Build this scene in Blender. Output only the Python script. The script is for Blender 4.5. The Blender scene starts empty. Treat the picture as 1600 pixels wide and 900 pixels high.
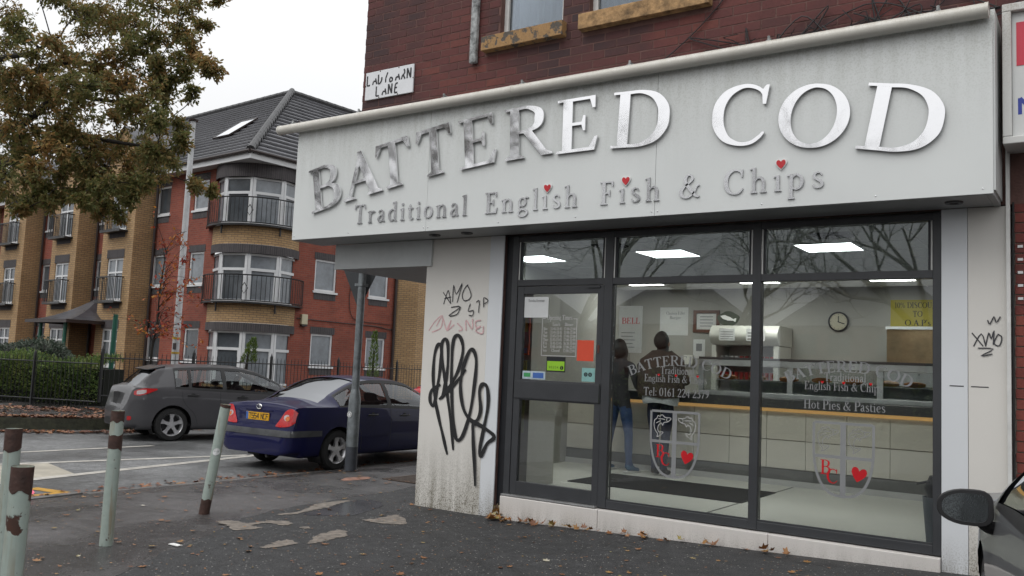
import bpy, bmesh, math, random
import numpy as np
from math import sin, cos, pi, radians, sqrt, atan2, floor
from mathutils import Vector, Matrix

random.seed(7); np.random.seed(7)
SC = bpy.context.scene
COL = SC.collection

# ------------------------------------------------------------------ camera
YAW, PITCH, ROLL = radians(34.4), radians(5.18), radians(2.5)
CAM = Vector((0, 0, 1.57))
_f = Vector((-sin(YAW)*cos(PITCH), cos(YAW)*cos(PITCH), sin(PITCH)))
_r = Vector((cos(YAW), sin(YAW), 0)); _u = _r.cross(_f)
_R = _r*cos(ROLL) + _u*sin(ROLL); _U = -_r*sin(ROLL) + _u*cos(ROLL)
cam_data = bpy.data.cameras.new('camera'); cam = bpy.data.objects.new('camera', cam_data); COL.objects.link(cam)
cam_data.sensor_width = 36; cam_data.lens = 36*1373/1600; cam_data.clip_start = .05; cam_data.clip_end = 2000
cam.matrix_world = Matrix(((_R.x, _U.x, -_f.x, CAM.x), (_R.y, _U.y, -_f.y, CAM.y), (_R.z, _U.z, -_f.z, CAM.z), (0, 0, 0, 1)))
SC.camera = cam

# ------------------------------------------------------------------ overcast sky + soft sun
SUN_EL, SUN_AZ = radians(52), radians(200)      # high, behind the camera's left shoulder
world = bpy.data.worlds.new('World'); SC.world = world; world.use_nodes = True
wn = world.node_tree; wn.nodes.clear()
w_out = wn.nodes.new('ShaderNodeOutputWorld'); w_bg = wn.nodes.new('ShaderNodeBackground')
w_sky = wn.nodes.new('ShaderNodeTexSky'); w_sky.sky_type = 'NISHITA'; w_sky.sun_disc = False
w_sky.sun_elevation = SUN_EL; w_sky.sun_rotation = SUN_AZ; w_sky.dust_density = 5; w_sky.air_density = 1
w_hs = wn.nodes.new('ShaderNodeHueSaturation'); w_hs.inputs['Saturation'].default_value = .12; w_hs.inputs['Value'].default_value = .6
w_co = wn.nodes.new('ShaderNodeTexCoord'); w_sep = wn.nodes.new('ShaderNodeSeparateXYZ')
w_map = wn.nodes.new('ShaderNodeMapRange'); w_map.inputs[1].default_value = 0; w_map.inputs[2].default_value = 1
w_map.inputs[3].default_value = 7.3; w_map.inputs[4].default_value = 18.0      # overcast: the zenith about twice the horizon
w_noi = wn.nodes.new('ShaderNodeTexNoise'); w_noi.inputs['Scale'].default_value = 1.6; w_noi.inputs['Detail'].default_value = 5
w_nm = wn.nodes.new('ShaderNodeMapRange'); w_nm.inputs[3].default_value = .93; w_nm.inputs[4].default_value = 1.07
w_mul = wn.nodes.new('ShaderNodeMath'); w_mul.operation = 'MULTIPLY'
w_cmb = wn.nodes.new('ShaderNodeMixRGB'); w_cmb.blend_type = 'MULTIPLY'; w_cmb.inputs[0].default_value = 1; w_cmb.inputs[1].default_value = (.975, .985, 1.0, 1)
w_mix = wn.nodes.new('ShaderNodeMixRGB'); w_mix.inputs[0].default_value = .85
L = wn.links.new
L(w_co.outputs['Generated'], w_sep.inputs[0]); L(w_sep.outputs['Z'], w_map.inputs[0])
L(w_co.outputs['Generated'], w_noi.inputs['Vector']); L(w_noi.outputs['Fac'], w_nm.inputs[0])
L(w_map.outputs[0], w_mul.inputs[0]); L(w_nm.outputs[0], w_mul.inputs[1]); L(w_mul.outputs[0], w_cmb.inputs[2])
L(w_sky.outputs[0], w_hs.inputs['Color']); L(w_hs.outputs[0], w_mix.inputs[1]); L(w_cmb.outputs[0], w_mix.inputs[2])
L(w_mix.outputs[0], w_bg.inputs['Color']); L(w_bg.outputs[0], w_out.inputs[0])
w_bg.inputs['Strength'].default_value = .1

sun_d = bpy.data.lights.new('sun', 'SUN'); sun_d.energy = .9; sun_d.angle = radians(40); sun_d.color = (1, .985, .96)
sun = bpy.data.objects.new('sun', sun_d); COL.objects.link(sun)
_sd = Vector((sin(SUN_AZ)*cos(SUN_EL), cos(SUN_AZ)*cos(SUN_EL), sin(SUN_EL)))
sun.rotation_euler = (-_sd).to_track_quat('-Z', 'Y').to_euler(); sun.location = (0, -10, 30)

SC.render.engine = 'CYCLES'
SC.cycles.use_denoising = True
SC.cycles.max_bounces = 5; SC.cycles.diffuse_bounces = 3; SC.cycles.glossy_bounces = 3; SC.cycles.transmission_bounces = 2; SC.cycles.transparent_max_bounces = 10
SC.cycles.use_adaptive_sampling = True; SC.cycles.adaptive_threshold = .02
SC.cycles.caustics_reflective = False; SC.cycles.caustics_refractive = False
SC.cycles.sample_clamp_indirect = 6
SC.view_settings.view_transform = 'Standard'; SC.view_settings.look = 'None'
SC.view_settings.exposure = 0.14; SC.view_settings.gamma = 1

# ------------------------------------------------------------------ helpers
WM = {}          # world matrix of every object we parent things to

def tag(o, label=None, cat=None, group=None, kind=None):
    if label: o['label'] = label
    if cat: o['category'] = cat
    if group: o['group'] = group
    if kind: o['kind'] = kind
    return o

def thing(name, label, cat, loc=(0, 0, 0), rotz=0., group=None):
    o = bpy.data.objects.new(name, None); COL.objects.link(o); o.empty_display_size = .2
    o.location = loc; o.rotation_euler = (0, 0, rotz)
    WM[o] = Matrix.Translation(loc) @ Matrix.Rotation(rotz, 4, 'Z')
    return tag(o, label, cat, group)

class MB:
    """collects geometry for ONE mesh"""
    def __init__(s): s.v = []; s.f = []; s.uv = {}; s.mi = []
    def add(s, vs, fs, uvs=None, m=0):
        n = len(s.v); s.v += [tuple(p) for p in vs]
        for k, f in enumerate(fs):
            if uvs: s.uv[len(s.f)] = uvs[k]
            s.f.append(tuple(i+n for i in f)); s.mi.append(m)
        return s
    def box(s, x0, y0, z0, x1, y1, z1, M=None, m=0):
        vs = [(x0,y0,z0),(x1,y0,z0),(x1,y1,z0),(x0,y1,z0),(x0,y0,z1),(x1,y0,z1),(x1,y1,z1),(x0,y1,z1)]
        if M: vs = [M @ Vector(p) for p in vs]
        return s.add(vs, [(0,3,2,1),(4,5,6,7),(0,1,5,4),(1,2,6,5),(2,3,7,6),(3,0,4,7)], m=m)
    def cyl(s, p0, p1, r0, r1=None, n=12, caps=True, m=0):
        p0, p1 = Vector(p0), Vector(p1); r1 = r0 if r1 is None else r1
        d = (p1-p0).normalized(); a = d.orthogonal().normalized(); b = d.cross(a)
        vs = []
        for p, r in ((p0, r0), (p1, r1)):
            for i in range(n):
                t = 2*pi*i/n; vs.append(p + a*(r*cos(t)) + b*(r*sin(t)))
        fs = [(i, (i+1) % n, n+(i+1) % n, n+i) for i in range(n)]
        if caps: fs += [tuple(range(n-1, -1, -1)), tuple(range(n, 2*n))]
        return s.add(vs, fs, m=m)
    def tube(s, pts, r, n=8, m=0, caps=True):
        pts = [Vector(p) for p in pts]; rs = r if isinstance(r, (list, tuple)) else [r]*len(pts)
        vs = []; prev = None
        for i, p in enumerate(pts):
            d = (pts[min(i+1, len(pts)-1)] - pts[max(i-1, 0)]).normalized()
            a = d.orthogonal().normalized() if prev is None else (prev - d*prev.dot(d)).normalized()
            prev = a; b = d.cross(a)
            for k in range(n):
                t = 2*pi*k/n; vs.append(p + a*(rs[i]*cos(t)) + b*(rs[i]*sin(t)))
        fs = [(i*n+k, i*n+(k+1) % n, (i+1)*n+(k+1) % n, (i+1)*n+k) for i in range(len(pts)-1) for k in range(n)]
        if caps: fs += [tuple(range(n-1, -1, -1)), tuple(range((len(pts)-1)*n, len(pts)*n))]
        return s.add(vs, fs, m=m)
    def lathe(s, prof, n=24, c=(0, 0, 0), ax='Z', m=0):
        vs = []
        for (r, h) in prof:
            for i in range(n):
                t = 2*pi*i/n; p = (r*cos(t), r*sin(t), h)
                if ax == 'Y': p = (p[0], p[2], p[1])
                vs.append((p[0]+c[0], p[1]+c[1], p[2]+c[2]))
        k = len(prof)
        fs = [(j*n+i, j*n+(i+1) % n, (j+1)*n+(i+1) % n, (j+1)*n+i) for j in range(k-1) for i in range(n)]
        return s.add(vs, fs, m=m)
    def prism(s, poly, a, b, fn, m=0):
        """poly: 2-D outline, fn(u,v,w)->3-D; extruded from w=a to w=b"""
        n = len(poly)
        vs = [fn(u, v, a) for u, v in poly] + [fn(u, v, b) for u, v in poly]
        fs = [tuple(range(n-1, -1, -1)), tuple(range(n, 2*n))] + [(i, (i+1) % n, n+(i+1) % n, n+i) for i in range(n)]
        return s.add(vs, fs, m=m)
    def quad(s, a, b, c, d, uv=None, m=0): return s.add([a, b, c, d], [(0, 1, 2, 3)], [uv] if uv else None, m=m)
    def mesh(s, name, mats, smooth=False, M=None):
        me = bpy.data.meshes.new(name)
        vs = s.v if M is None else [M @ Vector(p) for p in s.v]
        me.from_pydata(vs, [], s.f)
        mats = mats if isinstance(mats, (list, tuple)) else [mats]
        for x in mats: me.materials.append(x)
        if len(mats) > 1:
            me.polygons.foreach_set('material_index', s.mi)
        if s.uv:
            ul = me.uv_layers.new(name='UVMap')
            for i, p in enumerate(me.polygons):
                u = s.uv.get(i)
                if u:
                    for li, q in zip(p.loop_indices, u): ul.data[li].uv = q
        if smooth: me.polygons.foreach_set('use_smooth', [True]*len(me.polygons))
        me.update()
        return me
    def obj(s, name, mats, parent=None, smooth=False, bevel=0, **t):
        M = None
        if parent is not None: M = WM[parent].inverted()
        me = s.mesh(name, mats, smooth, M)
        if smooth: autosmooth(me)
        o = bpy.data.objects.new(name, me); COL.objects.link(o)
        if parent is not None: o.parent = parent
        WM[o] = WM[parent] if parent is not None else Matrix()
        if bevel:
            b = o.modifiers.new('bevel', 'BEVEL'); b.width = bevel; b.segments = 2; b.limit_method = 'ANGLE'
        return tag(o, **t) if t else o

def autosmooth(me, ang=radians(38)):
    bm = bmesh.new(); bm.from_mesh(me)
    for e in bm.edges:
        if len(e.link_faces) == 2 and e.calc_face_angle(0) > ang: e.smooth = False
    bm.to_mesh(me); bm.free()

def place(name, me, parent, M=None):
    """another object that shares a mesh"""
    o = bpy.data.objects.new(name, me); COL.objects.link(o)
    if parent is not None: o.parent = parent
    WM[o] = WM.get(parent, Matrix()) if parent is not None else Matrix()
    if M is not None: o.matrix_local = M
    return o

def copy_tree(o, parent=None):
    c = o.copy(); COL.objects.link(c); c.parent = parent
    for ch in o.children: copy_tree(ch, c)
    return c

def catmull(pts, n=6, closed=False):
    P = [np.array(p, float) for p in pts]; out = []; N = len(P)
    rng = range(N) if closed else range(N-1)
    for i in rng:
        a = P[(i-1) % N] if closed else P[max(i-1, 0)]; b = P[i]; c = P[(i+1) % N]; d = P[(i+2) % N] if closed else P[min(i+2, N-1)]
        for k in range(n):
            t = k/n
            out.append(.5*((2*b) + (-a+c)*t + (2*a-5*b+4*c-d)*t*t + (-a+3*b-3*c+d)*t**3))
    if not closed: out.append(P[-1])
    return out

def gz(x, y=0):
    """height of the pavement: it climbs gently to the right along the shop front"""
    return .033*max(0., min(x, 3.)+5.4)

# ------------------------------------------------------------------ materials
MATS = {}
def nodes_of(name):
    m = bpy.data.materials.new(name); m.use_nodes = True; nt = m.node_tree
    return m, nt, nt.nodes['Principled BSDF']
def nn(nt, typ, **kw):
    n = nt.nodes.new(typ)
    for k, v in kw.items():
        if k in n.inputs.keys(): n.inputs[k].default_value = v
        else: setattr(n, k, v)
    return n
def c4(c, k=1.): return (min(c[0]*k, 1), min(c[1]*k, 1), min(c[2]*k, 1), 1)
def srgb(r, g, b):
    f = lambda v: (v/255/12.92) if v/255 <= .04045 else ((v/255+.055)/1.055)**2.4
    return (f(r), f(g), f(b))

def mk(name, col, rough=.6, metal=0., var=.12, vs=3., bump=0., bs=60., spec=.5, coat=0., emit=0., rvar=0.):
    if name in MATS: return MATS[name]
    m, nt, b = nodes_of(name)
    co = nn(nt, 'ShaderNodeTexCoord')
    if var > 0:
        t = nn(nt, 'ShaderNodeTexNoise', Scale=vs, Detail=6., Roughness=.65)
        nt.links.new(co.outputs['Object'], t.inputs['Vector'])
        mx = nn(nt, 'ShaderNodeMixRGB'); mx.inputs[1].default_value = c4(col, 1-var); mx.inputs[2].default_value = c4(col, 1+var)
        cr = nn(nt, 'ShaderNodeMapRange'); cr.inputs[1].default_value = .3; cr.inputs[2].default_value = .7
        nt.links.new(t.outputs['Fac'], cr.inputs[0]); nt.links.new(cr.outputs[0], mx.inputs[0]); nt.links.new(mx.outputs[0], b.inputs['Base Color'])
        if rvar:
            r2 = nn(nt, 'ShaderNodeMapRange'); r2.inputs[3].default_value = max(rough-rvar, .02); r2.inputs[4].default_value = rough+rvar
            nt.links.new(cr.outputs[0], r2.inputs[0]); nt.links.new(r2.outputs[0], b.inputs['Roughness'])
    else: b.inputs['Base Color'].default_value = c4(col)
    if not rvar: b.inputs['Roughness'].default_value = rough
    b.inputs['Metallic'].default_value = metal; b.inputs['Specular IOR Level'].default_value = spec
    b.inputs['Coat Weight'].default_value = coat; b.inputs['Coat Roughness'].default_value = .04
    if bump:
        t2 = nn(nt, 'ShaderNodeTexNoise', Scale=bs, Detail=4.)
        nt.links.new(co.outputs['Object'], t2.inputs['Vector'])
        bp = nn(nt, 'ShaderNodeBump', Strength=bump, Distance=.01)
        nt.links.new(t2.outputs['Fac'], bp.inputs['Height']); nt.links.new(bp.outputs[0], b.inputs['Normal'])
    if emit:
        b.inputs['Emission Color'].default_value = c4(col); b.inputs['Emission Strength'].default_value = emit
    MATS[name] = m
    return m

def glass(name, tint=(.9, .93, .92), ior=1.5, rough=.0, refl=1.):
    m = bpy.data.materials.new(name); m.use_nodes = True; nt = m.node_tree; nt.nodes.clear()
    o = nn(nt, 'ShaderNodeOutputMaterial'); tr = nn(nt, 'ShaderNodeBsdfTransparent'); gl = nn(nt, 'ShaderNodeBsdfGlossy')
    tr.inputs[0].default_value = c4(tint); gl.inputs['Roughness'].default_value = rough; gl.inputs[0].default_value = (.95*refl, .97*refl, refl, 1)
    fr = nn(nt, 'ShaderNodeFresnel'); fr.inputs['IOR'].default_value = ior
    ns = nn(nt, 'ShaderNodeTexNoise', Scale=.9, Detail=1.); bp = nn(nt, 'ShaderNodeBump', Strength=.012, Distance=.05)
    co = nn(nt, 'ShaderNodeTexCoord'); nt.links.new(co.outputs['Object'], ns.inputs['Vector']); nt.links.new(ns.outputs['Fac'], bp.inputs['Height'])
    nt.links.new(bp.outputs[0], gl.inputs['Normal'])
    ad = nn(nt, 'ShaderNodeMath', operation='MULTIPLY'); ad.inputs[1].default_value = 1.55; ad.use_clamp = True
    mx = nn(nt, 'ShaderNodeMixShader')
    nt.links.new(fr.outputs[0], ad.inputs[0]); nt.links.new(ad.outputs[0], mx.inputs[0]); nt.links.new(tr.outputs[0], mx.inputs[1]); nt.links.new(gl.outputs[0], mx.inputs[2])
    nt.links.new(mx.outputs[0], o.inputs[0])
    return m

def brickmat(name, c1, c2, mortar, bw=.225, bh=.075, rough=.85, ms=.009, dirt=.35, bump=.4):
    """brick courses from the mesh's UV map, which is in metres"""
    m, nt, b = nodes_of(name)
    uv = nn(nt, 'ShaderNodeUVMap')
    t = nn(nt, 'ShaderNodeTexBrick', offset=.5, offset_frequency=2)
    t.inputs['Scale'].default_value = 1; t.inputs['Brick Width'].default_value = bw; t.inputs['Row Height'].default_value = bh
    t.inputs['Mortar Size'].default_value = ms; t.inputs['Mortar Smooth'].default_value = .2; t.inputs['Bias'].default_value = 0
    t.inputs['Color1'].default_value = c4(c1); t.inputs['Color2'].default_value = c4(c2); t.inputs['Mortar'].default_value = c4(mortar)
    nt.links.new(uv.outputs[0], t.inputs['Vector'])
    ns = nn(nt, 'ShaderNodeTexNoise', Scale=.8, Detail=8., Roughness=.7)
    co = nn(nt, 'ShaderNodeTexCoord'); nt.links.new(co.outputs['Object'], ns.inputs['Vector'])
    mr = nn(nt, 'ShaderNodeMapRange'); mr.inputs[1].default_value = .3; mr.inputs[2].default_value = .7; mr.inputs[3].default_value = 1-dirt; mr.inputs[4].default_value = 1+dirt*.5
    nt.links.new(ns.outputs['Fac'], mr.inputs[0])
    mx = nn(nt, 'ShaderNodeMixRGB', blend_type='MULTIPLY'); mx.inputs[0].default_value = 1
    nt.links.new(t.outputs['Color'], mx.inputs[1]); nt.links.new(mr.outputs[0], mx.inputs[2]); nt.links.new(mx.outputs[0], b.inputs['Base Color'])
    inv = nn(nt, 'ShaderNodeMath', operation='SUBTRACT'); inv.inputs[0].default_value = 1; nt.links.new(t.outputs['Fac'], inv.inputs[1])
    bp = nn(nt, 'ShaderNodeBump', Strength=bump, Distance=.01); nt.links.new(inv.outputs[0], bp.inputs['Height']); nt.links.new(bp.outputs[0], b.inputs['Normal'])
    b.inputs['Roughness'].default_value = rough
    MATS[name] = m
    return m

def cellbrick(name, cols, L_, H_, ax=0, x0=0., z0=0., rough=.8):
    """one colour per laid brick, from its place in the bond (world position)"""
    m, nt, b = nodes_of(name)
    ge = nn(nt, 'ShaderNodeNewGeometry'); sp = nn(nt, 'ShaderNodeSeparateXYZ'); nt.links.new(ge.outputs['Position'], sp.inputs[0])
    def math(op, a, bb):
        n = nn(nt, 'ShaderNodeMath', operation=op)
        for i, q in enumerate((a, bb)):
            if q is None: continue
            if isinstance(q, (int, float)): n.inputs[i].default_value = q
            else: nt.links.new(q, n.inputs[i])
        return n.outputs[0]
    row = math('FLOOR', math('DIVIDE', math('SUBTRACT', sp.outputs[2], z0), H_), None)
    half = math('MULTIPLY', math('MODULO', row, 2), .5)
    col = math('FLOOR', math('ADD', math('DIVIDE', math('SUBTRACT', sp.outputs[ax], x0), L_), half), None)
    cv = nn(nt, 'ShaderNodeCombineXYZ'); nt.links.new(row, cv.inputs[0]); nt.links.new(col, cv.inputs[1])
    wnz = nn(nt, 'ShaderNodeTexWhiteNoise'); nt.links.new(cv.outputs[0], wnz.inputs['Vector'])
    lo = nn(nt, 'ShaderNodeTexNoise', Scale=1.1, Detail=3.); nt.links.new(ge.outputs['Position'], lo.inputs['Vector'])
    lo2 = nn(nt, 'ShaderNodeMapRange'); lo2.inputs[1].default_value = .35; lo2.inputs[2].default_value = .65; nt.links.new(lo.outputs['Fac'], lo2.inputs[0])
    fac = math('ADD', math('MULTIPLY', wnz.outputs['Value'], .42), math('MULTIPLY', lo2.outputs[0], .58))
    rp = nn(nt, 'ShaderNodeValToRGB'); e = rp.color_ramp.elements
    for i, (p, c) in enumerate(cols):
        el = e[i] if i < 2 else e.new(p)
        el.position = p; el.color = c4(c)
    nt.links.new(fac, rp.inputs[0])
    fine = nn(nt, 'ShaderNodeTexNoise', Scale=35., Detail=6.); nt.links.new(ge.outputs['Position'], fine.inputs['Vector'])
    fr = nn(nt, 'ShaderNodeMapRange'); fr.inputs[3].default_value = .7; fr.inputs[4].default_value = 1.3; nt.links.new(fine.outputs['Fac'], fr.inputs[0])
    mx = nn(nt, 'ShaderNodeMixRGB', blend_type='MULTIPLY'); mx.inputs[0].default_value = 1
    nt.links.new(rp.outputs[0], mx.inputs[1]); nt.links.new(fr.outputs[0], mx.inputs[2]); nt.links.new(mx.outputs[0], b.inputs['Base Color'])
    bp = nn(nt, 'ShaderNodeBump', Strength=.35, Distance=.004); nt.links.new(fine.outputs['Fac'], bp.inputs['Height']); nt.links.new(bp.outputs[0], b.inputs['Normal'])
    b.inputs['Roughness'].default_value = rough
    return m

def leafmat(name, stops, sat_noise=1.2, trans=.25, rough=.6):
    m, nt, b = nodes_of(name)
    ge = nn(nt, 'ShaderNodeNewGeometry')
    ns = nn(nt, 'ShaderNodeTexNoise', Scale=sat_noise, Detail=3.); nt.links.new(ge.outputs['Position'], ns.inputs['Vector'])
    mr = nn(nt, 'ShaderNodeMapRange'); mr.inputs[1].default_value = .32; mr.inputs[2].default_value = .68; nt.links.new(ns.outputs['Fac'], mr.inputs[0])
    a = nn(nt, 'ShaderNodeMath', operation='MULTIPLY'); a.inputs[1].default_value = .55; nt.links.new(ge.outputs['Random Per Island'], a.inputs[0])
    c = nn(nt, 'ShaderNodeMath', operation='MULTIPLY'); c.inputs[1].default_value = .45; nt.links.new(mr.outputs[0], c.inputs[0])
    d = nn(nt, 'ShaderNodeMath', operation='ADD'); nt.links.new(a.outputs[0], d.inputs[0]); nt.links.new(c.outputs[0], d.inputs[1])
    rp = nn(nt, 'ShaderNodeValToRGB'); e = rp.color_ramp.elements
    for i, (p, q) in enumerate(stops):
        el = e[i] if i < 2 else e.new(p)
        el.position = p; el.color = c4(q)
    nt.links.new(d.outputs[0], rp.inputs[0]); nt.links.new(rp.outputs[0], b.inputs['Base Color'])
    b.inputs['Roughness'].default_value = rough
    if trans:
        o = nt.nodes['Material Output']; tl = nn(nt, 'ShaderNodeBsdfTranslucent'); nt.links.new(rp.outputs[0], tl.inputs[0])
        mx = nn(nt, 'ShaderNodeMixShader'); mx.inputs[0].default_value = trans
        nt.links.new(b.outputs[0], mx.inputs[1]); nt.links.new(tl.outputs[0], mx.inputs[2]); nt.links.new(mx.outputs[0], o.inputs[0])
    return m
# ------------------------------------------------------------------ ground, road, pavements
from mathutils.geometry import delaunay_2d_cdt
def sheet(outline, zf, step=None, extra=()):
    """triangulated sheet over a 2-D outline, height from zf(x,y)"""
    vs = [Vector(p) for p in outline]; n = len(vs)
    if step:
        xs = [p[0] for p in outline]; ys = [p[1] for p in outline]
        x = min(xs)+step*.5
        while x < max(xs):
            y = min(ys)+step*.5
            while y < max(ys):
                vs.append(Vector((x+random.uniform(-.1, .1)*step, y+random.uniform(-.1, .1)*step))); y += step
            x += step
    vs += [Vector(p) for p in extra]
    r = delaunay_2d_cdt(vs, [], [list(range(n))], 1, 1e-5)
    m = MB()
    fs = []
    for f in r[2]:
        a, b, c = (r[0][i] for i in f[:3])
        if (b-a).cross(c-a) < 0: f = f[::-1]
        fs.append(tuple(f))
    m.add([(p.x, p.y, zf(p.x, p.y)) for p in r[0]], fs)
    return m

def tarmac(name, base, fleck=.0, fcol=(.35, .33, .3), wet=.5, rlo=.12, rhi=.6, tint=None):
    m, nt, b = nodes_of(name); b.inputs['Specular IOR Level'].default_value = .35
    ge = nn(nt, 'ShaderNodeNewGeometry')
    big = nn(nt, 'ShaderNodeTexNoise', Scale=.55, Detail=6., Roughness=.6); mid = nn(nt, 'ShaderNodeTexNoise', Scale=7., Detail=6., Roughness=.7)
    fine = nn(nt, 'ShaderNodeTexNoise', Scale=95., Detail=3.); vo = nn(nt, 'ShaderNodeTexVoronoi', Scale=30., feature='F1')
    for n in (big, mid, fine, vo): nt.links.new(ge.outputs['Position'], n.inputs['Vector'])
    wetm = nn(nt, 'ShaderNodeMapRange'); wetm.inputs[1].default_value = wet-.09; wetm.inputs[2].default_value = wet+.09
    nt.links.new(big.outputs['Fac'], wetm.inputs[0])
    c1 = nn(nt, 'ShaderNodeMixRGB'); c1.inputs[1].default_value = c4(base, .62); c1.inputs[2].default_value = c4(base, 1.25); nt.links.new(wetm.outputs[0], c1.inputs[0])
    c2 = nn(nt, 'ShaderNodeMixRGB', blend_type='MULTIPLY'); c2.inputs[0].default_value = 1
    mm = nn(nt, 'ShaderNodeMapRange'); mm.inputs[1].default_value = .25; mm.inputs[2].default_value = .75; mm.inputs[3].default_value = .6; mm.inputs[4].default_value = 1.4
    nt.links.new(mid.outputs['Fac'], mm.inputs[0]); nt.links.new(c1.outputs[0], c2.inputs[1]); nt.links.new(mm.outputs[0], c2.inputs[2])
    c3 = nn(nt, 'ShaderNodeMixRGB', blend_type='MULTIPLY'); c3.inputs[0].default_value = 1
    fm = nn(nt, 'ShaderNodeMapRange'); fm.inputs[1].default_value = .3; fm.inputs[2].default_value = .7; fm.inputs[3].default_value = .3; fm.inputs[4].default_value = 1.8
    nt.links.new(fine.outputs['Fac'], fm.inputs[0]); nt.links.new(c2.outputs[0], c3.inputs[1]); nt.links.new(fm.outputs[0], c3.inputs[2])
    last = c3
    if fleck:
        # scattered pale chips, litter and gum
        lt = nn(nt, 'ShaderNodeMath', operation='LESS_THAN'); lt.inputs[1].default_value = fleck; nt.links.new(vo.outputs['Distance'], lt.inputs[0])
        sp = nn(nt, 'ShaderNodeSeparateColor'); nt.links.new(vo.outputs['Color'], sp.inputs[0])
        gt = nn(nt, 'ShaderNodeMath', operation='GREATER_THAN'); gt.inputs[1].default_value = .74; nt.links.new(sp.outputs[0], gt.inputs[0])
        mu = nn(nt, 'ShaderNodeMath', operation='MULTIPLY'); nt.links.new(lt.outputs[0], mu.inputs[0]); nt.links.new(gt.outputs[0], mu.inputs[1])
        c5 = nn(nt, 'ShaderNodeMixRGB'); c5.inputs[2].default_value = c4(fcol); nt.links.new(mu.outputs[0], c5.inputs[0]); nt.links.new(last.outputs[0], c5.inputs[1]); last = c5
    nt.links.new(last.outputs[0], b.inputs['Base Color'])
    rr = nn(nt, 'ShaderNodeMapRange'); rr.inputs[3].default_value = rlo; rr.inputs[4].default_value = rhi; nt.links.new(wetm.outputs[0], rr.inputs[0]); nt.links.new(rr.outputs[0], b.inputs['Roughness'])
    bp = nn(nt, 'ShaderNodeBump', Strength=.9, Distance=.008); nt.links.new(fine.outputs['Fac'], bp.inputs['Height']); nt.links.new(bp.outputs[0], b.inputs['Normal'])
    return m

M_road = tarmac('road_asphalt', (.125, .127, .128), fleck=.10, wet=.5, rlo=.34, rhi=.62)
M_fore = tarmac('forecourt_tarmac', (.030, .030, .031), fleck=.2, fcol=(.30, .29, .27), wet=.45, rlo=.45, rhi=.75)
M_pave = tarmac('pavement_tarmac', (.066, .062, .062), fleck=.17, fcol=(.3, .28, .25), wet=.55, rlo=.2, rhi=.6)
M_earth = mk('earth', (.06, .045, .03), .9, var=.4, vs=.5, bump=.5, bs=12)
M_path = tarmac('far_path_tarmac', (.06, .056, .056), fleck=.15, wet=.55, rlo=.12, rhi=.4)

g = MB(); g.quad((-400, -400, -.14), (400, -400, -.14), (400, 400, -.14), (-400, 400, -.14))
ground = g.obj('ground', M_earth, kind='structure')

ROAD_Z = -.1
# the lane (left of the shop, running away from the camera) and the main road in front
road = sheet([(-9.6, 90), (-17.4, 90), (-17.4, 10.2), (-18.3, 8.2), (-20.6, 6.4), (-24, 5.2), (-90, 5.2), (-90, -9), (60, -9), (60, -1.2), (-2, -1.2), (-6, .4), (-8.7, 3.0), (-9.65, 5.5), (-9.6, 8)],
             lambda x, y: ROAD_Z).obj('road', M_road, kind='structure')

def pz(x, y):
    z = gz(x)
    if x < -8.9: z -= .088*min(1, (-8.9-x)/.85)
    return z
kerbline = catmull([(-9.72, 60), (-9.72, 30), (-9.72, 12), (-9.74, 8), (-9.8, 5.9), (-9.3, 4.0), (-8.2, 2.3), (-6, .5), (-3, -.8), (0, -1.25), (6, -1.3), (30, -1.3)], 6)
inner = [(p[0]+0, p[1]+0) for p in kerbline]
edge = [(-6.1, 4.2), (-6.38, 4.75), (-6.62, 5.2), (-6.97, 5.78), (-7.15, 6.3), (-7.2, 6.8), (-7.24, 7.49), (-7.3, 8.2), (-7.45, 9.0)]
pave = sheet([tuple(p) for p in inner] + [(30, 7.7), (-5.3, 7.7), (-6.3, 9.2), (-6.3, 60)], pz, extra=[(-5.4, -1+y*.2) for y in range(0, 44)] + [(-8.9, y*.5) for y in range(6, 80)] + [(3, -1+y*.4) for y in range(0, 21)]).obj('pavement', M_pave, kind='structure')
fore_edge = [(3, 1.4), (0, .6), (-3, 1.0), (-4.9, 2.3)] + [tuple(q) for q in catmull(edge, 3)]
fore_edge = [(p[0]+.03*sin(i*2.3), p[1]+.03*cos(i*1.7)) for i, p in enumerate(fore_edge)]
fore = sheet(fore_edge + [(-6.3, 9.0), (-6.3, 7.75), (3, 7.75)], lambda x, y: gz(x)+.006, extra=[(-5.4, 2.6+y*.2) for y in range(0, 26)]).obj('forecourt', M_fore, kind='structure')

# kerb stones along the lane
M_kerb = mk('kerb_concrete', (.115, .11, .105), .55, var=.35, vs=4, bump=.4, bs=40, rvar=.2)
ks = MB().box(-.06, 0, -.12, .07, .9, .0).mesh('kerb_stone', M_kerb)
for i in range(26):
    y = 4.9+i*.915
    o = place('kerb_stone', ks, pave, Matrix.Translation((-9.76 - .04*max(0, 6-y)**1.2, y, -.083)) @ Matrix.Rotation(radians(7*max(0, 6-y)), 4, 'Z'))

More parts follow.
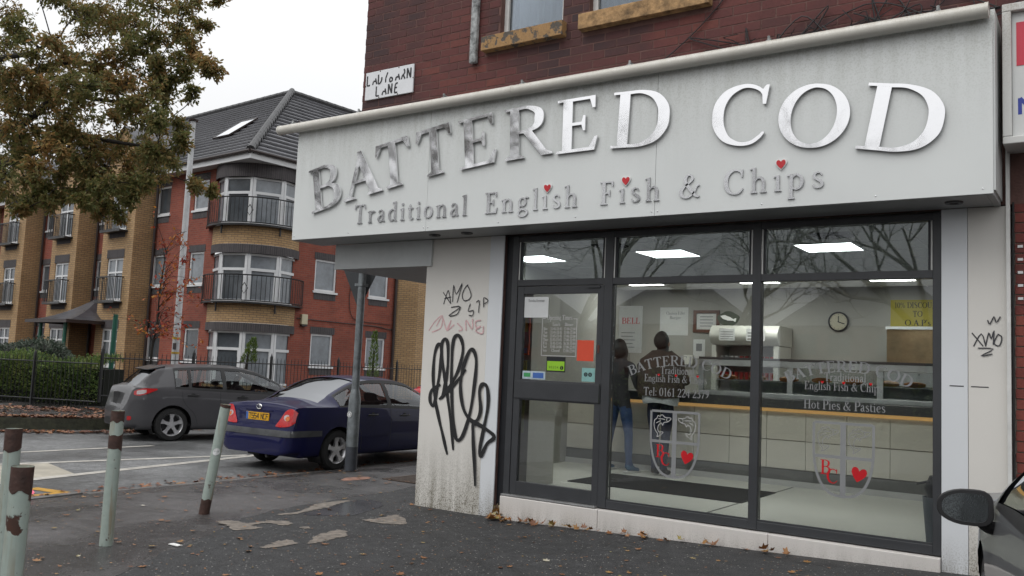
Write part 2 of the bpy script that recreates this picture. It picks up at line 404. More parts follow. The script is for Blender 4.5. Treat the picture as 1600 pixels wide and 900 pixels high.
# worn-through patches, a smooth reinstatement and a manhole cover
M_worn = mk('worn_concrete', (.17, .145, .12), .55, var=.6, vs=14, bump=.5, bs=30)
M_wornr = mk('worn_red_gravel', (.26, .13, .09), .6, var=.45, vs=14, bump=.5, bs=60)
M_smooth = mk('wet_smooth_tarmac', (.075, .075, .08), .16, var=.3, vs=3)
PATCH = [
 [(-6.959, 5.428), (-6.929, 5.587), (-6.735, 5.617), (-6.705, 5.84), (-6.555, 5.945), (-6.441, 5.884), (-6.438, 5.765), (-6.609, 5.758), (-6.612, 5.572), (-6.473, 5.549), (-6.499, 5.371), (-6.591, 5.304), (-6.764, 5.403)],
 [(-6.915, 6.14), (-6.912, 6.433), (-7.16, 6.935), (-7.08, 7.345), (-7.017, 7.107), (-6.903, 6.829), (-6.879, 6.623), (-6.813, 6.258)],
 [(-5.687, 5.389), (-5.801, 5.568), (-5.902, 5.779), (-5.905, 6.023), (-5.684, 5.852), (-5.669, 5.709), (-5.632, 5.447)],
 [(-5.816, 5.017), (-5.894, 5.218), (-5.897, 5.363), (-5.722, 5.304), (-5.734, 5.149), (-5.765, 5.007)],
 [(-6.14, 6.543), (-6.108, 6.715), (-6.105, 7.0), (-5.712, 6.698), (-5.869, 6.548), (-6.038, 6.526)],
 [(-6.262, 5.841), (-6.22, 5.911), (-6.155, 5.841), (-6.199, 5.793)]]
def rough_outline(p, amp=.03, k=5):
    q = catmull(p, k, closed=True)
    return [(a[0]+random.uniform(-amp, amp), a[1]+random.uniform(-amp, amp)) for a in q]
for p in PATCH:
    sheet(rough_outline(p, .02, 9), lambda x, y: gz(x)+.0105).obj('worn_patch', M_worn, fore)
sheet(rough_outline([(-6.751, 6.329), (-6.903, 6.829), (-7.04, 7.3), (-6.987, 7.531), (-6.644, 7.383), (-6.465, 6.954), (-6.426, 6.588)], .02), lambda x, y: gz(x)+.0085).obj('smooth_patch', M_smooth, fore)
sheet(rough_outline([(-8.363, 8.445), (-8.494, 8.665), (-8.407, 9.004), (-8.246, 8.865), (-8.275, 8.562)], .03), lambda x, y: pz(x, y)+.005).obj('gravel_patch', M_wornr, pave)
M_iron = mk('rusted_iron', (.075, .05, .035), .5, metal=.4, var=.4, vs=12, bump=.6, bs=70)
mh = MB(); mh.box(-8.15, 9.0, .003, -7.45, 9.75, .012)
for i in range(9):
    mh.box(-8.11+i*.073, 9.03, .0125, -8.07+i*.073, 9.72, .017)
mh.obj('inspection_cover', M_iron, None, label='rusty brown rectangular inspection cover set in the pavement beyond the pillar', cat='manhole cover')

# road markings (sheets 4 mm above the asphalt)
M_white = mk('worn_white_paint', (.42, .40, .36), .5, var=.35, vs=6, bump=.3, bs=80)
M_cream = mk('pale_cream_surfacing', (.36, .33, .27), .6, var=.25, vs=3, bump=.4, bs=60)
M_yel = mk('yellow_paint', (.45, .24, .02), .5, var=.3, vs=8)
def stripe(a, b, w, mat, z=ROAD_Z+.005):
    a, b = Vector((a[0], a[1])), Vector((b[0], b[1])); d = (b-a).normalized(); n = Vector((-d.y, d.x))*w/2
    m = MB(); k = max(2, int((b-a).length/.25)); pts = []
    for i in range(k+1):
        p = a+(b-a)*(i/k); j = random.uniform(-.006, .006)
        pts.append(((p+n).x+j, (p+n).y, z)); pts.append(((p-n).x+j, (p-n).y, z))
    m.add(pts, [(2*i, 2*i+1, 2*i+3, 2*i+2) for i in range(k)])
    return m.obj('road_marking', mat, road)
stripe((-14.45, 2.5), (-14.2, 9.6), .13, M_white)
stripe((-13.3, 4.9), (-12.12, 10.0), .15, M_white)
stripe((-11.0, 4.3), (-12.05, 10.25), .18, M_white)
sheet([(-12.78, 6.95), (-11.47, 6.62), (-11.2, 5.45), (-12.98, 5.75)], lambda x, y: ROAD_Z+.003).obj('road_marking', M_cream, road)
stripe((-10.6, 5.60), (-10.02, 5.70), .15, M_yel); stripe((-10.07, 5.72), (-10.05, 4.9), .12, M_yel, ROAD_Z+.0052)

# far side: raised footpath behind a low mossy edge, with a pale gutter strip
FP_Z = .16
fedge = [tuple(p) for p in catmull([(-60, 4.4), (-26, 5.2), (-22.3, 6.3), (-19.7, 7.7), (-17.95, 9.1), (-17.15, 10.7), (-17.05, 14), (-17.05, 40), (-17.05, 90)], 5)]
fpath = sheet(fedge + [(-60, 90)], lambda x, y: FP_Z).obj('far_footpath', M_path, kind='structure')
m = MB()
for a, b in zip(fedge[:-1], fedge[1:]):
    m.quad((a[0], a[1], -.12), (b[0], b[1], -.12), (b[0], b[1], FP_Z), (a[0], a[1], FP_Z))
M_moss = mk('mossy_kerb_face', (.028, .03, .016), .7, var=.6, vs=9, bump=.9, bs=25)
m.obj('mossy_edging', M_moss, fpath)
def off(pl, d):
    out = []
    for i, p in enumerate(pl):
        a = Vector(pl[max(i-1, 0)]); b = Vector(pl[min(i+1, len(pl)-1)]); t = (b-a).normalized(); out.append((p[0]+t.y*d, p[1]-t.x*d))
    return out
m = MB(); e1, e2 = off(fedge, .0), off(fedge, .3)
for i in range(len(fedge)-1):
    m.quad((e2[i][0], e2[i][1], ROAD_Z+.012), (e2[i+1][0], e2[i+1][1], ROAD_Z+.012), (e1[i+1][0], e1[i+1][1], ROAD_Z+.03), (e1[i][0], e1[i][1], ROAD_Z+.03))
m.obj('gutter_strip', M_kerb, fpath)

# fallen leaves
M_fall = leafmat('fallen_leaf', [(0, (.09, .03, .012)), (.3, (.16, .06, .02)), (.55, (.25, .11, .035)), (.75, (.30, .17, .05)), (.85, (.30, .25, .07)), (.9, (.4, .37, .3)), (1, (.5, .47, .4))], 3., 0., .45)
LEAF = [(0, -.5), (.16, -.28), (.4, -.22), (.22, -.02), (.42, .18), (.17, .2), (0, .5), (-.17, .2), (-.42, .18), (-.22, -.02), (-.4, -.22), (-.16, -.28)]
def leaf(m, x, y, z, s, tilt=.25):
    a = random.uniform(0, 2*pi); ca, sa = cos(a), sin(a); tx, ty = random.uniform(-tilt, tilt), random.uniform(-tilt, tilt)
    cu = random.uniform(.1, .6)
    vs = [(x, y, z+.004)]
    for u, v in LEAF:
        px, py = s*(u*ca-v*sa), s*(u*sa+v*ca)
        vs.append((x+px, y+py, z+.005+max(0, tx*px+ty*py)+cu*s*(u*u+v*v)*.5))
    n = len(LEAF)
    m.add(vs, [(0, 1+i, 1+(i+1) % n) for i in range(n)])
m = MB()
for i in range(1000):                                   # over the forecourt and pavement
    x, y = random.uniform(-9.6, .3), random.uniform(1.5, 9.4)
    if y > 7.55 and x > -6.4: continue
    if x > -1.6 and y < 6: continue
    leaf(m, x, y, pz(x, y)+.006, random.choice([.018, .022, .025, .03, .035, .04, .05, .06, .075]))
for i in range(70):                                    # blown against the shop's sill
    t = random.random()**1.8; x = -5.28+t*3.2; y = 7.55-abs(random.gauss(0, .045))
    leaf(m, x, y, gz(x)+.006+random.random()*.03, random.uniform(.05, .1), 1.2)
for i in range(22):
    leaf(m, random.uniform(-5.34, -5.24), random.uniform(7.58, 7.68), .01+random.random()*.12, random.uniform(.06, .1), 1.5)
for i in range(1500):                                  # grit, chips and crumbs of leaf
    x, y = random.uniform(-9.4, .3), random.uniform(2.0, 9.2)
    if (y > 7.55 and x > -6.4) or (x > -1.6 and y < 6): continue
    leaf(m, x, y, pz(x, y)+.007, random.uniform(.010, .024))
m.obj('fallen_leaves', M_fall, None, kind='stuff', label='scattered brown and orange autumn leaves on the wet tarmac', cat='leaves')
m = MB()
for i in range(260):
    y = random.uniform(4.9, 12); leaf(m, -9.85-abs(random.gauss(0, .12))-.04*max(0, 6-y), y, ROAD_Z+.005, random.uniform(.05, .1), .5)
for i in range(5200):                                   # drifts along the far path, its edge and under the hedge
    k = random.random()
    j = random.randrange(8, 36); t = random.random(); p = Vector(fedge[j]).lerp(Vector(fedge[j+1]), t); tn = (Vector(fedge[j+1])-Vector(fedge[j])).normalized()
    if p.y > 17: continue
    if k < .42: d, z = -abs(random.gauss(.1, .22))-.03, FP_Z+.002
    elif k < .7: d, z = .25+random.gauss(.1, .14), ROAD_Z+.006
    elif k < .8: d, z = -random.uniform(.2, 2.6), FP_Z+.002
    else: d, z = -2.7+random.gauss(0, .35), FP_Z+.002
    leaf(m, p.x+tn.y*d, p.y-tn.x*d, z+random.random()*.02, random.uniform(.06, .12), .6)
M_fall2 = leafmat('drifted_leaf', [(0, (.06, .022, .012)), (.3, (.12, .04, .02)), (.6, (.2, .075, .03)), (.85, (.28, .13, .05)), (1, (.3, .2, .08))], 2., 0., .5)
m.obj('leaf_drifts', M_fall2, None, kind='stuff', label='drifts of russet leaves along the far kerb and path', cat='leaves')
M_pink = mk('pink_wrapper', (.7, .12, .2), .35, var=.2); M_cardw = mk('white_card', (.75, .75, .73), .5, var=.05)
m = MB(); 
for i in range(5):
    x, y = -10.45+i*.07, 5.35+.05*sin(i*3); m.quad((x-.06, y-.05, ROAD_Z+.008), (x+.05, y-.04, ROAD_Z+.03), (x+.06, y+.05, ROAD_Z+.01), (x-.04, y+.06, ROAD_Z+.05))
m.obj('litter_wrapper', M_pink, None, label='crumpled pink and white wrapper lying in the gutter by the yellow line', cat='litter')
m = MB(); m.box(-6.42, 4.55, .006, -6.3, 4.6, .011); m.obj('litter_paper', M_cardw, None, label='small white scrap of card on the pavement beside the upright bollard', cat='litter')
# ------------------------------------------------------------------ a small serif alphabet (cap height = 1)
def strk(pts, n=7):
    """ribbon along a smooth path of (x, y, width)"""
    q = catmull(pts, n); Lf, Rt = [], []
    for i, p in enumerate(q):
        a, b = q[max(i-1, 0)], q[min(i+1, len(q)-1)]
        dx, dy = b[0]-a[0], b[1]-a[1]; l = sqrt(dx*dx+dy*dy) or 1
        nx, ny = -dy/l*p[2]/2, dx/l*p[2]/2
        Lf.append((p[0]+nx, p[1]+ny)); Rt.append((p[0]-nx, p[1]-ny))
    return Lf + Rt[::-1]
def rc(x0, y0, x1, y1): return [(x0, y0), (x1, y0), (x1, y1), (x0, y1)]
def ft(x0, x1, y=0, e=.085, s=1):      # bracketed serif, s=-1 turns it upside down
    return [(x0-e, y), (x1+e, y), (x1+e, y+.03*s), (x1+.015, y+.075*s), (x0-.015, y+.075*s), (x0-e, y+.03*s)][::s]
S_, T_ = .145, .055
def arc(cx, cy, rx, ry, a0, a1, w0, w1, k=9):
    """elliptical stroke whose width swells on the sides (w1) and thins at top and bottom (w0)"""
    out = []
    for i in range(k):
        a = radians(a0+(a1-a0)*i/(k-1)); out.append((cx+rx*cos(a), cy+ry*sin(a), w0+(w1-w0)*abs(cos(a))**1.5))
    return strk(out, 4)
G = {}
G['A'] = (.80, [[(.11, .03), (.17, .03), (.43, .86), (.39, .98)], [(.36, 1.02), (.44, 1.02), (.75, .03), (.58, .03), (.355, .80)], rc(.21, .33, .60, .385), ft(.10, .18, e=.08), ft(.59, .74, e=.07)])
G['B'] = (.70, [rc(.11, 0, .255, 1), rc(.02, 0, .3, .045), rc(.02, .955, .3, 1), strk([(.25, .972, .055), (.40, .968, .06), (.555, .88, .11), (.575, .75, .14), (.53, .61, .11), (.40, .535, .06), (.25, .53, .055)]), strk([(.25, .53, .055), (.44, .525, .06), (.60, .42, .12), (.63, .27, .15), (.58, .12, .12), (.42, .032, .06), (.25, .028, .055)])])
G['C'] = (.78, [strk([(.70, .78, .03), (.64, .90, .05), (.52, .968, .06), (.38, .965, .07), (.22, .86, .12), (.13, .68, .145), (.115, .48, .15), (.15, .29, .145), (.26, .11, .11), (.43, .03, .065), (.58, .05, .055), (.68, .14, .05), (.735, .23, .03)]), [(.68, .68), (.72, .68), (.735, .99), (.695, .99), (.65, .90)]])
G['D'] = (.82, [rc(.11, 0, .255, 1), rc(.02, 0, .3, .045), rc(.02, .955, .3, 1), strk([(.25, .972, .055), (.42, .968, .06), (.60, .88, .11), (.71, .70, .145), (.735, .5, .15), (.71, .30, .145), (.60, .12, .11), (.42, .032, .06), (.25, .028, .055)])])
G['E'] = (.68, [rc(.11, 0, .255, 1), rc(.02, 0, .3, .045), rc(.02, .955, .3, 1), [(.25, .945), (.52, .945), (.56, .78), (.60, .78), (.60, 1), (.25, 1)], [(.25, .49), (.40, .49), (.425, .38), (.455, .38), (.455, .66), (.425, .66), (.40, .545), (.25, .545)], [(.25, 0), (.60, 0), (.645, .25), (.605, .25), (.52, .06), (.25, .055)]])
G['F'] = (.62, [rc(.11, 0, .255, 1), ft(.11, .255), rc(.02, .955, .3, 1), [(.25, .945), (.50, .945), (.54, .78), (.58, .78), (.58, 1), (.25, 1)], [(.25, .47), (.39, .47), (.415, .36), (.445, .36), (.445, .64), (.415, .64), (.39, .525), (.25, .525)]])
G['H'] = (.86, [rc(.11, 0, .255, 1), rc(.60, 0, .745, 1), ft(.11, .255), ft(.60, .745), ft(.11, .255, 1, s=-1), ft(.60, .745, 1, s=-1), rc(.25, .48, .605, .54)])
G['L'] = (.62, [rc(.11, 0, .255, 1), ft(.11, .255, 1, s=-1), rc(.02, 0, .3, .045), [(.25, 0), (.57, 0), (.60, .27), (.565, .27), (.48, .06), (.25, .055)]])
G['M'] = (1.0, [rc(.12, 0, .17, 1), rc(.76, 0, .90, 1), [(.10, 1), (.24, 1), (.54, .12), (.47, 0)], [(.47, 0), (.54, 0), (.84, 1), (.76, 1)], ft(.12, .17, e=.08), ft(.76, .90)])
G['N'] = (.88, [rc(.13, 0, .185, 1), rc(.68, 0, .735, 1), [(.08, 1), (.22, 1), (.735, .05), (.735, 0), (.69, 0)], ft(.13, .185), ft(.68, .735, 1, s=-1)])
G['O'] = (.88, [arc(.44, .5, .345, .472, 80, 280, .058, .15, 15), arc(.44, .5, .345, .472, -85, 85, .0578, .15, 15)])
G['P'] = (.66, [rc(.11, 0, .255, 1), ft(.11, .255), rc(.02, .955, .3, 1), strk([(.25, .972, .055), (.40, .968, .06), (.56, .87, .12), (.585, .72, .145), (.55, .57, .12), (.40, .475, .06), (.25, .47, .055)])])
G['R'] = (.78, [rc(.11, 0, .255, 1), ft(.11, .255), rc(.02, .955, .3, 1), strk([(.25, .972, .055), (.40, .968, .06), (.56, .87, .12), (.585, .74, .145), (.55, .60, .12), (.40, .515, .06), (.25, .51, .055)]), [(.32, .50), (.46, .52), (.70, .09), (.79, .035), (.79, 0), (.62, 0)]])
G['S'] = (.62, [strk([(.50, .80, .03), (.44, .93, .05), (.30, .97, .06), (.16, .87, .1), (.14, .72, .13), (.27, .57, .15), (.42, .44, .15), (.51, .29, .13), (.46, .11, .09), (.30, .03, .06), (.17, .07, .05), (.10, .22, .03)])])
G['T'] = (.74, [rc(.30, 0, .445, 1), ft(.30, .445), [(.05, 1), (.695, 1), (.715, .76), (.68, .76), (.60, .93), (.145, .93), (.065, .76), (.03, .76)]])
G['W'] = (1.1, [[(.05, 1), (.2, 1), (.40, .18), (.32, 0)], [(.32, 0), (.38, 0), (.60, .9), (.56, 1)], [(.45, 1), (.6, 1), (.78, .18), (.70, 0)], [(.70, 0), (.76, 0), (1.03, 1), (.98, 1)]])
G['Y'] = (.74, [rc(.31, 0, .445, .5), ft(.31, .445), [(.03, 1), (.17, 1), (.445, .48), (.31, .44)], [(.40, .46), (.45, .5), (.70, 1), (.64, 1)]])
G['&'] = (.88, [strk([(.82, .06, .05), (.70, .08, .11), (.50, .32, .14), (.30, .62, .12), (.28, .80, .1), (.37, .95, .06), (.50, .93, .07), (.54, .80, .1), (.45, .66, .07), (.25, .50, .08), (.12, .33, .13), (.13, .15, .13), (.27, .03, .07), (.45, .06, .06), (.62, .24, .06), (.72, .47, .05), (.82, .52, .05)])])
X_ = .64
G['a'] = (.52, [strk([(.10, .48, .06), (.14, .59, .07), (.26, .62, .06), (.345, .53, .1), (.35, .40, .11), (.35, .15, .11), (.40, .04, .07), (.48, .06, .04)]), strk([(.34, .38, .05), (.20, .33, .06), (.09, .20, .11), (.13, .06, .1), (.25, .04, .06), (.34, .13, .05)])])
G['c'] = (.5, [strk([(.43, .50, .05), (.36, .60, .06), (.26, .61, .06), (.12, .48, .1), (.10, .28, .11), (.18, .09, .09), (.31, .03, .05), (.43, .11, .04)])])
G['d'] = (.60, [rc(.38, .02, .49, .98), [(.27, .97), (.49, 1.02), (.49, .97), (.27, .93)], strk([(.40, .55, .05), (.27, .61, .06), (.12, .48, .10), (.09, .29, .11), (.15, .10, .1), (.26, .03, .06), (.40, .12, .05)]), rc(.48, 0, .56, .04)])
G['e'] = (.52, [strk([(.10, .335, .05), (.43, .365, .05)], 2), strk([(.43, .38, .06), (.38, .55, .09), (.26, .61, .06), (.13, .50, .10), (.09, .30, .11), (.16, .10, .1), (.29, .03, .06), (.44, .13, .04)])])
G['g'] = (.56, [arc(.24, .42, .15, .185, 80, 280, .05, .1, 9), arc(.24, .42, .15, .185, -85, 85, .0499, .1, 9), strk([(.36, .58, .04), (.45, .63, .06), (.52, .60, .07)]), strk([(.14, .26, .05), (.09, .15, .07), (.20, .08, .08), (.40, .05, .09), (.48, -.08, .09), (.38, -.22, .06), (.20, -.24, .06), (.07, -.15, .07), (.09, -.03, .05), (.2, .04, .04)])])
G['h'] = (.64, [rc(.09, 0, .20, 1), [(.0, .97), (.20, 1.02), (.20, .97), (.0, .93)], ft(.09, .20, e=.065), strk([(.19, .48, .04), (.28, .58, .06), (.40, .59, .09), (.475, .46, .11), (.475, .2, .11), (.475, .03, .11)]), ft(.42, .53, e=.065)])
G['i'] = (.32, [rc(.10, 0, .21, .60), [(.01, .58), (.21, .64), (.21, .59), (.01, .54)], ft(.10, .21, e=.065), arc(.15, .83, .03, .035, 0, 180, .06, .06, 5), arc(.15, .83, .03, .035, 180, 360, .0601, .0601, 5)])
G['ı'] = (.32, G['i'][1][:3])
G['l'] = (.32, [rc(.10, 0, .21, 1), [(.01, .97), (.21, 1.02), (.21, .97), (.01, .93)], ft(.10, .21, e=.065)])
G['m'] = (.95, [rc(.09, 0, .20, .6), [(.0, .58), (.20, .64), (.20, .59), (.0, .54)], ft(.09, .20, e=.06), strk([(.19, .46, .04), (.28, .58, .06), (.38, .58, .09), (.44, .46, .11), (.44, .03, .11)]), ft(.385, .495, e=.06), strk([(.48, .46, .04), (.58, .58, .06), (.69, .58, .09), (.75, .46, .11), (.75, .03, .11)]), ft(.695, .805, e=.06)])
G['n'] = (.64, [rc(.09, 0, .20, .6), [(.0, .58), (.20, .64), (.20, .59), (.0, .54)], ft(.09, .20, e=.065), strk([(.19, .48, .04), (.28, .58, .06), (.40, .59, .09), (.475, .46, .11), (.475, .2, .11), (.475, .03, .11)]), ft(.42, .53, e=.065)])
G['o'] = (.58, [arc(.28, .32, .195, .285, 80, 280, .05, .115, 11), arc(.28, .32, .195, .285, -85, 85, .0499, .115, 11)])
G['p'] = (.62, [rc(.09, -.32, .20, .6), [(.0, .58), (.20, .64), (.20, .59), (.0, .54)], ft(.09, .20, -.34, e=.065), strk([(.19, .50, .05), (.32, .60, .07), (.47, .50, .11), (.51, .32, .115), (.46, .13, .1), (.32, .03, .06), (.19, .1, .05)])])
G['r'] = (.46, [rc(.09, 0, .20, .6), [(.0, .58), (.20, .64), (.20, .59), (.0, .54)], ft(.09, .20, e=.065), strk([(.19, .44, .04), (.26, .56, .06), (.36, .585, .09), (.42, .55, .09)])])
G['s'] = (.44, [strk([(.36, .49, .03), (.31, .59, .05), (.20, .61, .06), (.11, .53, .09), (.13, .42, .1), (.25, .33, .11), (.35, .24, .11), (.36, .11, .09), (.25, .03, .06), (.13, .06, .05), (.07, .17, .03)])])
G['t'] = (.38, [strk([(.16, .80, .02), (.16, .60, .1), (.16, .25, .11), (.18, .09, .1), (.26, .03, .07), (.36, .09, .04)]), rc(.03, .56, .34, .61)])
G['u'] = (.62, [strk([(.12, .6, .11), (.12, .25, .11), (.17, .09, .1), (.27, .04, .06), (.42, .14, .04)]), rc(.42, 0, .53, .6), rc(.02, .56, .13, .6)])
G['0'] = (.56, [arc(.28, .5, .2, .47, 80, 280, .05, .12, 11), arc(.28, .5, .2, .47, -85, 85, .0499, .12, 11)])
G['1'] = (.5, [rc(.22, 0, .34, 1), ft(.22, .34), [(.08, .86), (.22, .97), (.22, .9), (.08, .82)]])
G['2'] = (.54, [strk([(.08, .76, .09), (.14, .90, .08), (.27, .96, .06), (.41, .86, .1), (.42, .68, .12), (.30, .42, .09), (.10, .08, .06)]), [(.06, 0), (.48, 0), (.52, .2), (.48, .2), (.42, .1), (.06, .1)]])
G['3'] = (.54, [strk([(.09, .83, .06), (.2, .95, .06), (.36, .90, .09), (.40, .74, .11), (.32, .58, .08), (.18, .53, .05)]), strk([(.18, .53, .05), (.36, .46, .08), (.44, .28, .12), (.36, .09, .1), (.2, .03, .06), (.08, .12, .07)])])
G['4'] = (.56, [rc(.34, 0, .45, 1), [(.04, .27), (.52, .27), (.52, .34), (.04, .34)], [(.04, .30), (.10, .30), (.42, .98), (.36, .98)]])
G['6'] = (.54, [strk([(.42, .95, .04), (.25, .80, .09), (.13, .55, .12), (.11, .30, .12), (.18, .09, .1), (.29, .03, .06), (.42, .16, .11), (.43, .36, .11), (.32, .54, .07), (.17, .45, .05)])])
G['7'] = (.52, [[(.05, 1), (.48, 1), (.48, .95), (.26, 0), (.14, 0), (.40, .89), (.1, .89), (.07, .76), (.04, .76)]])
G['9'] = (.54, [strk([(.12, .05, .04), (.29, .20, .09), (.41, .45, .12), (.43, .70, .12), (.36, .91, .1), (.25, .97, .06), (.12, .84, .11), (.11, .64, .11), (.22, .46, .07), (.37, .55, .05)])])
G['8'] = (.54, [arc(.27, .745, .15, .21, 80, 280, .05, .1, 9), arc(.27, .745, .15, .21, -85, 85, .0499, .1, 9), arc(.27, .275, .18, .25, 80, 280, .05, .11, 9), arc(.27, .275, .18, .25, -85, 85, .0499, .11, 9)])
G['5'] = (.54, [strk([(.12, .5, .05), (.25, .58, .06), (.40, .48, .11), (.43, .28, .12), (.34, .08, .1), (.18, .03, .06), (.07, .12, .06)]), [(.10, .5), (.16, .5), (.19, .92), (.45, .92), (.47, 1), (.13, 1)]])
for ch, sp in ((':', [(.5), (.04)]), ('.', [(.04)])):
    G[ch] = (.26, [rc(.07, y, .18, y+.11) for y in sp])
G["'"] = (.2, [[(.07, .75), (.12, .75), (.16, 1), (.03, 1)]]); G['-'] = (.34, [rc(.04, .28, .3, .36)]); G[' '] = (.3, [])
G['I'] = (.4, [rc(.12, 0, .265, 1), ft(.12, .265), ft(.12, .265, 1, s=-1)])
G['U'] = (.84, [strk([(.18, 1, .145), (.18, .4, .145), (.22, .16, .13), (.38, .04, .07), (.55, .10, .06), (.64, .3, .055), (.65, 1, .055)]), ft(.11, .255, 1, s=-1), ft(.62, .68, 1, s=-1)])
G['%'] = (.9, [[(.18, 0), (.25, 0), (.72, 1), (.65, 1)], arc(.22, .75, .13, .2, 80, 280, .05, .08, 9), arc(.22, .75, .13, .2, -85, 85, .0499, .08, 9), arc(.68, .25, .13, .2, 80, 280, .05, .08, 9), arc(.68, .25, .13, .2, -85, 85, .0499, .08, 9)])
G['k'] = (.6, [rc(.09, 0, .20, 1), ft(.09, .20, e=.065), [(.19, .28), (.24, .25), (.50, .6), (.43, .6)], [(.26, .36), (.35, .40), (.57, 0), (.44, 0)]])
G['v'] = (.56, [[(.03, .6), (.16, .6), (.31, .15), (.26, 0)], [(.26, 0), (.30, 0), (.53, .6), (.48, .6)]])
G['y'] = (.56, [[(.03, .6), (.16, .6), (.31, .12), (.25, .0)], [(.53, .6), (.48, .6), (.16, -.3), (.22, -.3)], rc(.06, -.32, .2, -.25)])
def text_width(s, track=.0): return sum(G.get(c, G['o'])[0]+track for c in s)

def glyph_mesh(m, ch, O, ux, uz, n, s, depth, sx=1., base=0., k0=0):
    """extrude one glyph: O origin, ux/uz plane axes, n outward normal, s cap height"""
    for k, poly in enumerate(G[ch][1]):
        d = depth+(k0+k % 7)*.00035
        m.prism([(u*s*sx, v*s) for u, v in poly], base, d, lambda u, v, w: O+ux*u+uz*v+n*w)

def write(m, s, O, h, ux=Vector((1, 0, 0)), uz=Vector((0, 0, 1)), n=Vector((0, -1, 0)), width=None, depth=.001, base=0., track=.0, align='l'):
    """a straight line of text; width squeezes or stretches it to fit"""
    w = text_width(s, track)*h; sx = (width/w) if width else 1.
    x = {'l': 0, 'c': -w*sx/2, 'r': -w*sx}[align]
    for c in s:
        if c in G: glyph_mesh(m, c, O+ux*x, ux, uz, n, h, depth, sx, base)
        x += (G.get(c, G['o'])[0]+track)*h*sx
    return m

def write_arc(m, s, cx, cz, R, Y, h, span, n=Vector((0, -1, 0)), depth=.001, track=.0):
    """text along the top of a circle of radius R whose crown (baseline) is at (cx, cz)"""
    w = text_width(s, track); a = -span/2
    for c in s:
        adv = (G[c][0]+track)/w*span; am = (a+adv/2)/R
        C0 = Vector((cx+R*sin(am), Y, cz-R+R*cos(am))); ux = Vector((cos(am), 0, -sin(am))); uz = Vector((sin(am), 0, cos(am)))
        glyph_mesh(m, c, C0-ux*(adv/2), ux, uz, n, h, depth, adv/((G[c][0]+track)*h))
        a += adv
    return m

HEART = [(0, -.5)] + [(x, z) for x, z in [(.28, -.22), (.47, .05), (.49, .27), (.40, .43), (.25, .47), (.1, .40), (0, .25), (-.1, .40), (-.25, .47), (-.40, .43), (-.49, .27), (-.47, .05), (-.28, -.22)]]
def heart(m, x, z, s, Y, base, depth, rot=0.):
    c_, s_ = cos(rot), sin(rot)
    m.prism([((u*c_-v*s_)*s, (u*s_+v*c_)*s) for u, v in HEART], base, depth, lambda u, v, w: (x+u, Y-w, z+v))

def ribbon(m, pts, w, Y, lift=.0015, rise=.00025, n=5, taper=True, jitter=0.):
    """a paint stroke on a wall plane y=Y; it rises slightly along its length so crossings never share a plane"""
    q = catmull(pts, n); N = len(q); vs = []
    for i, p in enumerate(q):
        a, b = q[max(i-1, 0)], q[min(i+1, N-1)]; dx, dz = b[0]-a[0], b[1]-a[1]; l = sqrt(dx*dx+dz*dz) or 1
        ww = w*(1 if not taper else min(1, .55+.12*min(i, N-1-i)))*(1+jitter*sin(i*.7))
        y = Y-lift-rise*i/n
        vs += [(p[0]-dz/l*ww/2, y, p[1]+dx/l*ww/2), (p[0]+dz/l*ww/2, y, p[1]-dx/l*ww/2)]
    m.add(vs, [(2*i, 2*i+1, 2*i+3, 2*i+2) for i in range(N-1)])
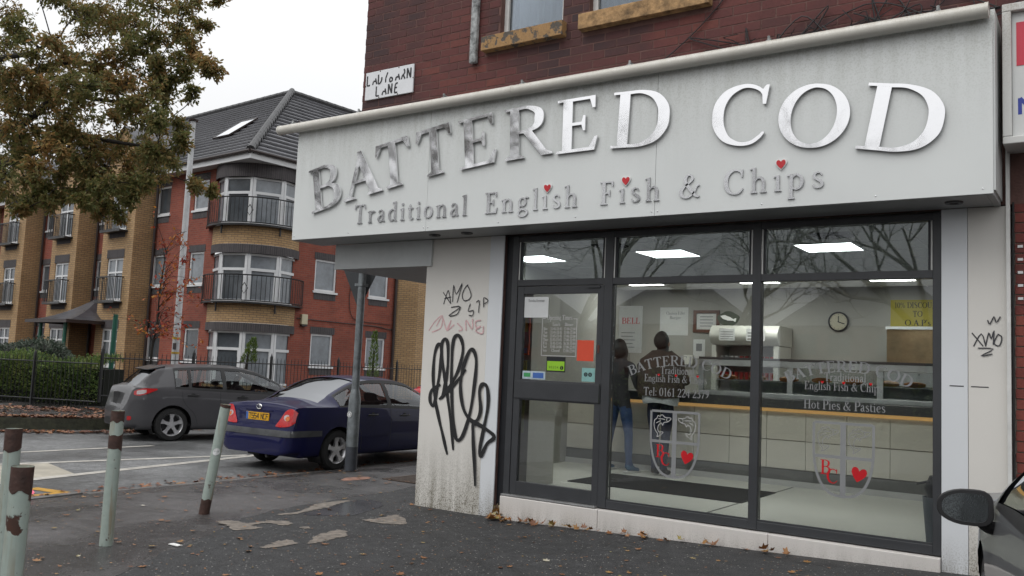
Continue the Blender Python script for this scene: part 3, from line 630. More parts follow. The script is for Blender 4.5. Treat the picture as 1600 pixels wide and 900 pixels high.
# ------------------------------------------------------------------ the shop building
YF = 7.648            # plane of the pillars
def stained(name, col, streak, zlo, zhi, rough=.45, amount=.8):
    """painted cladding with grime that creeps up from the ground in vertical runs; fascia runs darken towards the top"""
    m, nt, b = nodes_of(name)
    ge = nn(nt, 'ShaderNodeNewGeometry'); sp = nn(nt, 'ShaderNodeSeparateXYZ'); nt.links.new(ge.outputs['Position'], sp.inputs[0])
    mp = nn(nt, 'ShaderNodeMapping'); mp.inputs['Scale'].default_value = (14, 14, 1.1); nt.links.new(ge.outputs['Position'], mp.inputs[0])
    n1 = nn(nt, 'ShaderNodeTexNoise', Scale=1., Detail=5.); nt.links.new(mp.outputs[0], n1.inputs['Vector'])
    n2 = nn(nt, 'ShaderNodeTexNoise', Scale=90., Detail=3.); nt.links.new(ge.outputs['Position'], n2.inputs['Vector'])
    n3 = nn(nt, 'ShaderNodeTexNoise', Scale=1.5, Detail=6.); nt.links.new(ge.outputs['Position'], n3.inputs['Vector'])
    h = nn(nt, 'ShaderNodeMapRange'); h.inputs[1].default_value = zhi; h.inputs[2].default_value = zlo; nt.links.new(sp.outputs[2], h.inputs[0])
    pw = nn(nt, 'ShaderNodeMath', operation='POWER'); pw.inputs[1].default_value = 1.6; nt.links.new(h.outputs[0], pw.inputs[0])
    s1 = nn(nt, 'ShaderNodeMapRange'); s1.inputs[1].default_value = .35; s1.inputs[2].default_value = .7; nt.links.new(n1.outputs['Fac'], s1.inputs[0])
    s2 = nn(nt, 'ShaderNodeMapRange'); s2.inputs[1].default_value = .48; s2.inputs[2].default_value = .62; nt.links.new(n2.outputs['Fac'], s2.inputs[0])
    ad = nn(nt, 'ShaderNodeMath', operation='ADD'); nt.links.new(s1.outputs[0], ad.inputs[0]); nt.links.new(s2.outputs[0], ad.inputs[1])
    mu = nn(nt, 'ShaderNodeMath', operation='MULTIPLY'); nt.links.new(pw.outputs[0], mu.inputs[0]); nt.links.new(ad.outputs[0], mu.inputs[1])
    m2 = nn(nt, 'ShaderNodeMath', operation='MULTIPLY', use_clamp=True); m2.inputs[1].default_value = amount; nt.links.new(mu.outputs[0], m2.inputs[0])
    b0 = nn(nt, 'ShaderNodeMixRGB'); b0.inputs[1].default_value = c4(col, .93); b0.inputs[2].default_value = c4(col, 1.05); nt.links.new(n3.outputs['Fac'], b0.inputs[0])
    mx = nn(nt, 'ShaderNodeMixRGB'); mx.inputs[2].default_value = c4(streak); nt.links.new(m2.outputs[0], mx.inputs[0]); nt.links.new(b0.outputs[0], mx.inputs[1]); nt.links.new(mx.outputs[0], b.inputs['Base Color'])
    b.inputs['Roughness'].default_value = rough
    return m
M_cream_panel = stained('cream_cladding', (.66, .64, .60), (.16, .145, .11), 0, .9)
M_white_panel = stained('white_cladding', (.66, .68, .70), (.14, .12, .09), 0, .5, .35)
M_sillp = stained('white_sill_paint', (.62, .59, .56), (.1, .085, .06), -.05, .28, .55, .7)
M_fascia = stained('fascia_panel', (.66, .68, .67), (.36, .37, .33), 4.5, 3.2, .32, .5)  # runs of a greyer tone, strongest towards the top
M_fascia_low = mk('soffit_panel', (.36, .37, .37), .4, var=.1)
M_mortar = mk('mortar', (.13, .07, .06), .95, var=.3, vs=6, bump=.5, bs=60)
M_brick = cellbrick('dark_red_brick', [(0, (.036, .018, .02)), (.25, (.055, .022, .022)), (.5, (.083, .025, .023)), (.75, (.105, .028, .025)), (1, (.14, .038, .028))], .27, .09, 0, -7.6, 4.3)
M_stone = mk('yellow_stone', (.33, .2, .09), .8, var=.65, vs=11, bump=.7, bs=30)
def flaking(name, a, b_, lo, hi, sc):
    m, nt, b = nodes_of(name); co = nn(nt, 'ShaderNodeTexCoord'); t = nn(nt, 'ShaderNodeTexNoise', Scale=sc, Detail=9., Roughness=.6); nt.links.new(co.outputs['Object'], t.inputs['Vector'])
    r = nn(nt, 'ShaderNodeMapRange'); r.inputs[1].default_value = lo; r.inputs[2].default_value = hi; nt.links.new(t.outputs['Fac'], r.inputs[0])
    f = nn(nt, 'ShaderNodeTexNoise', Scale=60., Detail=4.); nt.links.new(co.outputs['Object'], f.inputs['Vector'])
    mx = nn(nt, 'ShaderNodeMixRGB'); mx.inputs[1].default_value = c4(a); mx.inputs[2].default_value = c4(b_); nt.links.new(r.outputs[0], mx.inputs[0])
    fm = nn(nt, 'ShaderNodeMapRange'); fm.inputs[3].default_value = .6; fm.inputs[4].default_value = 1.35; nt.links.new(f.outputs['Fac'], fm.inputs[0]); m2 = nn(nt, 'ShaderNodeMixRGB', blend_type='MULTIPLY'); m2.inputs[0].default_value = 1; nt.links.new(mx.outputs[0], m2.inputs[1]); nt.links.new(fm.outputs[0], m2.inputs[2])
    nt.links.new(m2.outputs[0], b.inputs['Base Color']); b.inputs['Roughness'].default_value = .85; bp = nn(nt, 'ShaderNodeBump', Strength=.6, Distance=.006, invert=True); nt.links.new(r.outputs[0], bp.inputs['Height']); nt.links.new(bp.outputs[0], b.inputs['Normal'])
    return m
M_stone2 = flaking('flaking_ochre_stone', (.34, .2, .085), (.10, .085, .07), .53, .57, 9.)
M_upvc = mk('white_frame', (.62, .62, .6), .35, var=.12, vs=6)
M_frame = mk('anthracite_aluminium', (.038, .040, .044), .42, var=.15, vs=3, spec=.5)
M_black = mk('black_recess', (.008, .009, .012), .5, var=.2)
M_steel = mk('mirror_steel', (.86, .86, .87), .045, metal=1., var=.02, vs=14)
M_silver = mk('brushed_letter', (.60, .60, .61), .10, metal=1., var=.06, vs=10, rvar=.04)
M_glass = glass('shop_glass', (.88, .90, .89))
M_tglass = glass('transom_glass', (.62, .66, .67), refl=1.)
M_red = mk('red_acrylic', (.5, .008, .015), .25, var=.08, coat=.4)
M_vinyl = mk('frosted_vinyl', (.22, .225, .23), .6, var=.1)
M_vinylw = mk('white_vinyl', (.42, .42, .42), .6, var=.05)

shop = thing('shop_building', 'dark red brick corner shop building above the white fish and chip shop front', 'building', (-4, 7.8, 0))
# upper wall with window openings: mortar backing + bricks laid one by one
WX0, WX1, WZ0, WZ1 = -7.6, 6.0, 2.99, 8.6
OPEN = [(-5.55, -4.74, 5.22, 7.0), (-4.42, -3.16, 5.24, 7.0), (-1.2, .0, 5.24, 7.0)]
SILL = [(-5.74, -4.69, 5.055, 5.215), (-4.50, -3.08, 5.07, 5.235), (-1.36, .12, 5.07, 5.235)]
m = MB(); xs = sorted({WX0, WX1, *[o[0] for o in OPEN], *[o[1] for o in OPEN]}); zs = sorted({WZ0, WZ1, *[o[2] for o in OPEN], *[o[3] for o in OPEN]})
for x0, x1 in zip(xs[:-1], xs[1:]):
    for z0, z1 in zip(zs[:-1], zs[1:]):
        cx, cz = (x0+x1)/2, (z0+z1)/2
        if any(o[0] < cx < o[1] and o[2] < cz < o[3] for o in OPEN): continue
        m.box(x0, 7.6555, z0, x1, 7.93, z1)
upper = m.obj('upper_wall', M_mortar, shop)
BL, BH = .27, .09
bricks = []
for r in range(int((6.9-4.3)/BH)):
    for c in range(-1, 58):
        x0 = WX0+(c-.5*(r % 2))*BL+.003; x1 = x0+BL-.006; z0 = 4.3+r*BH+.003; z1 = z0+BH-.006
        x0 = max(x0, WX0-.006); x1 = min(x1, 5.9)
        if x1-x0 < .03: continue
        segs = [(x0, x1)]
        for o in OPEN + SILL:
            if z1 > o[2] and z0 < o[3]:
                ns = []
                for a, b in segs:
                    if b <= o[0] or a >= o[1]: ns.append((a, b))
                    else:
                        if o[0]-a > .03: ns.append((a, o[0]-.004))
                        if b-o[1] > .03: ns.append((o[1]+.004, b))
                segs = ns
        for a, b in segs: bricks.append((a, b, z0, z1))
def seen(b):
    p = Vector(((b[0]+b[1])/2, 7.65, (b[2]+b[3])/2))-CAM; d = p.dot(_f); u, v = p.dot(_R)/d, p.dot(_U)/d
    return abs(u) < .585 and abs(v) < .335 and b[2] > 4.33
vis = [b for b in bricks if seen(b)]; vis.sort(key=lambda b: (Vector(((b[0]+b[1])/2, 7.65, b[2]))-CAM).length)
vis_s = set(vis[:300])
bm_cache = {}
for b in vis[:300]:
    w = round(b[1]-b[0], 3); key = (w, random.randrange(3))
    if key not in bm_cache:
        q = MB(); j = .0015
        e = .004; y0 = -.016+random.uniform(-.001, .002)
        q.add([(0, .004, 0), (w, .004, 0), (w, .004, BH-.006), (0, .004, BH-.006), (e, y0, e), (w-e, y0+random.uniform(-j, j), e), (w-e, y0, BH-.006-e), (e, y0+random.uniform(-j, j), BH-.006-e)],
              [(4, 5, 6, 7), (0, 1, 5, 4), (1, 2, 6, 5), (2, 3, 7, 6), (3, 0, 4, 7)])
        bm_cache[key] = q.mesh('brick', M_brick)
    place('brick', bm_cache[key], upper, Matrix.Translation(WM[shop].inverted() @ Vector((b[0], 7.667, b[2]))))
m = MB()
for b in bricks:
    if b in vis_s: continue
    y = 7.651+random.uniform(-.001, .002); e = .004
    m.add([(b[0], 7.671, b[2]), (b[1], 7.671, b[2]), (b[1], 7.671, b[3]), (b[0], 7.671, b[3]), (b[0]+e, y, b[2]+e), (b[1]-e, y, b[2]+e), (b[1]-e, y, b[3]-e), (b[0]+e, y, b[3]-e)],
          [(4, 5, 6, 7), (0, 1, 5, 4), (1, 2, 6, 5), (2, 3, 7, 6), (3, 0, 4, 7)])
m.obj('brickwork', M_brick, upper, kind='stuff')
M_bw = brickmat('side_brick', (.085, .02, .018), (.05, .017, .017), (.06, .045, .04))
m = MB()
m.add([(-7.598, 7.93, 2.99), (-7.598, 15, 2.99), (-7.598, 15, 8.6), (-7.598, 7.93, 8.6)], [(0, 3, 2, 1)], [[(0, 0), (0, 5.6), (7, 5.6), (7, 0)]])
m.obj('side_wall', M_bw, shop)
M_slate = mk('slate', (.05, .05, .055), .6, var=.3, vs=8)
m = MB(); m.add([(-7.9, 7.4, 8.6), (6.2, 7.4, 8.6), (6.2, 15.2, 8.6), (-7.9, 15.2, 8.6), (-5, 11.2, 11.2), (4, 11.2, 11.2)], [(0, 1, 5, 4), (1, 2, 5), (2, 3, 4, 5), (3, 0, 4), (3, 2, 1, 0)]); m.obj('roof', M_slate, shop)
for (x0, x1, z0, z1) in SILL:
    m = MB(); m.box(x0, 7.56, z0, x1, 7.70, z1); m.obj('stone_sill', M_stone2 if x0 < -5 else M_stone, shop, bevel=.006)
M_curt = mk('net_curtain', (.42, .45, .48), .9, var=.12, vs=2)
M_wg = glass('upstairs_glass', (.75, .8, .84))
for (x0, x1, z0, z1) in OPEN:
    m = MB(); f = .055
    m.box(x0, 7.73, z0, x0+f, 7.80, z1).box(x1-f, 7.73, z0, x1, 7.80, z1).box(x0+f, 7.732, z0, x1-f, 7.798, z0+.07).box(x0+f, 7.732, z1-f, x1-f, 7.798, z1).box(x0+f, 7.735, z0+.95, x1-f, 7.795, z0+1.0)
    w = m.obj('window_frame', M_upvc, shop)
    MB().box(x0+f, 7.76, z0+.07, x1-f, 7.766, z1-f).obj('pane', M_wg, w)
    q = MB(); n = 40; pts = [(x0+(x1-x0)*i/n, 7.86+.025*sin(i*1.3)+.012*sin(i*2.9)) for i in range(n+1)]
    q.add([(p[0], p[1], z0) for p in pts]+[(p[0], p[1], z1) for p in pts], [(i, i+1, n+2+i, n+1+i) for i in range(n)])
    q.obj('net_curtain', M_curt, w, smooth=True)
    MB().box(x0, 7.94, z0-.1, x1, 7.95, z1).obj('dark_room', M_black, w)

# weathered timber strip, old pipe end and cables on the brickwork
M_oldw = mk('weathered_paint', (.30, .31, .31), .8, var=.75, vs=16, bump=.6, bs=40)
m = MB(); m.box(-5.92, 7.585, 4.95, -5.83, 7.645, 8.0); m.obj('old_pipe_casing', M_oldw, shop, bevel=.015)
M_cable = mk('black_cable', (.012, .012, .013), .6, var=.2)
random.seed(3)
for i in range(9):
    x = -3.0+i*.28; pts = []
    for k in range(7):
        pts.append((x+random.uniform(-.3, .5)*k/3, 7.635-random.random()*.03, 4.42+random.random()*.42*(1 if k % 2 else .4)))
    MB().tube(catmull(pts, 6), .006, 5).obj('cable', M_cable, shop, smooth=True)
for i in range(26):
    x = random.uniform(-2.9, -.75); z = 4.42; p = [(x, 7.62, z)]
    for k in range(4): p.append((p[-1][0]+random.uniform(-.15, .2), 7.62-random.random()*.06, p[-1][2]+random.uniform(-.02, .14)))
    MB().tube(catmull(p, 3), .0045, 4).obj('dead_creeper_stem', M_cable, shop)
MB().tube(catmull([(-3.9, 7.64, 4.42), (-3.35, 7.63, 4.75), (-2.9, 7.64, 5.2), (-2.7, 7.64, 5.8)], 6), .006, 5).obj('cable', M_cable, shop)
# shop side walls, pillars and the boarded soffit at the corner
M_inwall = mk('shop_wall', (.34, .335, .31), .6, var=.05, vs=2)
MB().add([(-6.42, 7.662, -.1), (-6.95, 14, -.1), (-6.95, 14, 3.0), (-6.42, 7.662, 3.0), (-6.30, 7.662, -.1), (-6.80, 14, -.1), (-6.80, 14, 3.0), (-6.30, 7.662, 3.0)], [(0, 1, 2, 3), (4, 7, 6, 5), (0, 3, 7, 4), (1, 5, 6, 2)]).obj('side_wall_ground_floor', M_inwall, shop)
pil = MB().box(-6.42, YF, -.05, -5.541, 7.66, 2.978).obj('pillar_panel', M_cream_panel, shop, bevel=.002)
MB().box(-5.538, YF-.004, -.06, -5.355, 7.66, 2.978).obj('pillar_trim', M_white_panel, shop, bevel=.002)
MB().box(-6.42, 7.662, -.05, -5.36, 7.9, 2.975).obj('pillar_core', M_mortar, shop)
MB().box(-1.108, YF-.003, 0, -.922, 7.66, 2.978).obj('pillar_trim', M_white_panel, shop, bevel=.002)
pil2 = MB().box(-.919, YF, 0, -.655, 7.66, 2.978).obj('pillar_panel', M_cream_panel, shop, bevel=.002)
MB().box(-1.106, 7.662, 0, -.66, 7.9, 2.975).obj('pillar_core', M_mortar, shop)
MB().box(-7.87, 7.62, 2.675, -6.34, 7.646, 2.976).obj('corner_board', mk('corner_board_paint', (.52, .54, .54), .4, var=.08), shop, bevel=.002)
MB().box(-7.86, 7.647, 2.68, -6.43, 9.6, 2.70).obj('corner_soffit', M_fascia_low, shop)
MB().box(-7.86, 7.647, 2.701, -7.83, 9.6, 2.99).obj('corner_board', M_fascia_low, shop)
MB().box(-.652, 7.60, 0, -.625, 7.64, 4.2).obj('white_trunking', M_upvc, shop)
MB().tube([(-.61, 7.63, .1), (-.612, 7.63, 1.5), (-.605, 7.63, 3.0)], .008, 6).obj('cable', M_cable, shop)

# graffiti paint on the panels
M_spray = mk('black_spray', (.01, .01, .011), .55, var=.2); M_marker = mk('black_marker', (.03, .03, .035), .6, var=.3); M_pinkp = mk('pink_spray', (.60, .38, .39), .7, var=.3, vs=20)
MAIN = [
 [(-5.991, 0.598), (-6.066, 0.802), (-6.137, 0.992), (-6.207, 1.217), (-6.244, 1.446), (-6.238, 1.679), (-6.194, 1.79), (-6.144, 1.748), (-6.15, 1.516), (-6.182, 1.284), (-6.214, 1.118), (-6.268, 1.164), (-6.254, 1.281), (-6.131, 1.352)],
 [(-5.912, 0.654), (-5.959, 0.939), (-6.043, 1.291), (-6.117, 1.583), (-6.146, 1.781), (-6.1, 1.855), (-6.054, 1.783), (-6.045, 1.52), (-6.075, 1.322), (-6.109, 1.196)],
 [(-6.109, 1.196), (-5.985, 1.359), (-5.892, 1.526), (-5.843, 1.722), (-5.871, 1.852), (-5.936, 1.9), (-5.985, 1.817), (-5.987, 1.522), (-5.962, 1.198), (-5.916, 0.91), (-5.866, 0.77), (-5.788, 0.824), (-5.703, 1.085), (-5.662, 1.406), (-5.655, 1.631), (-5.702, 1.742), (-5.761, 1.718), (-5.831, 1.528), (-5.851, 1.333), (-5.797, 1.111), (-5.697, 0.996), (-5.613, 0.989), (-5.565, 1.109), (-5.592, 1.298), (-5.557, 1.379), (-5.492, 1.35), (-5.47, 1.162), (-5.514, 0.908), (-5.552, 0.685), (-5.529, 0.631), (-5.459, 0.762), (-5.37, 0.836), (-5.467, 0.905), (-5.64, 0.962), (-5.648, 0.835), (-5.61, 0.523), (-5.589, 0.306)],
 [(-6.142, 1.188), (-5.943, 1.355), (-5.79, 1.53)]]
m = MB()
for k, s in enumerate(MAIN): ribbon(m, s, .042, YF-.004-.0012*k, jitter=.15)
m.obj('graffiti', M_spray, pil, label='large looping black spray tag')
TAGS = [[(-6.164, 2.376), (-6.099, 2.304), (-6.053, 2.251)], [(-6.149, 2.242), (-6.109, 2.361), (-6.089, 2.394), (-6.063, 2.313), (-6.047, 2.246)], [(-6.141, 2.304), (-6.046, 2.322)],
 [(-6.022, 2.265), (-6.018, 2.455), (-5.976, 2.35), (-5.9, 2.472), (-5.929, 2.359), (-5.958, 2.26)], [(-5.817, 2.457), (-5.861, 2.415), (-5.892, 2.34), (-5.865, 2.283), (-5.806, 2.287), (-5.768, 2.329), (-5.79, 2.395), (-5.828, 2.452)],
 [(-6.038, 2.207), (-5.905, 2.213), (-6.066, 2.114), (-5.95, 2.13), (-5.905, 2.213)], [(-5.772, 2.245), (-5.796, 2.163), (-5.727, 2.173), (-5.736, 2.115), (-5.785, 2.121)], [(-5.692, 2.261), (-5.652, 2.277), (-5.657, 2.147)], [(-5.588, 2.205), (-5.594, 2.309), (-5.533, 2.276), (-5.582, 2.244)]]
m = MB()
for k, s in enumerate(TAGS): ribbon(m, s, .011, YF-.001*k-.001, n=3, taper=False)
m.obj('graffiti', M_marker, pil, label='small black marker tags')
PINK = [[(-6.342, 1.944), (-6.262, 2.046), (-6.159, 2.113), (-6.172, 1.98), (-6.297, 1.928)], [(-6.237, 1.996), (-6.158, 2.097), (-6.085, 1.948), (-6.03, 2.064)], [(-6.03, 2.064), (-6.085, 1.948), (-5.985, 2.015)], [(-5.944, 2.032), (-5.866, 1.967), (-5.918, 1.95)],
 [(-5.815, 1.951), (-5.822, 2.065), (-5.735, 1.968), (-5.734, 2.082)], [(-5.62, 2.066), (-5.691, 2.05), (-5.676, 1.985), (-5.616, 2.002), (-5.686, 1.953), (-5.592, 1.922), (-5.585, 2.002)]]
m = MB()
for k, s in enumerate(PINK): ribbon(m, s, .014, YF-.0008*k-.0005, n=4, taper=False)
m.obj('graffiti', M_pinkp, pil, label='faint pink scrawl')
RT = [[(-0.893, 1.995), (-0.814, 1.891)], [(-0.881, 1.89), (-0.828, 1.989), (-0.799, 1.898)], [(-0.799, 1.891), (-0.776, 1.997), (-0.761, 1.948), (-0.741, 2.014), (-0.747, 1.906)], [(-0.718, 1.981), (-0.741, 1.916), (-0.704, 1.9), (-0.689, 1.965), (-0.718, 1.988)], [(-0.852, 1.877), (-0.747, 1.873), (-0.829, 1.818), (-0.753, 1.834)], [(-0.784, 2.095), (-0.769, 2.063), (-0.74, 2.122), (-0.726, 2.076), (-0.697, 2.122)]]
m = MB()
for k, s in enumerate(RT): ribbon(m, s, .009, YF-.001*k-.001, n=3, taper=False)
m.obj('graffiti', M_marker, pil2, label='small black marker tag')
m = MB(); m.box(-1.05, YF-.0045, 1.575, -.95, YF-.003, 1.583); m.box(-.90, YF-.0015, 1.575, -.78, YF, 1.583); m.obj('scratch', M_marker, pil2)

# ------------------------------------------------------------------ fascia sign
sign = thing('fascia_sign', 'long pale grey shop sign reading BATTERED COD in mirrored steel letters', 'shop sign', (-4.4, 7.4, 2.98))
FX0, FX1, FY, FZ0, FZ1 = -8.14, -.69, 7.15, 2.985, 4.33
seams = [FX0, -6.05, -3.38, FX1]
for a, b in zip(seams[:-1], seams[1:]): MB().box(a+.0015, FY, FZ0, b-.0015, FY+.02, FZ1).obj('panel', M_fascia, sign, bevel=.002)
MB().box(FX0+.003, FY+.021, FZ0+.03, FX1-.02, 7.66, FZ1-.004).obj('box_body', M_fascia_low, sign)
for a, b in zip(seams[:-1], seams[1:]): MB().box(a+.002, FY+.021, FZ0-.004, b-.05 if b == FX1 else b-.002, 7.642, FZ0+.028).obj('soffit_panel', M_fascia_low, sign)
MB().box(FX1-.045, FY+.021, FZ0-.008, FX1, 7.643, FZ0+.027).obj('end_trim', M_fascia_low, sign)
MB().box(FX1-.018, FY+.021, FZ0+.029, FX1+.012, 7.645, FZ1+.05).obj('end_cap', M_fascia, sign)
M_dl = mk('downlight', (.05, .05, .05), .4, var=.2)
for x in (-6.1, -5.66, -.98):
    q = MB(); q.lathe([(.0, .0), (.03, -.003), (.035, -.012), (.06, -.014), (.066, -.004), (.066, .0)], 18, (x, 7.37, FZ0-.0045)); q.obj('downlight', M_dl, sign, smooth=True)
for x in (-8.1, -7.2, -6.08, -6.02, -5.1, -4.2, -3.41, -3.35, -2.4, -1.5, -.76):
    for z in (FZ0+.04,): MB().lathe([(0, -.004), (.006, -.003), (.008, 0)], 8, (x, FY, z), 'Y').obj('fixing_screw', M_steel, sign)
# big letters: (glyph, x, z of the baseline's left end, turn in degrees, width)
BIG = [('B', -7.80, 3.275, 11, .50), ('A', -7.285, 3.375, 9.2, .60), ('T', -6.775, 3.455, 9, .54), ('T', -6.19, 3.545, 8, .52), ('E', -5.615, 3.60, 5.5, .51), ('R', -5.05, 3.64, 2.5, .57), ('E', -4.44, 3.65, .3, .49), ('D', -3.85, 3.645, -2.6, .60), ('C', -2.90, 3.575, -7, .53), ('O', -2.315, 3.505, -9, .60), ('D', -1.665, 3.415, -11, .62)]
for ch, x, z, a, w in BIG:
    a = radians(a); ux = Vector((cos(a), 0, sin(a))); uz = Vector((-sin(a), 0, cos(a)))
    m = MB(); glyph_mesh(m, ch, Vector((x, FY, z)), ux, uz, Vector((0, -1, 0)), .53, .030, w/(G[ch][0]*.53), .009)
    q = MB()
    for k in range(3): q.cyl((x+ux.x*w*(.3+.2*k), FY, z+.15+.1*k), (x+ux.x*w*(.3+.2*k), FY-.017, z+.15+.1*k), .005, n=6)
    o = m.obj('letter', M_steel, sign, label='mirrored steel letter '+ch)
h_ = .215
for word, x0, x1 in (('Tradıtıonal', -7.11, -5.46), ('English', -5.27, -4.13), ('Fish', -3.94, -3.27), ('&', -3.15, -2.86), ('Chips', -2.74, -1.85)):
    wt = text_width(word, .10); sx = (x1-x0)/(wt*h_); x = x0
    for ch in word:
        cc = 'ı' if (ch == 'i' and word != 'Tradıtıonal') else ('i' if ch == 'ı' else ch)
        m = MB(); glyph_mesh(m, cc, Vector((x, FY, 3.12)), Vector((1, 0, 0)), Vector((0, 0, 1)), Vector((0, -1, 0)), h_, .013, min(sx, 1.12), .003)
        m.obj('small_letter', M_silver, sign)
        x += (G[ch][0]+.10)*h_*sx
M_whitea = mk('white_acrylic', (.75, .75, .74), .3, var=.05)
for x, z in ((-4.52, 3.325), (-3.67, 3.325), (-2.24, 3.345)):
    a = MB(); heart(a, x, z, .098, FY, .004, .013); a = a.obj('heart', M_whitea, sign)
    b = MB(); heart(b, x, z, .078, FY, .0135, .018); b.obj('red_face', M_red, a)
# tubular light trough along the top
tr = thing('sign_light_trough', 'long off-white tubular light casing along the top of the shop sign', 'sign light', (-4.57, 7.1, 4.28))
M_trough = stained('trough_paint', (.60, .58, .53), (.30, .26, .19), 4.42, 4.26, .35, .5)
MB().cyl((-8.40, 7.085, 4.345), (-.72, 7.085, 4.345), .056, n=24).obj('tube_casing', M_trough, tr, smooth=True)
for x in (-8.40, -.72, -4.95): MB().cyl((x-.012, 7.085, 4.345), (x+.012, 7.085, 4.345), .0595, n=24).obj('end_collar', M_trough, tr, smooth=True)
for x in (-8.2, -7.1, -5.85, -4.85, -3.65, -2.35, -1.05):
    q = MB(); q.box(x-.02, 7.08, 4.403, x+.02, 7.66, 4.41); q.cyl((x, 7.10, 4.40), (x, 7.10, 4.45), .012, n=8); q.box(x-.012, 7.11, 4.41, x+.012, 7.22, 4.435)
    q.obj('bracket', M_oldw, tr)

# ------------------------------------------------------------------ street name plate
plate = thing('street_name_sign', 'worn white street name plate reading LADYBARN LANE on the brick corner', 'street sign', (-7.15, 7.64, 4.75))
M_plate = mk('enamel_white', (.70, .71, .73), .3, var=.05); M_platetxt = mk('plate_black', (.012, .012, .015), .5, var=.2)
po = MB().box(-7.535, 7.626, 4.755, -6.765, 7.646, 5.10).obj('plate', M_plate, plate, bevel=.003)
Lw = {'L': [[(0, 1), (0, 0), (.55, 0)]], 'A': [[(0, 0), (.14, .34), (.62, .34)], [(.5, .62), (.75, 0)]], 'D': [[(0, .95), (0, 0), (.35, .02), (.6, .3), (.62, .62)]], 'Y': [[(.3, 0), (.3, .45), (.62, 1)]],
      'B': [[(0, .35), (0, 0), (.38, .0), (.52, .18), (.4, .38), (.02, .40)]], 'R': [[(.02, 0), (.2, .42), (.5, .5), (.58, .75), (.42, 1)], [(.3, .45), (.65, 0)]], 'N': [[(0, 0), (0, 1), (.6, .02), (.6, 1)]], 'E': [[(.5, .98), (.1, .86), (.02, .5), (0, 0), (.5, 0)], [(.02, .5), (.42, .5)]]}
k = 0
for word, x0, z0, st in (('LADYBARN', -7.508, 4.935, .0925), ('LANE', -7.35, 4.785, .1)):
    for i, ch in enumerate(word):
        m = MB()
        for pl in Lw[ch]:
            pts = [(x0+i*st+u*.09, z0+v*.122) for u, v in pl]
            for a, b in zip(pts[:-1], pts[1:]):
                ribbon(m, [a, b], .021, 7.626-.0003*k, .0008, 0, 1, False); k = (k+1) % 9
        m.obj('letter', M_platetxt, po)
for x, z in ((-7.3, 5.09), (-7.0, 5.09), (-7.53, 4.93), (-6.77, 4.93), (-7.3, 4.765), (-7.0, 4.765)):
    MB().lathe([(0, -.004), (.007, -.003), (.009, 0)], 8, (x, 7.626, z), 'Y').obj('fixing_screw', M_iron, plate)

# ------------------------------------------------------------------ shop front: frame, panes, door
front = thing('shopfront', 'dark grey aluminium glazed shop front with door and two large windows', 'shop front', (-3.2, 7.7, .25))
fy0, fy1 = 7.652, 7.752
MB().box(-5.352, 7.70, .0, -5.245, 7.80, 2.97).obj('dark_jamb', M_black, front)
MB().box(-5.244, fy0, .262, -5.172, fy1, 2.96).obj('jamb', M_frame, front, bevel=.004)
MB().box(-1.172, fy0, .262, -1.109, fy1, 2.96).obj('jamb', M_frame, front, bevel=.004)
MB().box(-4.135, fy0, .262, -4.045, fy1, 2.96).obj('mullion', M_frame, front, bevel=.004)
MB().box(-2.645, fy0, .262, -2.567, fy1, 2.96).obj('mullion', M_frame, front, bevel=.004)
BAY = [(-5.172, -4.135), (-4.045, -2.645), (-2.567, -1.172)]
for i, (a, b) in enumerate(BAY):
    MB().box(a, fy0+.004, 2.43, b, fy1-.004, 2.495).obj('transom', M_frame, front, bevel=.003)
    MB().box(a, fy0+.004, 2.90, b, fy1-.004, 2.958).obj('head_rail', M_frame, front, bevel=.003)
    # beads at the sides of the top panes, white to paint the light they catch
    for x in (a+.003, b-.015):
        MB().box(x, fy0+.012, 2.497, x+.012, fy0+.03, 2.898).obj('glazing_bead', M_upvc, front)
        MB().box(x+(.014 if x < (a+b)/2 else -.02), fy0+.014, 2.497, x+(.034 if x < (a+b)/2 else -.002), fy0+.05, 2.898).obj('gasket', M_black, front)
    MB().box(a+.035, 7.70, 2.497, b-.035, 7.706, 2.899).obj('top_pane', M_tglass, front)
    if i:
        MB().box(a, fy0+.004, .262, b, fy1-.004, .335).obj('bottom_rail', M_frame, front, bevel=.003)
        MB().box(a, fy0+.012, .336, b, fy0+.03, .352).obj('glazing_bead', M_frame, front)
panes = [MB().box(a+.004, 7.70, .337, b-.004, 7.706, 2.428).obj('pane', M_glass, front) for a, b in BAY[1:]]
# sill below the glass, cut into lengths, and the door's threshold
for a, b in ((-5.243, -4.10), (-4.097, -2.45), (-2.447, -1.112)):
    MB().add([(a, 7.60, -.05), (b, 7.60, -.05), (b, 7.60, .250), (a, 7.60, .250), (a, 7.9, -.05), (b, 7.9, -.05), (b, 7.9, .258), (a, 7.9, .258)], [(0, 1, 2, 3), (3, 2, 6, 7), (1, 5, 6, 2), (0, 3, 7, 4), (4, 7, 6, 5)]).obj('sill_block', M_sillp, front, bevel=.006)
MB().box(-5.24, 7.61, .2585, -4.14, 7.75, .272).obj('threshold', mk('worn_aluminium', (.42, .42, .42), .4, metal=.6, var=.3), front)
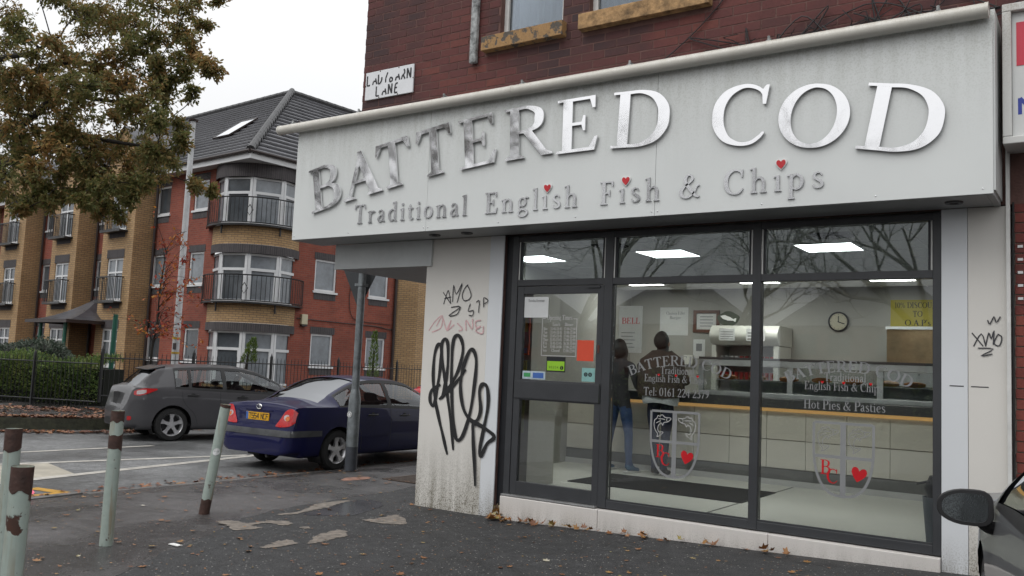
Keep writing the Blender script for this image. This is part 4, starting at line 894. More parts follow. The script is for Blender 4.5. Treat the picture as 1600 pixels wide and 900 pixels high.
# the door
door = MB()
dx0, dx1, dz0, dz1, s_ = -5.168, -4.139, .276, 2.424, .078
for bx in ((dx0, dz0, dx0+s_, dz1), (dx1-s_*.9, dz0, dx1, dz1)): door.box(bx[0], 7.66, bx[1], bx[2], 7.71, bx[3])
for z0, z1 in ((dz0, .41), (1.245, 1.455), (2.345, dz1)): door.box(dx0+s_, 7.661, z0, dx1-s_*.9, 7.709, z1)
door = door.obj('door', M_frame, front, bevel=.003)
MB().box(dx0+.01, 7.648, 1.262, dx1-.002, 7.66, 1.438).obj('push_plate', M_frame, door, bevel=.002)
MB().box(dx1-.012, 7.642, 1.255, dx1-.006, 7.648, 1.445).obj('plate_edge', M_steel, door)
dg = MB().box(dx0+s_, 7.684, 1.456, dx1-s_*.9, 7.69, 2.344).obj('door_pane', M_glass, door)
MB().box(dx0+s_, 7.684, .411, dx1-s_*.9, 7.69, 1.244).obj('door_pane', M_glass, door)
MB().box(dx1-.05, 7.652, 1.75, dx1-.028, 7.66, 1.83).obj('lock', M_steel, door)
MB().box(-4.33, 7.645, 2.40, -4.18, 7.66, 2.42).obj('door_closer', M_frame, door)

# vinyl lettering and shields on the big panes
def shield_pts(cx, w, zt, zb, n=10):
    L_ = []
    for i in range(n+1):
        t = i/n; L_.append((cx-w/2*cos(t*pi/2)**.72, zt-.36*(zt-zb)-(.64*(zt-zb))*sin(t*pi/2)))
    return [(cx-w/2, zt)]+L_
FISH = [[(.42, .30), (.40, .37), (.15, .38), (.0, .49), (-.10, .41), (-.2, .44), (-.25, .32), (-.35, .24), (-.38, .05), (-.35, -.12), (-.27, -.27), (-.19, -.37), (-.22, -.5), (-.07, -.42), (.07, -.29), (-.02, -.27), (-.13, -.29), (-.19, -.14), (-.15, .02), (-.03, .12), (.04, .02), (.10, .15), (.28, .19), (.42, .30)], [(.24, .36), (.2, .28), (.24, .2)], [(-.2, .3), (-.02, .3), (.12, .28)], [(-.3, .1), (-.2, .16), (-.08, .22)]]
random.seed(11)
for pane, cx, phone in ((panes[0], -3.37, True), (panes[1], -1.86, False)):
    Yv = 7.6995; m = MB()
    write_arc(m, 'BATTERED COD', cx+.02, 1.655, 1.12, Yv, .095, 1.02)
    write(m, 'Traditional', Vector((cx+.01, Yv, 1.575)), .072, width=.34, align='c')
    write(m, 'English Fish & Chips', Vector((cx-.01, Yv, 1.497)), .070, width=.63, align='c')
    m.obj('lettering', M_vinyl, pane, label='frosted shop name lettering on the window')
    m = MB()
    if phone: write(m, 'Tel: 0161 224 2379', Vector((cx, Yv, 1.365)), .078, width=.66, align='c')
    else: write(m, 'Hot Pies & Pasties', Vector((cx, Yv, 1.335)), .08, width=.66, align='c')
    m.obj('lettering', M_vinyl, pane, label='frosted telephone number' if phone else 'frosted line reading Hot Pies & Pasties')
    m = MB()
    for hx in (-.175, -.0, .215): heart(m, cx+hx, 1.562, .026, Yv, .0012, .002)
    m.obj('heart_dots', M_red, pane)
    # shield outline
    m = MB(); z_t, z_b, w = 1.225, .625, .48
    lft = shield_pts(cx, w, z_t, z_b); rgt = [(2*cx-x, z) for x, z in lft]
    k = 0
    for pl in (lft, rgt, [(cx-w/2+.006, z_t), (cx+w/2-.006, z_t)]):
        q = pl if len(pl) == 2 else pl
        for a, b in zip(q[:-1], q[1:]): ribbon(m, [a, b], .022, Yv-.0003*(k % 6), .0006, 0, 1, False); k += 1
    ribbon(m, [(cx, z_t), (cx, z_b+.01)], .045, Yv-.002, .0006, 0, 1, False); ribbon(m, [(cx-w/2+.01, .945), (cx+w/2-.01, .945)], .026, Yv-.0025, .0006, 0, 1, False)
    m.obj('shield', M_vinyl, pane, label='frosted shield outline')
    m = MB()
    for sx, ox in ((1, -.125), (-1 if phone else 1, .125)):
        for pl in FISH: ribbon(m, [(cx+ox+u*.21*sx, 1.09+v*.21) for u, v in pl], .007, Yv-.0004*k, .0006, .0001, 4, False); k = (k+1) % 5
    m.obj('fish_emblem', M_vinylw if phone else M_vinyl, pane)
    m = MB(); write(m, 'B', Vector((cx-.185, Yv, .795)), .12, width=.085); write(m, 'C', Vector((cx-.135, Yv-.002, .725)), .12, width=.095)
    m.obj('monogram', M_red, pane, label='red monogram BC'); m = MB(); heart(m, cx+.125, .815, .125, Yv, .0005, .0012, radians(-12)); m.obj('heart', M_red, pane)
# opening times on the door glass
m = MB(); Yd = 7.6835
write(m, 'Opening Times', Vector((-4.655, Yd, 2.078)), .05, width=.30, align='c')
for a, b in (((-4.86, 2.09), (-4.82, 2.09)), ((-4.49, 2.09), (-4.45, 2.09)), ((-4.86, 2.09), (-4.86, 1.71)), ((-4.45, 2.09), (-4.45, 1.71)), ((-4.86, 1.71), (-4.45, 1.71))): ribbon(m, [a, b], .007, Yd, .0006, 0, 1, False)
write(m, 'Lunch', Vector((-4.69, Yd, 2.015)), .034, align='c', width=.09); write(m, 'Dinner', Vector((-4.54, Yd, 2.015)), .034, align='c', width=.1)
for i, (d, a, b) in enumerate((('Mon', '11:45-13:45', '17:00-22:00'), ('Tue', '11:45-13:45', '17:00-22:00'), ('Wed', '11:45-13:45', '17:00-22:00'), ('Thur', '11:45-13:45', '17:00-22:00'), ('Fri', '11:45-13:45', '16:30-22:00'), ('Sat', '12:00-14:00', '17:00-22:00'), ('Sun', 'Closed', '17:00-22:00'))):
    z = 1.972-i*.037
    write(m, d, Vector((-4.845, Yd, z)), .03, width=.05+.01*(len(d) > 3)); write(m, a, Vector((-4.69, Yd, z)), .03, align='c', width=.14 if i < 6 else .1); write(m, b, Vector((-4.53, Yd, z)), .03, align='c', width=.14)
m.obj('lettering', M_vinylw, dg, label='white opening times table on the door glass')

def paper(name, label, cat, x0, x1, z0, z1, Y, mat, lines=(), lm=None, curl=.0, group=None):
    """a notice: a thin sheet with its print on top"""
    t = thing(name, label, cat, ((x0+x1)/2, Y, z0), 0, group)
    q = MB(); n = 6
    ys = [Y-.002-curl*((i/n-.5)**2) for i in range(n+1)]; xx = [x0+(x1-x0)*i/n for i in range(n+1)]
    q.add([(xx[i], ys[i], z0) for i in range(n+1)]+[(xx[i], ys[i], z1) for i in range(n+1)]+[(xx[i], ys[i]+.001, z0) for i in range(n+1)]+[(xx[i], ys[i]+.001, z1) for i in range(n+1)],
          [(i, i+1, n+2+i, n+1+i) for i in range(n)]+[(2*n+3+i, 2*n+2+i, 3*n+3+i, 3*n+4+i) for i in range(n)])
    s = q.obj('sheet', mat, t, smooth=True)
    if lines:
        q = MB()
        for (tx, rx, rz, h, wd) in lines: write(q, tx, Vector((x0+(x1-x0)*rx, min(ys)-.0015, z0+(z1-z0)*rz)), h, width=wd, align='c')
        q.obj('print', lm or M_platetxt, s)
    return t
M_paper = mk('white_paper', (.62, .63, .63), .7, var=.06, vs=6); M_orange = mk('red_orange_card', (.62, .07, .03), .5, var=.08); M_teal = mk('pale_teal_sticker', (.22, .42, .40), .4, var=.15, vs=20); M_lime = mk('lime_green_print', (.28, .55, .03), .4, var=.1); M_stick = mk('pale_blue_sticker', (.42, .5, .55), .4, var=.25, vs=30)
M_greyprint = mk('grey_print', (.2, .2, .21), .6, var=.1)
paper('door_notice', 'white printed notice taped inside the top left of the door glass', 'notice', -5.085, -4.79, 2.10, 2.315, 7.682, M_paper, (('Tuesday Evenings', .5, .78, .022, .2),), M_greyprint, .02)
paper('door_card', 'plain red orange card on the door glass beside the opening times', 'notice', -4.435, -4.245, 1.668, 1.875, 7.682, M_orange)
t = paper('hygiene_sticker', 'black and lime green hygiene rating sticker low on the door glass', 'sticker', -4.79, -4.565, 1.545, 1.70, 7.682, M_black)
MB().box(-4.78, 7.6775, 1.56, -4.575, 7.679, 1.655).obj('green_band', M_lime, t)
q = MB(); write(q, '0 1 2 3 4', Vector((-4.70, 7.6772, 1.582)), .024, width=.11, align='c'); q.obj('print', M_black, t)
q = MB(); q.lathe([(0, -.0005), (.02, -.0004), (.021, 0)], 16, (-4.605, 7.677, 1.59), 'Y'); o = q.obj('rating_disc', M_black, t); q = MB(); write(q, '5', Vector((-4.614, 7.676, 1.576)), .028); q.obj('rating', M_lime, o)
t = paper('teal_sticker', 'square pale teal sticker with two round eyes at the door glass corner', 'sticker', -4.37, -4.222, 1.465, 1.60, 7.682, M_teal)
for x in (-4.325, -4.275):
    q = MB(); q.lathe([(.010, -.001), (.021, -.001), (.021, 0), (.010, 0), (.010, -.001)], 18, (x, 7.679, 1.535), 'Y'); q.lathe([(0, -.0012), (.006, -.0012), (.006, 0)], 10, (x, 7.679, 1.535), 'Y'); q.obj('round_eye', M_platetxt, t)
t = paper('blue_green_sticker', 'long blue and green sticker at the lower left of the door glass', 'sticker', -5.08, -4.80, 1.462, 1.545, 7.682, M_stick)
M_greenp = mk('green_print', (.05, .3, .1), .5, var=.1); M_bluep = mk('blue_print', (.05, .13, .4), .5, var=.1)
MB().box(-5.06, 7.6775, 1.485, -4.98, 7.679, 1.525).obj('logo_block', M_greenp, t); MB().box(-4.95, 7.6775, 1.475, -4.82, 7.679, 1.53).obj('print_block', M_bluep, t)

# ------------------------------------------------------------------ neighbouring shop on the right
nb = thing('neighbour_building', 'red brick neighbouring shop wall at the right edge beside the cream pillar', 'building', (1, 7.7, 0))
M_brick2 = cellbrick('neighbour_brick', [(0, (.10, .025, .02)), (.3, (.14, .03, .024)), (.6, (.17, .038, .028)), (1, (.22, .06, .04))], .235, .079, 0, -.6, 0.)
M_mort2 = mk('pale_mortar', (.26, .23, .19), .95, var=.3, vs=8, bump=.4, bs=60)
nw = MB().box(-.61, 7.672, 0, 8, 7.95, 4.9).obj('wall', M_mort2, nb)
cache = {}
for r in range(44):
    for c in range(0, 4):
        x0 = -.6+(c-.5*(r % 2))*.235+.005; x1 = x0+.225; x0 = max(x0, -.6)
        if x1-x0 < .05: continue
        z0 = r*.079+.005; w = round(x1-x0, 3)
        if w not in cache:
            q = MB(); q.box(0, -.012, 0, w, .003, .069); cache[w] = q.mesh('brick', M_brick2)
        place('brick', cache[w], nw, Matrix.Translation(WM[nb].inverted() @ Vector((x0, 7.67, z0))))
ns = thing('neighbour_sign', 'white framed neighbouring shop sign with a red block and blue letter N', 'shop sign', (.9, 7.45, 3.4))
M_nsf = stained('neighbour_frame', (.6, .6, .58), (.25, .22, .16), 4.6, 3.3, .4, .4)
q = MB(); q.box(-.645, 7.32, 3.385, 3.0, 7.66, 3.44).box(-.645, 7.32, 4.40, 3.0, 7.66, 4.46).box(-.645, 7.32, 3.441, -.585, 7.66, 4.399).box(2.94, 7.32, 3.441, 3.0, 7.66, 4.399); q.obj('frame', M_nsf, ns, bevel=.006)
sp_ = MB().box(-.583, 7.37, 3.442, 2.938, 7.40, 4.398).obj('panel', mk('sign_white', (.62, .63, .62), .35, var=.05), ns)
MB().box(-.555, 7.366, 3.985, 1.6, 7.3695, 4.32).obj('red_block', mk('sign_red', (.55, .03, .06), .4, var=.05), sp_)
q = MB()
for pl in ([(0, 0), (0, 1)], [(0, 1), (.72, 0)], [(.72, 0), (.72, 1)]): ribbon(q, [(-.535+u*.13, 3.61+v*.125) for u, v in pl], .026, 7.3695-.0004*len(q.f), .0005, 0, 1, False)
q.obj('letter', mk('sign_blue', (.02, .04, .3), .4, var=.05), sp_, label='blue letter N')
for i in range(5): MB().box(-.58, 7.652, 2.25+i*.10, -.545, 7.656, 2.27+i*.10).obj('paper_scrap', M_paper, nb)
# ------------------------------------------------------------------ shop interior
FL = .25
M_floor = mk('vinyl_floor', (.66, .67, .63), .4, var=.05, vs=2)
MB().prism([(-6.32, 7.76), (-.66, 7.76), (-.66, 13.7), (-6.84, 13.7)], .0, FL, lambda u, v, w: (u, v, w)).obj('shop_floor', M_floor, None, kind='structure')
MB().box(-3.285, 7.77, FL+.0005, -3.262, 11.1, FL+.003).obj('floor_joint', mk('joint_strip', (.1, .1, .095), .5, var=.1), bpy.data.objects['shop_floor'])
iw = MB().box(-6.95, 13.5, 0, -.66, 13.65, 3.1).obj('shop_back_wall', M_inwall, None, kind='structure')
MB().box(-.66, 7.95, 0, -.5, 13.5, 3.1).obj('shop_side_wall', M_inwall, None, kind='structure')
M_ceil = mk('ceiling_tile', (.55, .55, .53), .85, var=.06, vs=8, bump=.3, bs=120)
CZ = 2.95
ceil = MB().box(-6.95, 7.76, CZ+.02, -.55, 13.55, CZ+.1).obj('shop_ceiling', mk('ceiling_void', (.2, .2, .2), .9, var=.1), None, kind='structure')
LIGHTS = [(-6, 2), (-3, 2), (0, 2), (-6, 8), (-3, 8), (0, 8)]
tile = MB().box(.008, .008, 0, .592, .592, .014).mesh('ceiling_tile', M_ceil)
tbar = mk('ceiling_grid', (.6, .6, .6), .5, var=.03)
gx0, gy0 = -2.49, 7.78
LXY = [(-6.03, 8.92), (-4.35, 8.92), (-2.47, 8.92), (-6.33, 12.2), (-4.43, 12.2), (-2.53, 12.2)]
xs_ = [-6.9+.6*i for i in range(11)]; ys_ = [7.78+.6*i for i in range(10)]
lit = {(1, 2), (4, 2), (7, 2), (1, 7), (4, 7), (7, 7)}
for i, x in enumerate(xs_[:-1]):
    for j, y in enumerate(ys_[:-1]):
        if (i, j) in lit: continue
        place('ceiling_tile', tile, ceil, Matrix.Translation((x, y, CZ)))
for i, x in enumerate(xs_): MB().box(x-.007, 7.77, CZ-.004, x+.007, 13.3, CZ).obj('grid_bar', tbar, ceil)
for j, y in enumerate(ys_):
    m = MB()
    for x in xs_[:-1]: m.box(x+.0075, y-.007, CZ-.004, x+.5925, y+.007, CZ)
    m.obj('grid_bar', tbar, ceil)
M_panel = mk('led_panel', (1, 1, .95), .5, var=0, emit=17)
names = {1: 'left', 4: 'middle', 7: 'right'}
for (i, j) in sorted(lit):
    x, y = xs_[i], ys_[j]
    t = thing('ceiling_light', 'lit square white ceiling light panel, %s one of the %s row in the shop' % (names[i], 'front' if j == 2 else 'back'), 'ceiling light', (x+.3, y+.3, CZ), 0, 'light panels in the shop ceiling')
    MB().box(x+.02, y+.02, CZ+.002, x+.58, y+.58, CZ+.012).obj('diffuser', M_panel, t)
    m = MB(); m.box(x+.008, y+.008, CZ-.002, x+.592, y+.0195, CZ+.012).box(x+.008, y+.5805, CZ-.002, x+.592, y+.592, CZ+.012).box(x+.008, y+.02, CZ-.002, x+.0195, y+.58, CZ+.012).box(x+.5805, y+.02, CZ-.002, x+.592, y+.58, CZ+.012)
    m.obj('frame', tbar, t)
M_vent = mk('vent_dark', (.07, .075, .075), .5, var=.1)
for k, (x, y, lab) in enumerate(((-4.5, 8.42, 'dark louvred ceiling vent behind the top pane nearest the door'), (-2.15, 8.42, 'dark louvred ceiling vent behind the right hand top pane'))):
    t = thing('ceiling_vent', lab, 'vent', (x, y, CZ-.02))
    m = MB(); m.box(x-.17, y-.12, CZ-.02, x+.17, y+.12, CZ-.005); m.obj('plate', M_vent, t)
    for i in range(6):
        MB().box(x-.15, y-.1+i*.035, CZ-.032, x+.15, y-.082+i*.035, CZ-.021).obj('louvre', M_vent, t)
# door mat
mat_ = MB(); mat_.box(-5.38, 9.2, FL, -3.25, 10.35, FL+.012)
for i in range(24): mat_.box(-5.36, 9.22+i*.047, FL+.0125, -3.27, 9.245+i*.047, FL+.016)
mat_.obj('door_mat', mk('mat_rubber', (.015, .014, .013), .85, var=.3, vs=30, bump=.5, bs=200), None, label='large dark entrance mat on the shop floor in front of the counter', cat='mat')
# counter with tiled front
M_ctile = mk('cream_counter_panel', (.66, .63, .56), .35, var=.04, vs=1.5); M_kick = mk('grey_kick', (.13, .13, .125), .5, var=.15); M_kickw = mk('white_skirting', (.52, .52, .52), .4, var=.05)
M_worktop = mk('dark_worktop', (.075, .075, .078), .3, var=.15); M_inox = mk('stainless', (.55, .57, .58), .35, metal=.45, var=.15, vs=5, rvar=.08)
M_glow = mk('warm_strip_light', (1, .58, .22), .5, var=0, emit=.3)
ct = thing('shop_counter', 'long cream panelled shop counter with a warm light strip under its dark top', 'counter', (-3.8, 11.5, FL))
MB().box(-6.6, 11.22, FL, -.68, 11.95, 1.19).obj('carcass', mk('panel_joint', (.33, .31, .27), .6, var=.05), ct)
MB().box(-6.6, 11.16, FL, -.68, 11.205, FL+.07).obj('skirting', M_kickw, ct)
MB().box(-6.6, 11.185, FL+.071, -.68, 11.219, FL+.20).obj('kick_board', M_kick, ct)
pm = MB().box(.003, 0, .003, .487, .03, .347).mesh('front_panel', M_ctile)
for i in range(12):
    for j in range(2):
        place('front_panel', pm, ct, Matrix.Translation(WM[ct].inverted() @ Vector((-6.58+i*.49, 11.188, FL+.21+j*.355))))
MB().box(-6.6, 11.16, 1.165, -.68, 11.21, 1.205).obj('light_strip', M_glow, ct)
MB().box(-6.62, 11.08, 1.21, -.68, 12.0, 1.33).obj('worktop', M_worktop, ct, bevel=.008)
# hot display case on the counter
dc = thing('hot_display_case', 'stainless steel and glass hot food display case on the counter', 'display case', (-2.9, 11.5, 1.33))
X0, X1 = -4.55, -.72
MB().box(X0, 11.15, 1.332, X1, 11.95, 1.39).obj('base', M_inox, dc, bevel=.004)
MB().box(X0, 11.14, 1.72, X1, 11.45, 1.80).obj('top_rail', M_inox, dc, bevel=.006)
MB().box(X0, 11.13, 1.802, X1, 11.50, 1.83).obj('top_board', M_worktop, dc)
MB().box(X0, 11.93, 1.39, X1, 11.95, 1.55).obj('back_panel', mk('dark_steel', (.3, .3, .31), .35, metal=.8, var=.2), dc)
for x in (X0+.02, -3.35, -2.28, -1.28, X1-.02): MB().box(x-.035, 11.16, 1.391, x+.035, 11.20, 1.739).obj('upright', M_inox, dc, bevel=.003)
for a, b in ((X0+.06, -3.39), (-3.31, -2.32), (-2.24, -1.32), (-1.24, X1-.06)):
    MB().box(a, 11.168, 1.392, b, 11.172, 1.738).obj('case_glass', glass('case_glass', (.88, .9, .9)), dc)
    MB().box(a, 11.25, 1.53, b, 11.85, 1.535).obj('shelf', M_inox, dc)
M_batter = mk('golden_batter', (.45, .17, .03), .5, var=.35, vs=20, bump=.6, bs=40)
random.seed(5)
labs = ['piece of golden battered fish, %s along the display case shelf' % s for s in ('first', 'second', 'third', 'fourth', 'fifth', 'sixth', 'seventh', 'eighth', 'ninth')]
for i in range(9):
    x = -4.3+i*.40+random.uniform(-.06, .06); q = MB(); n = 10; rows = []
    for k in range(7):
        t = k/6; r = .045*sin(pi*(.08+.84*t))**.6; rows.append((r, t))
    vs = []
    for r, t in rows:
        for a in range(n):
            an = 2*pi*a/n; rr = r*(1+.2*sin(3*an+k+i)); vs.append((x+(t-.5)*.24, 11.5+rr*cos(an), 1.575+rr*.8*sin(an)))
    q.add(vs, [(k*n+a, k*n+(a+1) % n, (k+1)*n+(a+1) % n, (k+1)*n+a) for k in range(6) for a in range(n)]+[tuple(range(n)), tuple(range(6*n+n-1, 6*n-1, -1))])
    q.obj('battered_fish', M_batter, None, smooth=True, label=labs[i], cat='food', group='battered fish in the display case')
# stuff behind the counter
fr = thing('drinks_fridge', 'upright drinks fridge with a curved white header at the back wall', 'fridge', (-4.55, 13.2, FL))
M_fw = mk('fridge_white', (.62, .62, .57), .35, var=.04); M_fd = mk('fridge_dark', (.02, .02, .022), .3, var=.2)
MB().box(-5.05, 12.85, FL, -4.98, 13.48, 2.05).box(-4.1, 12.85, FL, -4.03, 13.48, 2.05).box(-4.98, 13.4, FL, -4.1, 13.48, 2.05).box(-4.98, 12.85, FL, -4.1, 13.4, FL+.2).obj('cabinet', M_fw, fr)
q = MB(); n = 8; pr = [(12.86, 2.06)]+[(12.86-.10*sin(pi*i/n), 2.06+.29*i/n) for i in range(1, n)]+[(12.86, 2.35), (13.48, 2.35), (13.48, 2.06)]
q.prism(pr, -5.06, -4.02, lambda u, v, w: (w, u, v)); q.obj('header', M_fw, fr, smooth=True)
M_can = mk('red_can', (.35, .02, .02), .3, metal=.5, var=.3, vs=30); M_can2 = mk('silver_can', (.6, .6, .62), .3, metal=.7, var=.3, vs=30)
cm = [MB().cyl((0, 0, 0), (0, 0, .115), .032, n=10).mesh('drinks_can', c) for c in (M_can, M_can2)]
ORD = ['first', 'second', 'third', 'fourth', 'fifth', 'sixth', 'seventh', 'eighth', 'ninth', 'tenth', 'eleventh']
for sh in range(3):
    z = 1.30+sh*.24
    MB().box(-4.975, 12.9, z-.012, -4.105, 13.38, z).obj('shelf', M_fd, fr)
    for i in range(11):
        o = place('drinks_can', cm[1 if i < 4 and sh != 1 else 0], None, Matrix.Translation((-4.93+i*.077, 12.98, z+.001)))
        tag(o, '%s can, %s from the left on the %s shelf of the drinks fridge' % ('silver' if i < 4 and sh != 1 else 'red', ORD[i], ('lower', 'middle', 'upper')[sh]), 'can', 'drinks cans in the fridge')
q = MB(); q.box(-4.9, 12.752, 2.12, -4.66, 12.757, 2.30); q.obj('taped_notice', M_paper, fr); q = MB(); q.box(-4.48, 12.752, 2.12, -4.2, 12.757, 2.30); q.obj('taped_notice', M_paper, fr)
q = MB(); [q.box(-4.88, 12.7505, 2.14+i*.035, -4.68, 12.7518, 2.147+i*.035) for i in range(4)]; [q.box(-4.46, 12.7505, 2.14+i*.045, -4.22, 12.7518, 2.152+i*.045) for i in range(3)]; q.obj('notice_print', M_platetxt, fr)
Yb = 13.498
M_wood = mk('brown_frame', (.10, .035, .018), .5, var=.3, vs=10)
def framed(name, label, x0, x1, z0, z1, f=.05):
    t = thing(name, label, 'picture', ((x0+x1)/2, Yb, z0)); q = MB()
    q.box(x0, Yb-.03, z0, x1, Yb, z0+f).box(x0, Yb-.03, z1-f, x1, Yb, z1).box(x0, Yb-.03, z0+f, x0+f, Yb, z1-f).box(x1-f, Yb-.03, z0+f, x1, Yb, z1-f); q.obj('frame', M_wood, t)
    s = MB().box(x0+f, Yb-.012, z0+f, x1-f, Yb-.005, z1-f).obj('print', M_paper, t)
    q = MB()
    for i in range(4): q.box(x0+f+.06, Yb-.0135, z0+f+.05+i*.05, x1-f-.06, Yb-.0125, z0+f+.062+i*.05)
    q.obj('print_lines', M_greyprint, s)
framed('framed_certificate', 'brown framed certificate on the back wall left of the fridge header', -5.62, -5.18, 2.27, 2.63)
paper('handwritten_poster', 'white handwritten chicken fillet burger poster on the back wall', 'poster', -6.22, -5.72, 2.22, 2.68, Yb, M_paper, (('Chıcken Fıllet', .55, .74, .05, .33), ('Burger', .55, .58, .05, .2)), M_greyprint)
paper('small_crest_poster', 'small white poster with a crest below the framed certificate', 'poster', -5.62, -5.42, 1.85, 2.16, Yb, M_paper)
q = MB(); q.box(-5.57, Yb-.006, 1.97, -5.47, Yb-.004, 2.09); q.obj('crest', M_greyprint, bpy.data.objects['small_crest_poster'])
# fish plaque, clock, yellow discount poster
t = thing('fish_plaque', 'oval green plaque with a white fish above the drinks fridge', 'plaque', (-4.84, Yb, 2.4))
q = MB(); vs = [(-4.84+.17*cos(a)*(1+.06*sin(5*a)), sin(a)*.11*(1+.06*cos(4*a))) for a in [2*pi*i/28 for i in range(28)]]
q.prism([(x, z) for x, z in vs], 0, .03, lambda u, v, w: (u, 12.98-w, 2.46+v)); q.obj('oval_board', mk('plaque_green', (.04, .05, .03), .5, var=.3, vs=20), t)
q = MB(); q.prism([(-.12, .04), (-.05, .055), (.04, .02), (.09, -.01), (.13, .01), (.12, -.05), (.08, -.03), (.0, -.03), (-.08, .0)], .031, .045, lambda u, v, w: (-4.84+u, 12.98-w, 2.46+v)); q.obj('fish', M_whitea, t)
t = thing('wall_clock', 'round cream wall clock with a dark rim on the back wall', 'clock', (-3.34, Yb, 2.30))
cx_, cz_ = -3.34, 2.46
MB().lathe([(0, -.02), (.125, -.02), (.125, 0)], 28, (cx_, Yb, cz_), 'Y').obj('dial', mk('clock_dial', (.5, .47, .36), .5, var=.05), t)
MB().lathe([(.125, -.022), (.128, -.035), (.145, -.035), (.15, -.02), (.15, 0)], 28, (cx_, Yb, cz_), 'Y').obj('rim', M_platetxt, t, smooth=True)
q = MB(); ribbon(q, [(cx_, cz_-.01), (cx_-.0, cz_+.085)], .012, Yb-.022, .001, 0, 1, False); q.obj('minute_hand', M_platetxt, t)
q = MB(); ribbon(q, [(cx_-.01, cz_), (cx_+.09, cz_-.035)], .014, Yb-.024, .001, 0, 1, False); q.obj('hour_hand', M_platetxt, t)
q = MB()
for i in range(12):
    a = i*pi/6; q.box(cx_+.11*sin(a)-.004, Yb-.0215, cz_+.11*cos(a)-.004, cx_+.11*sin(a)+.004, Yb-.0205, cz_+.11*cos(a)+.004)
q.obj('hour_marks', M_platetxt, t)
M_ypost = mk('yellow_poster', (.42, .36, .04), .6, var=.08)
paper('discount_poster', 'yellow poster about a discount to pensioners on the back wall at the right', 'poster', -2.62, -1.9, 2.36, 2.78, Yb, M_ypost, (('10% DISCOUNT', .5, .72, .08, .62), ('TO', .5, .42, .085, .13), ("O.A.P's", .5, .12, .085, .34)), M_platetxt)
t = thing('frying_range', 'stainless steel frying range with a warm glowing back by the right wall', 'range', (-1.6, 12.9, FL))
MB().box(-2.55, 12.75, FL, -.68, 13.45, 1.75).obj('body', M_inox, t); MB().box(-2.55, 12.9, 1.751, -1.75, 12.93, 2.32).obj('splash_panel', mk('warm_steel', (.45, .33, .2), .3, metal=1., var=.3, vs=3), t)  # splash panel is steel of a warm tan tone
MB().box(-1.749, 12.9, 1.751, -.69, 13.45, 2.32).obj('heated_cabinet', mk('cabinet_brown', (.12, .045, .02), .5, var=.2), t); MB().box(-2.56, 12.86, 2.321, -.69, 13.46, 2.36).obj('top_edge', M_inox, t)
for i in range(3): MB().box(-1.74, 12.88, 1.9+i*.13, -.7, 12.899, 1.92+i*.13).obj('rack', M_inox, t)
MB().box(-5.75, 13.42, 1.75, -5.6, 13.499, 1.90).obj('wall_dispenser', M_fw, None, label='small white dispenser on the back wall between the customers', cat='dispenser')
# by the door: notice board, posters seen edge-on through the door glass, a low wall unit
t = thing('menu_board', 'white board lettered BELL in red on the wall seen through the door', 'menu board', (-5.3, 10.2, 1.7))
MB().box(-5.70, 11.02, 1.85, -5.35, 11.04, 2.50).obj('board', M_paper, t); q = MB(); write(q, "BELL", Vector((-5.66, 11.019, 2.25)), .085, width=.28); q.obj('lettering', M_red, t)
q = MB(); [q.box(-5.66, 11.0175, 1.92+i*.05, -5.45-.03*(i % 2), 11.019, 1.93+i*.05) for i in range(5)]; q.obj('print_lines', M_greyprint, t)
t = thing('window_poster', 'red and yellow poster behind the left side of the door glass', 'poster', (-5.5, 8.2, 1.7))
MB().box(-5.78, 8.30, 1.72, -5.42, 8.32, 2.24).obj('sheet', mk('poster_red', (.42, .06, .02), .5, var=.5, vs=7), t); MB().box(-5.76, 8.296, 1.98, -5.44, 8.299, 2.20).obj('yellow_area', mk('poster_yellow', (.5, .33, .02), .5, var=.4, vs=9), t); MB().box(-5.76, 8.296, 1.74, -5.44, 8.299, 1.80).obj('blue_band', M_bluep, t)
t = thing('yellow_card', 'small yellow card below the red poster behind the door glass', 'notice', (-5.6, 8.3, 1.5)); MB().box(-5.76, 8.30, 1.50, -5.44, 8.315, 1.66).obj('card', M_ypost, t); MB().box(-5.66, 8.296, 1.56, -5.58, 8.299, 1.64).obj('print', M_platetxt, t)
t = thing('display_stand', 'pale cabinet with a leaflet panel just inside the door', 'cabinet', (-5.7, 8.6, FL))
MB().box(-5.95, 8.33, FL, -5.40, 8.9, 2.45).obj('cabinet', M_inwall, t); MB().box(-5.80, 8.318, .85, -5.46, 8.329, 1.30).obj('leaflet_panel', mk('leaflet_green', (.35, .4, .22), .5, var=.4, vs=8), t)
MB().box(-5.70, 8.310, .90, -5.60, 8.317, 1.22).obj('leaflet_figure', M_paper, t)
t = thing('umbrella_bin', 'grey bin with a folded black umbrella at the right jamb inside', 'bin', (-1.42, 8.6, FL))
MB().lathe([(.0, 0), (.08, 0), (.11, .38), (.105, .38), (.075, .02), (0, .02)], 18, (-1.25, 8.35, FL)).obj('bin', mk('bin_grey', (.12, .14, .17), .5, var=.1), t, smooth=True)
MB().tube([(-1.25, 8.35, FL+.3), (-1.26, 8.34, FL+.46), (-1.27, 8.33, FL+.56)], [.05, .085, .03], 10).obj('umbrella', M_platetxt, t, smooth=True)
MB().tube(catmull([(-1.27, 8.33, FL+.52), (-1.33, 8.33, FL+.50), (-1.40, 8.33, FL+.48)], 4), .012, 6).obj('umbrella_handle', M_platetxt, t)
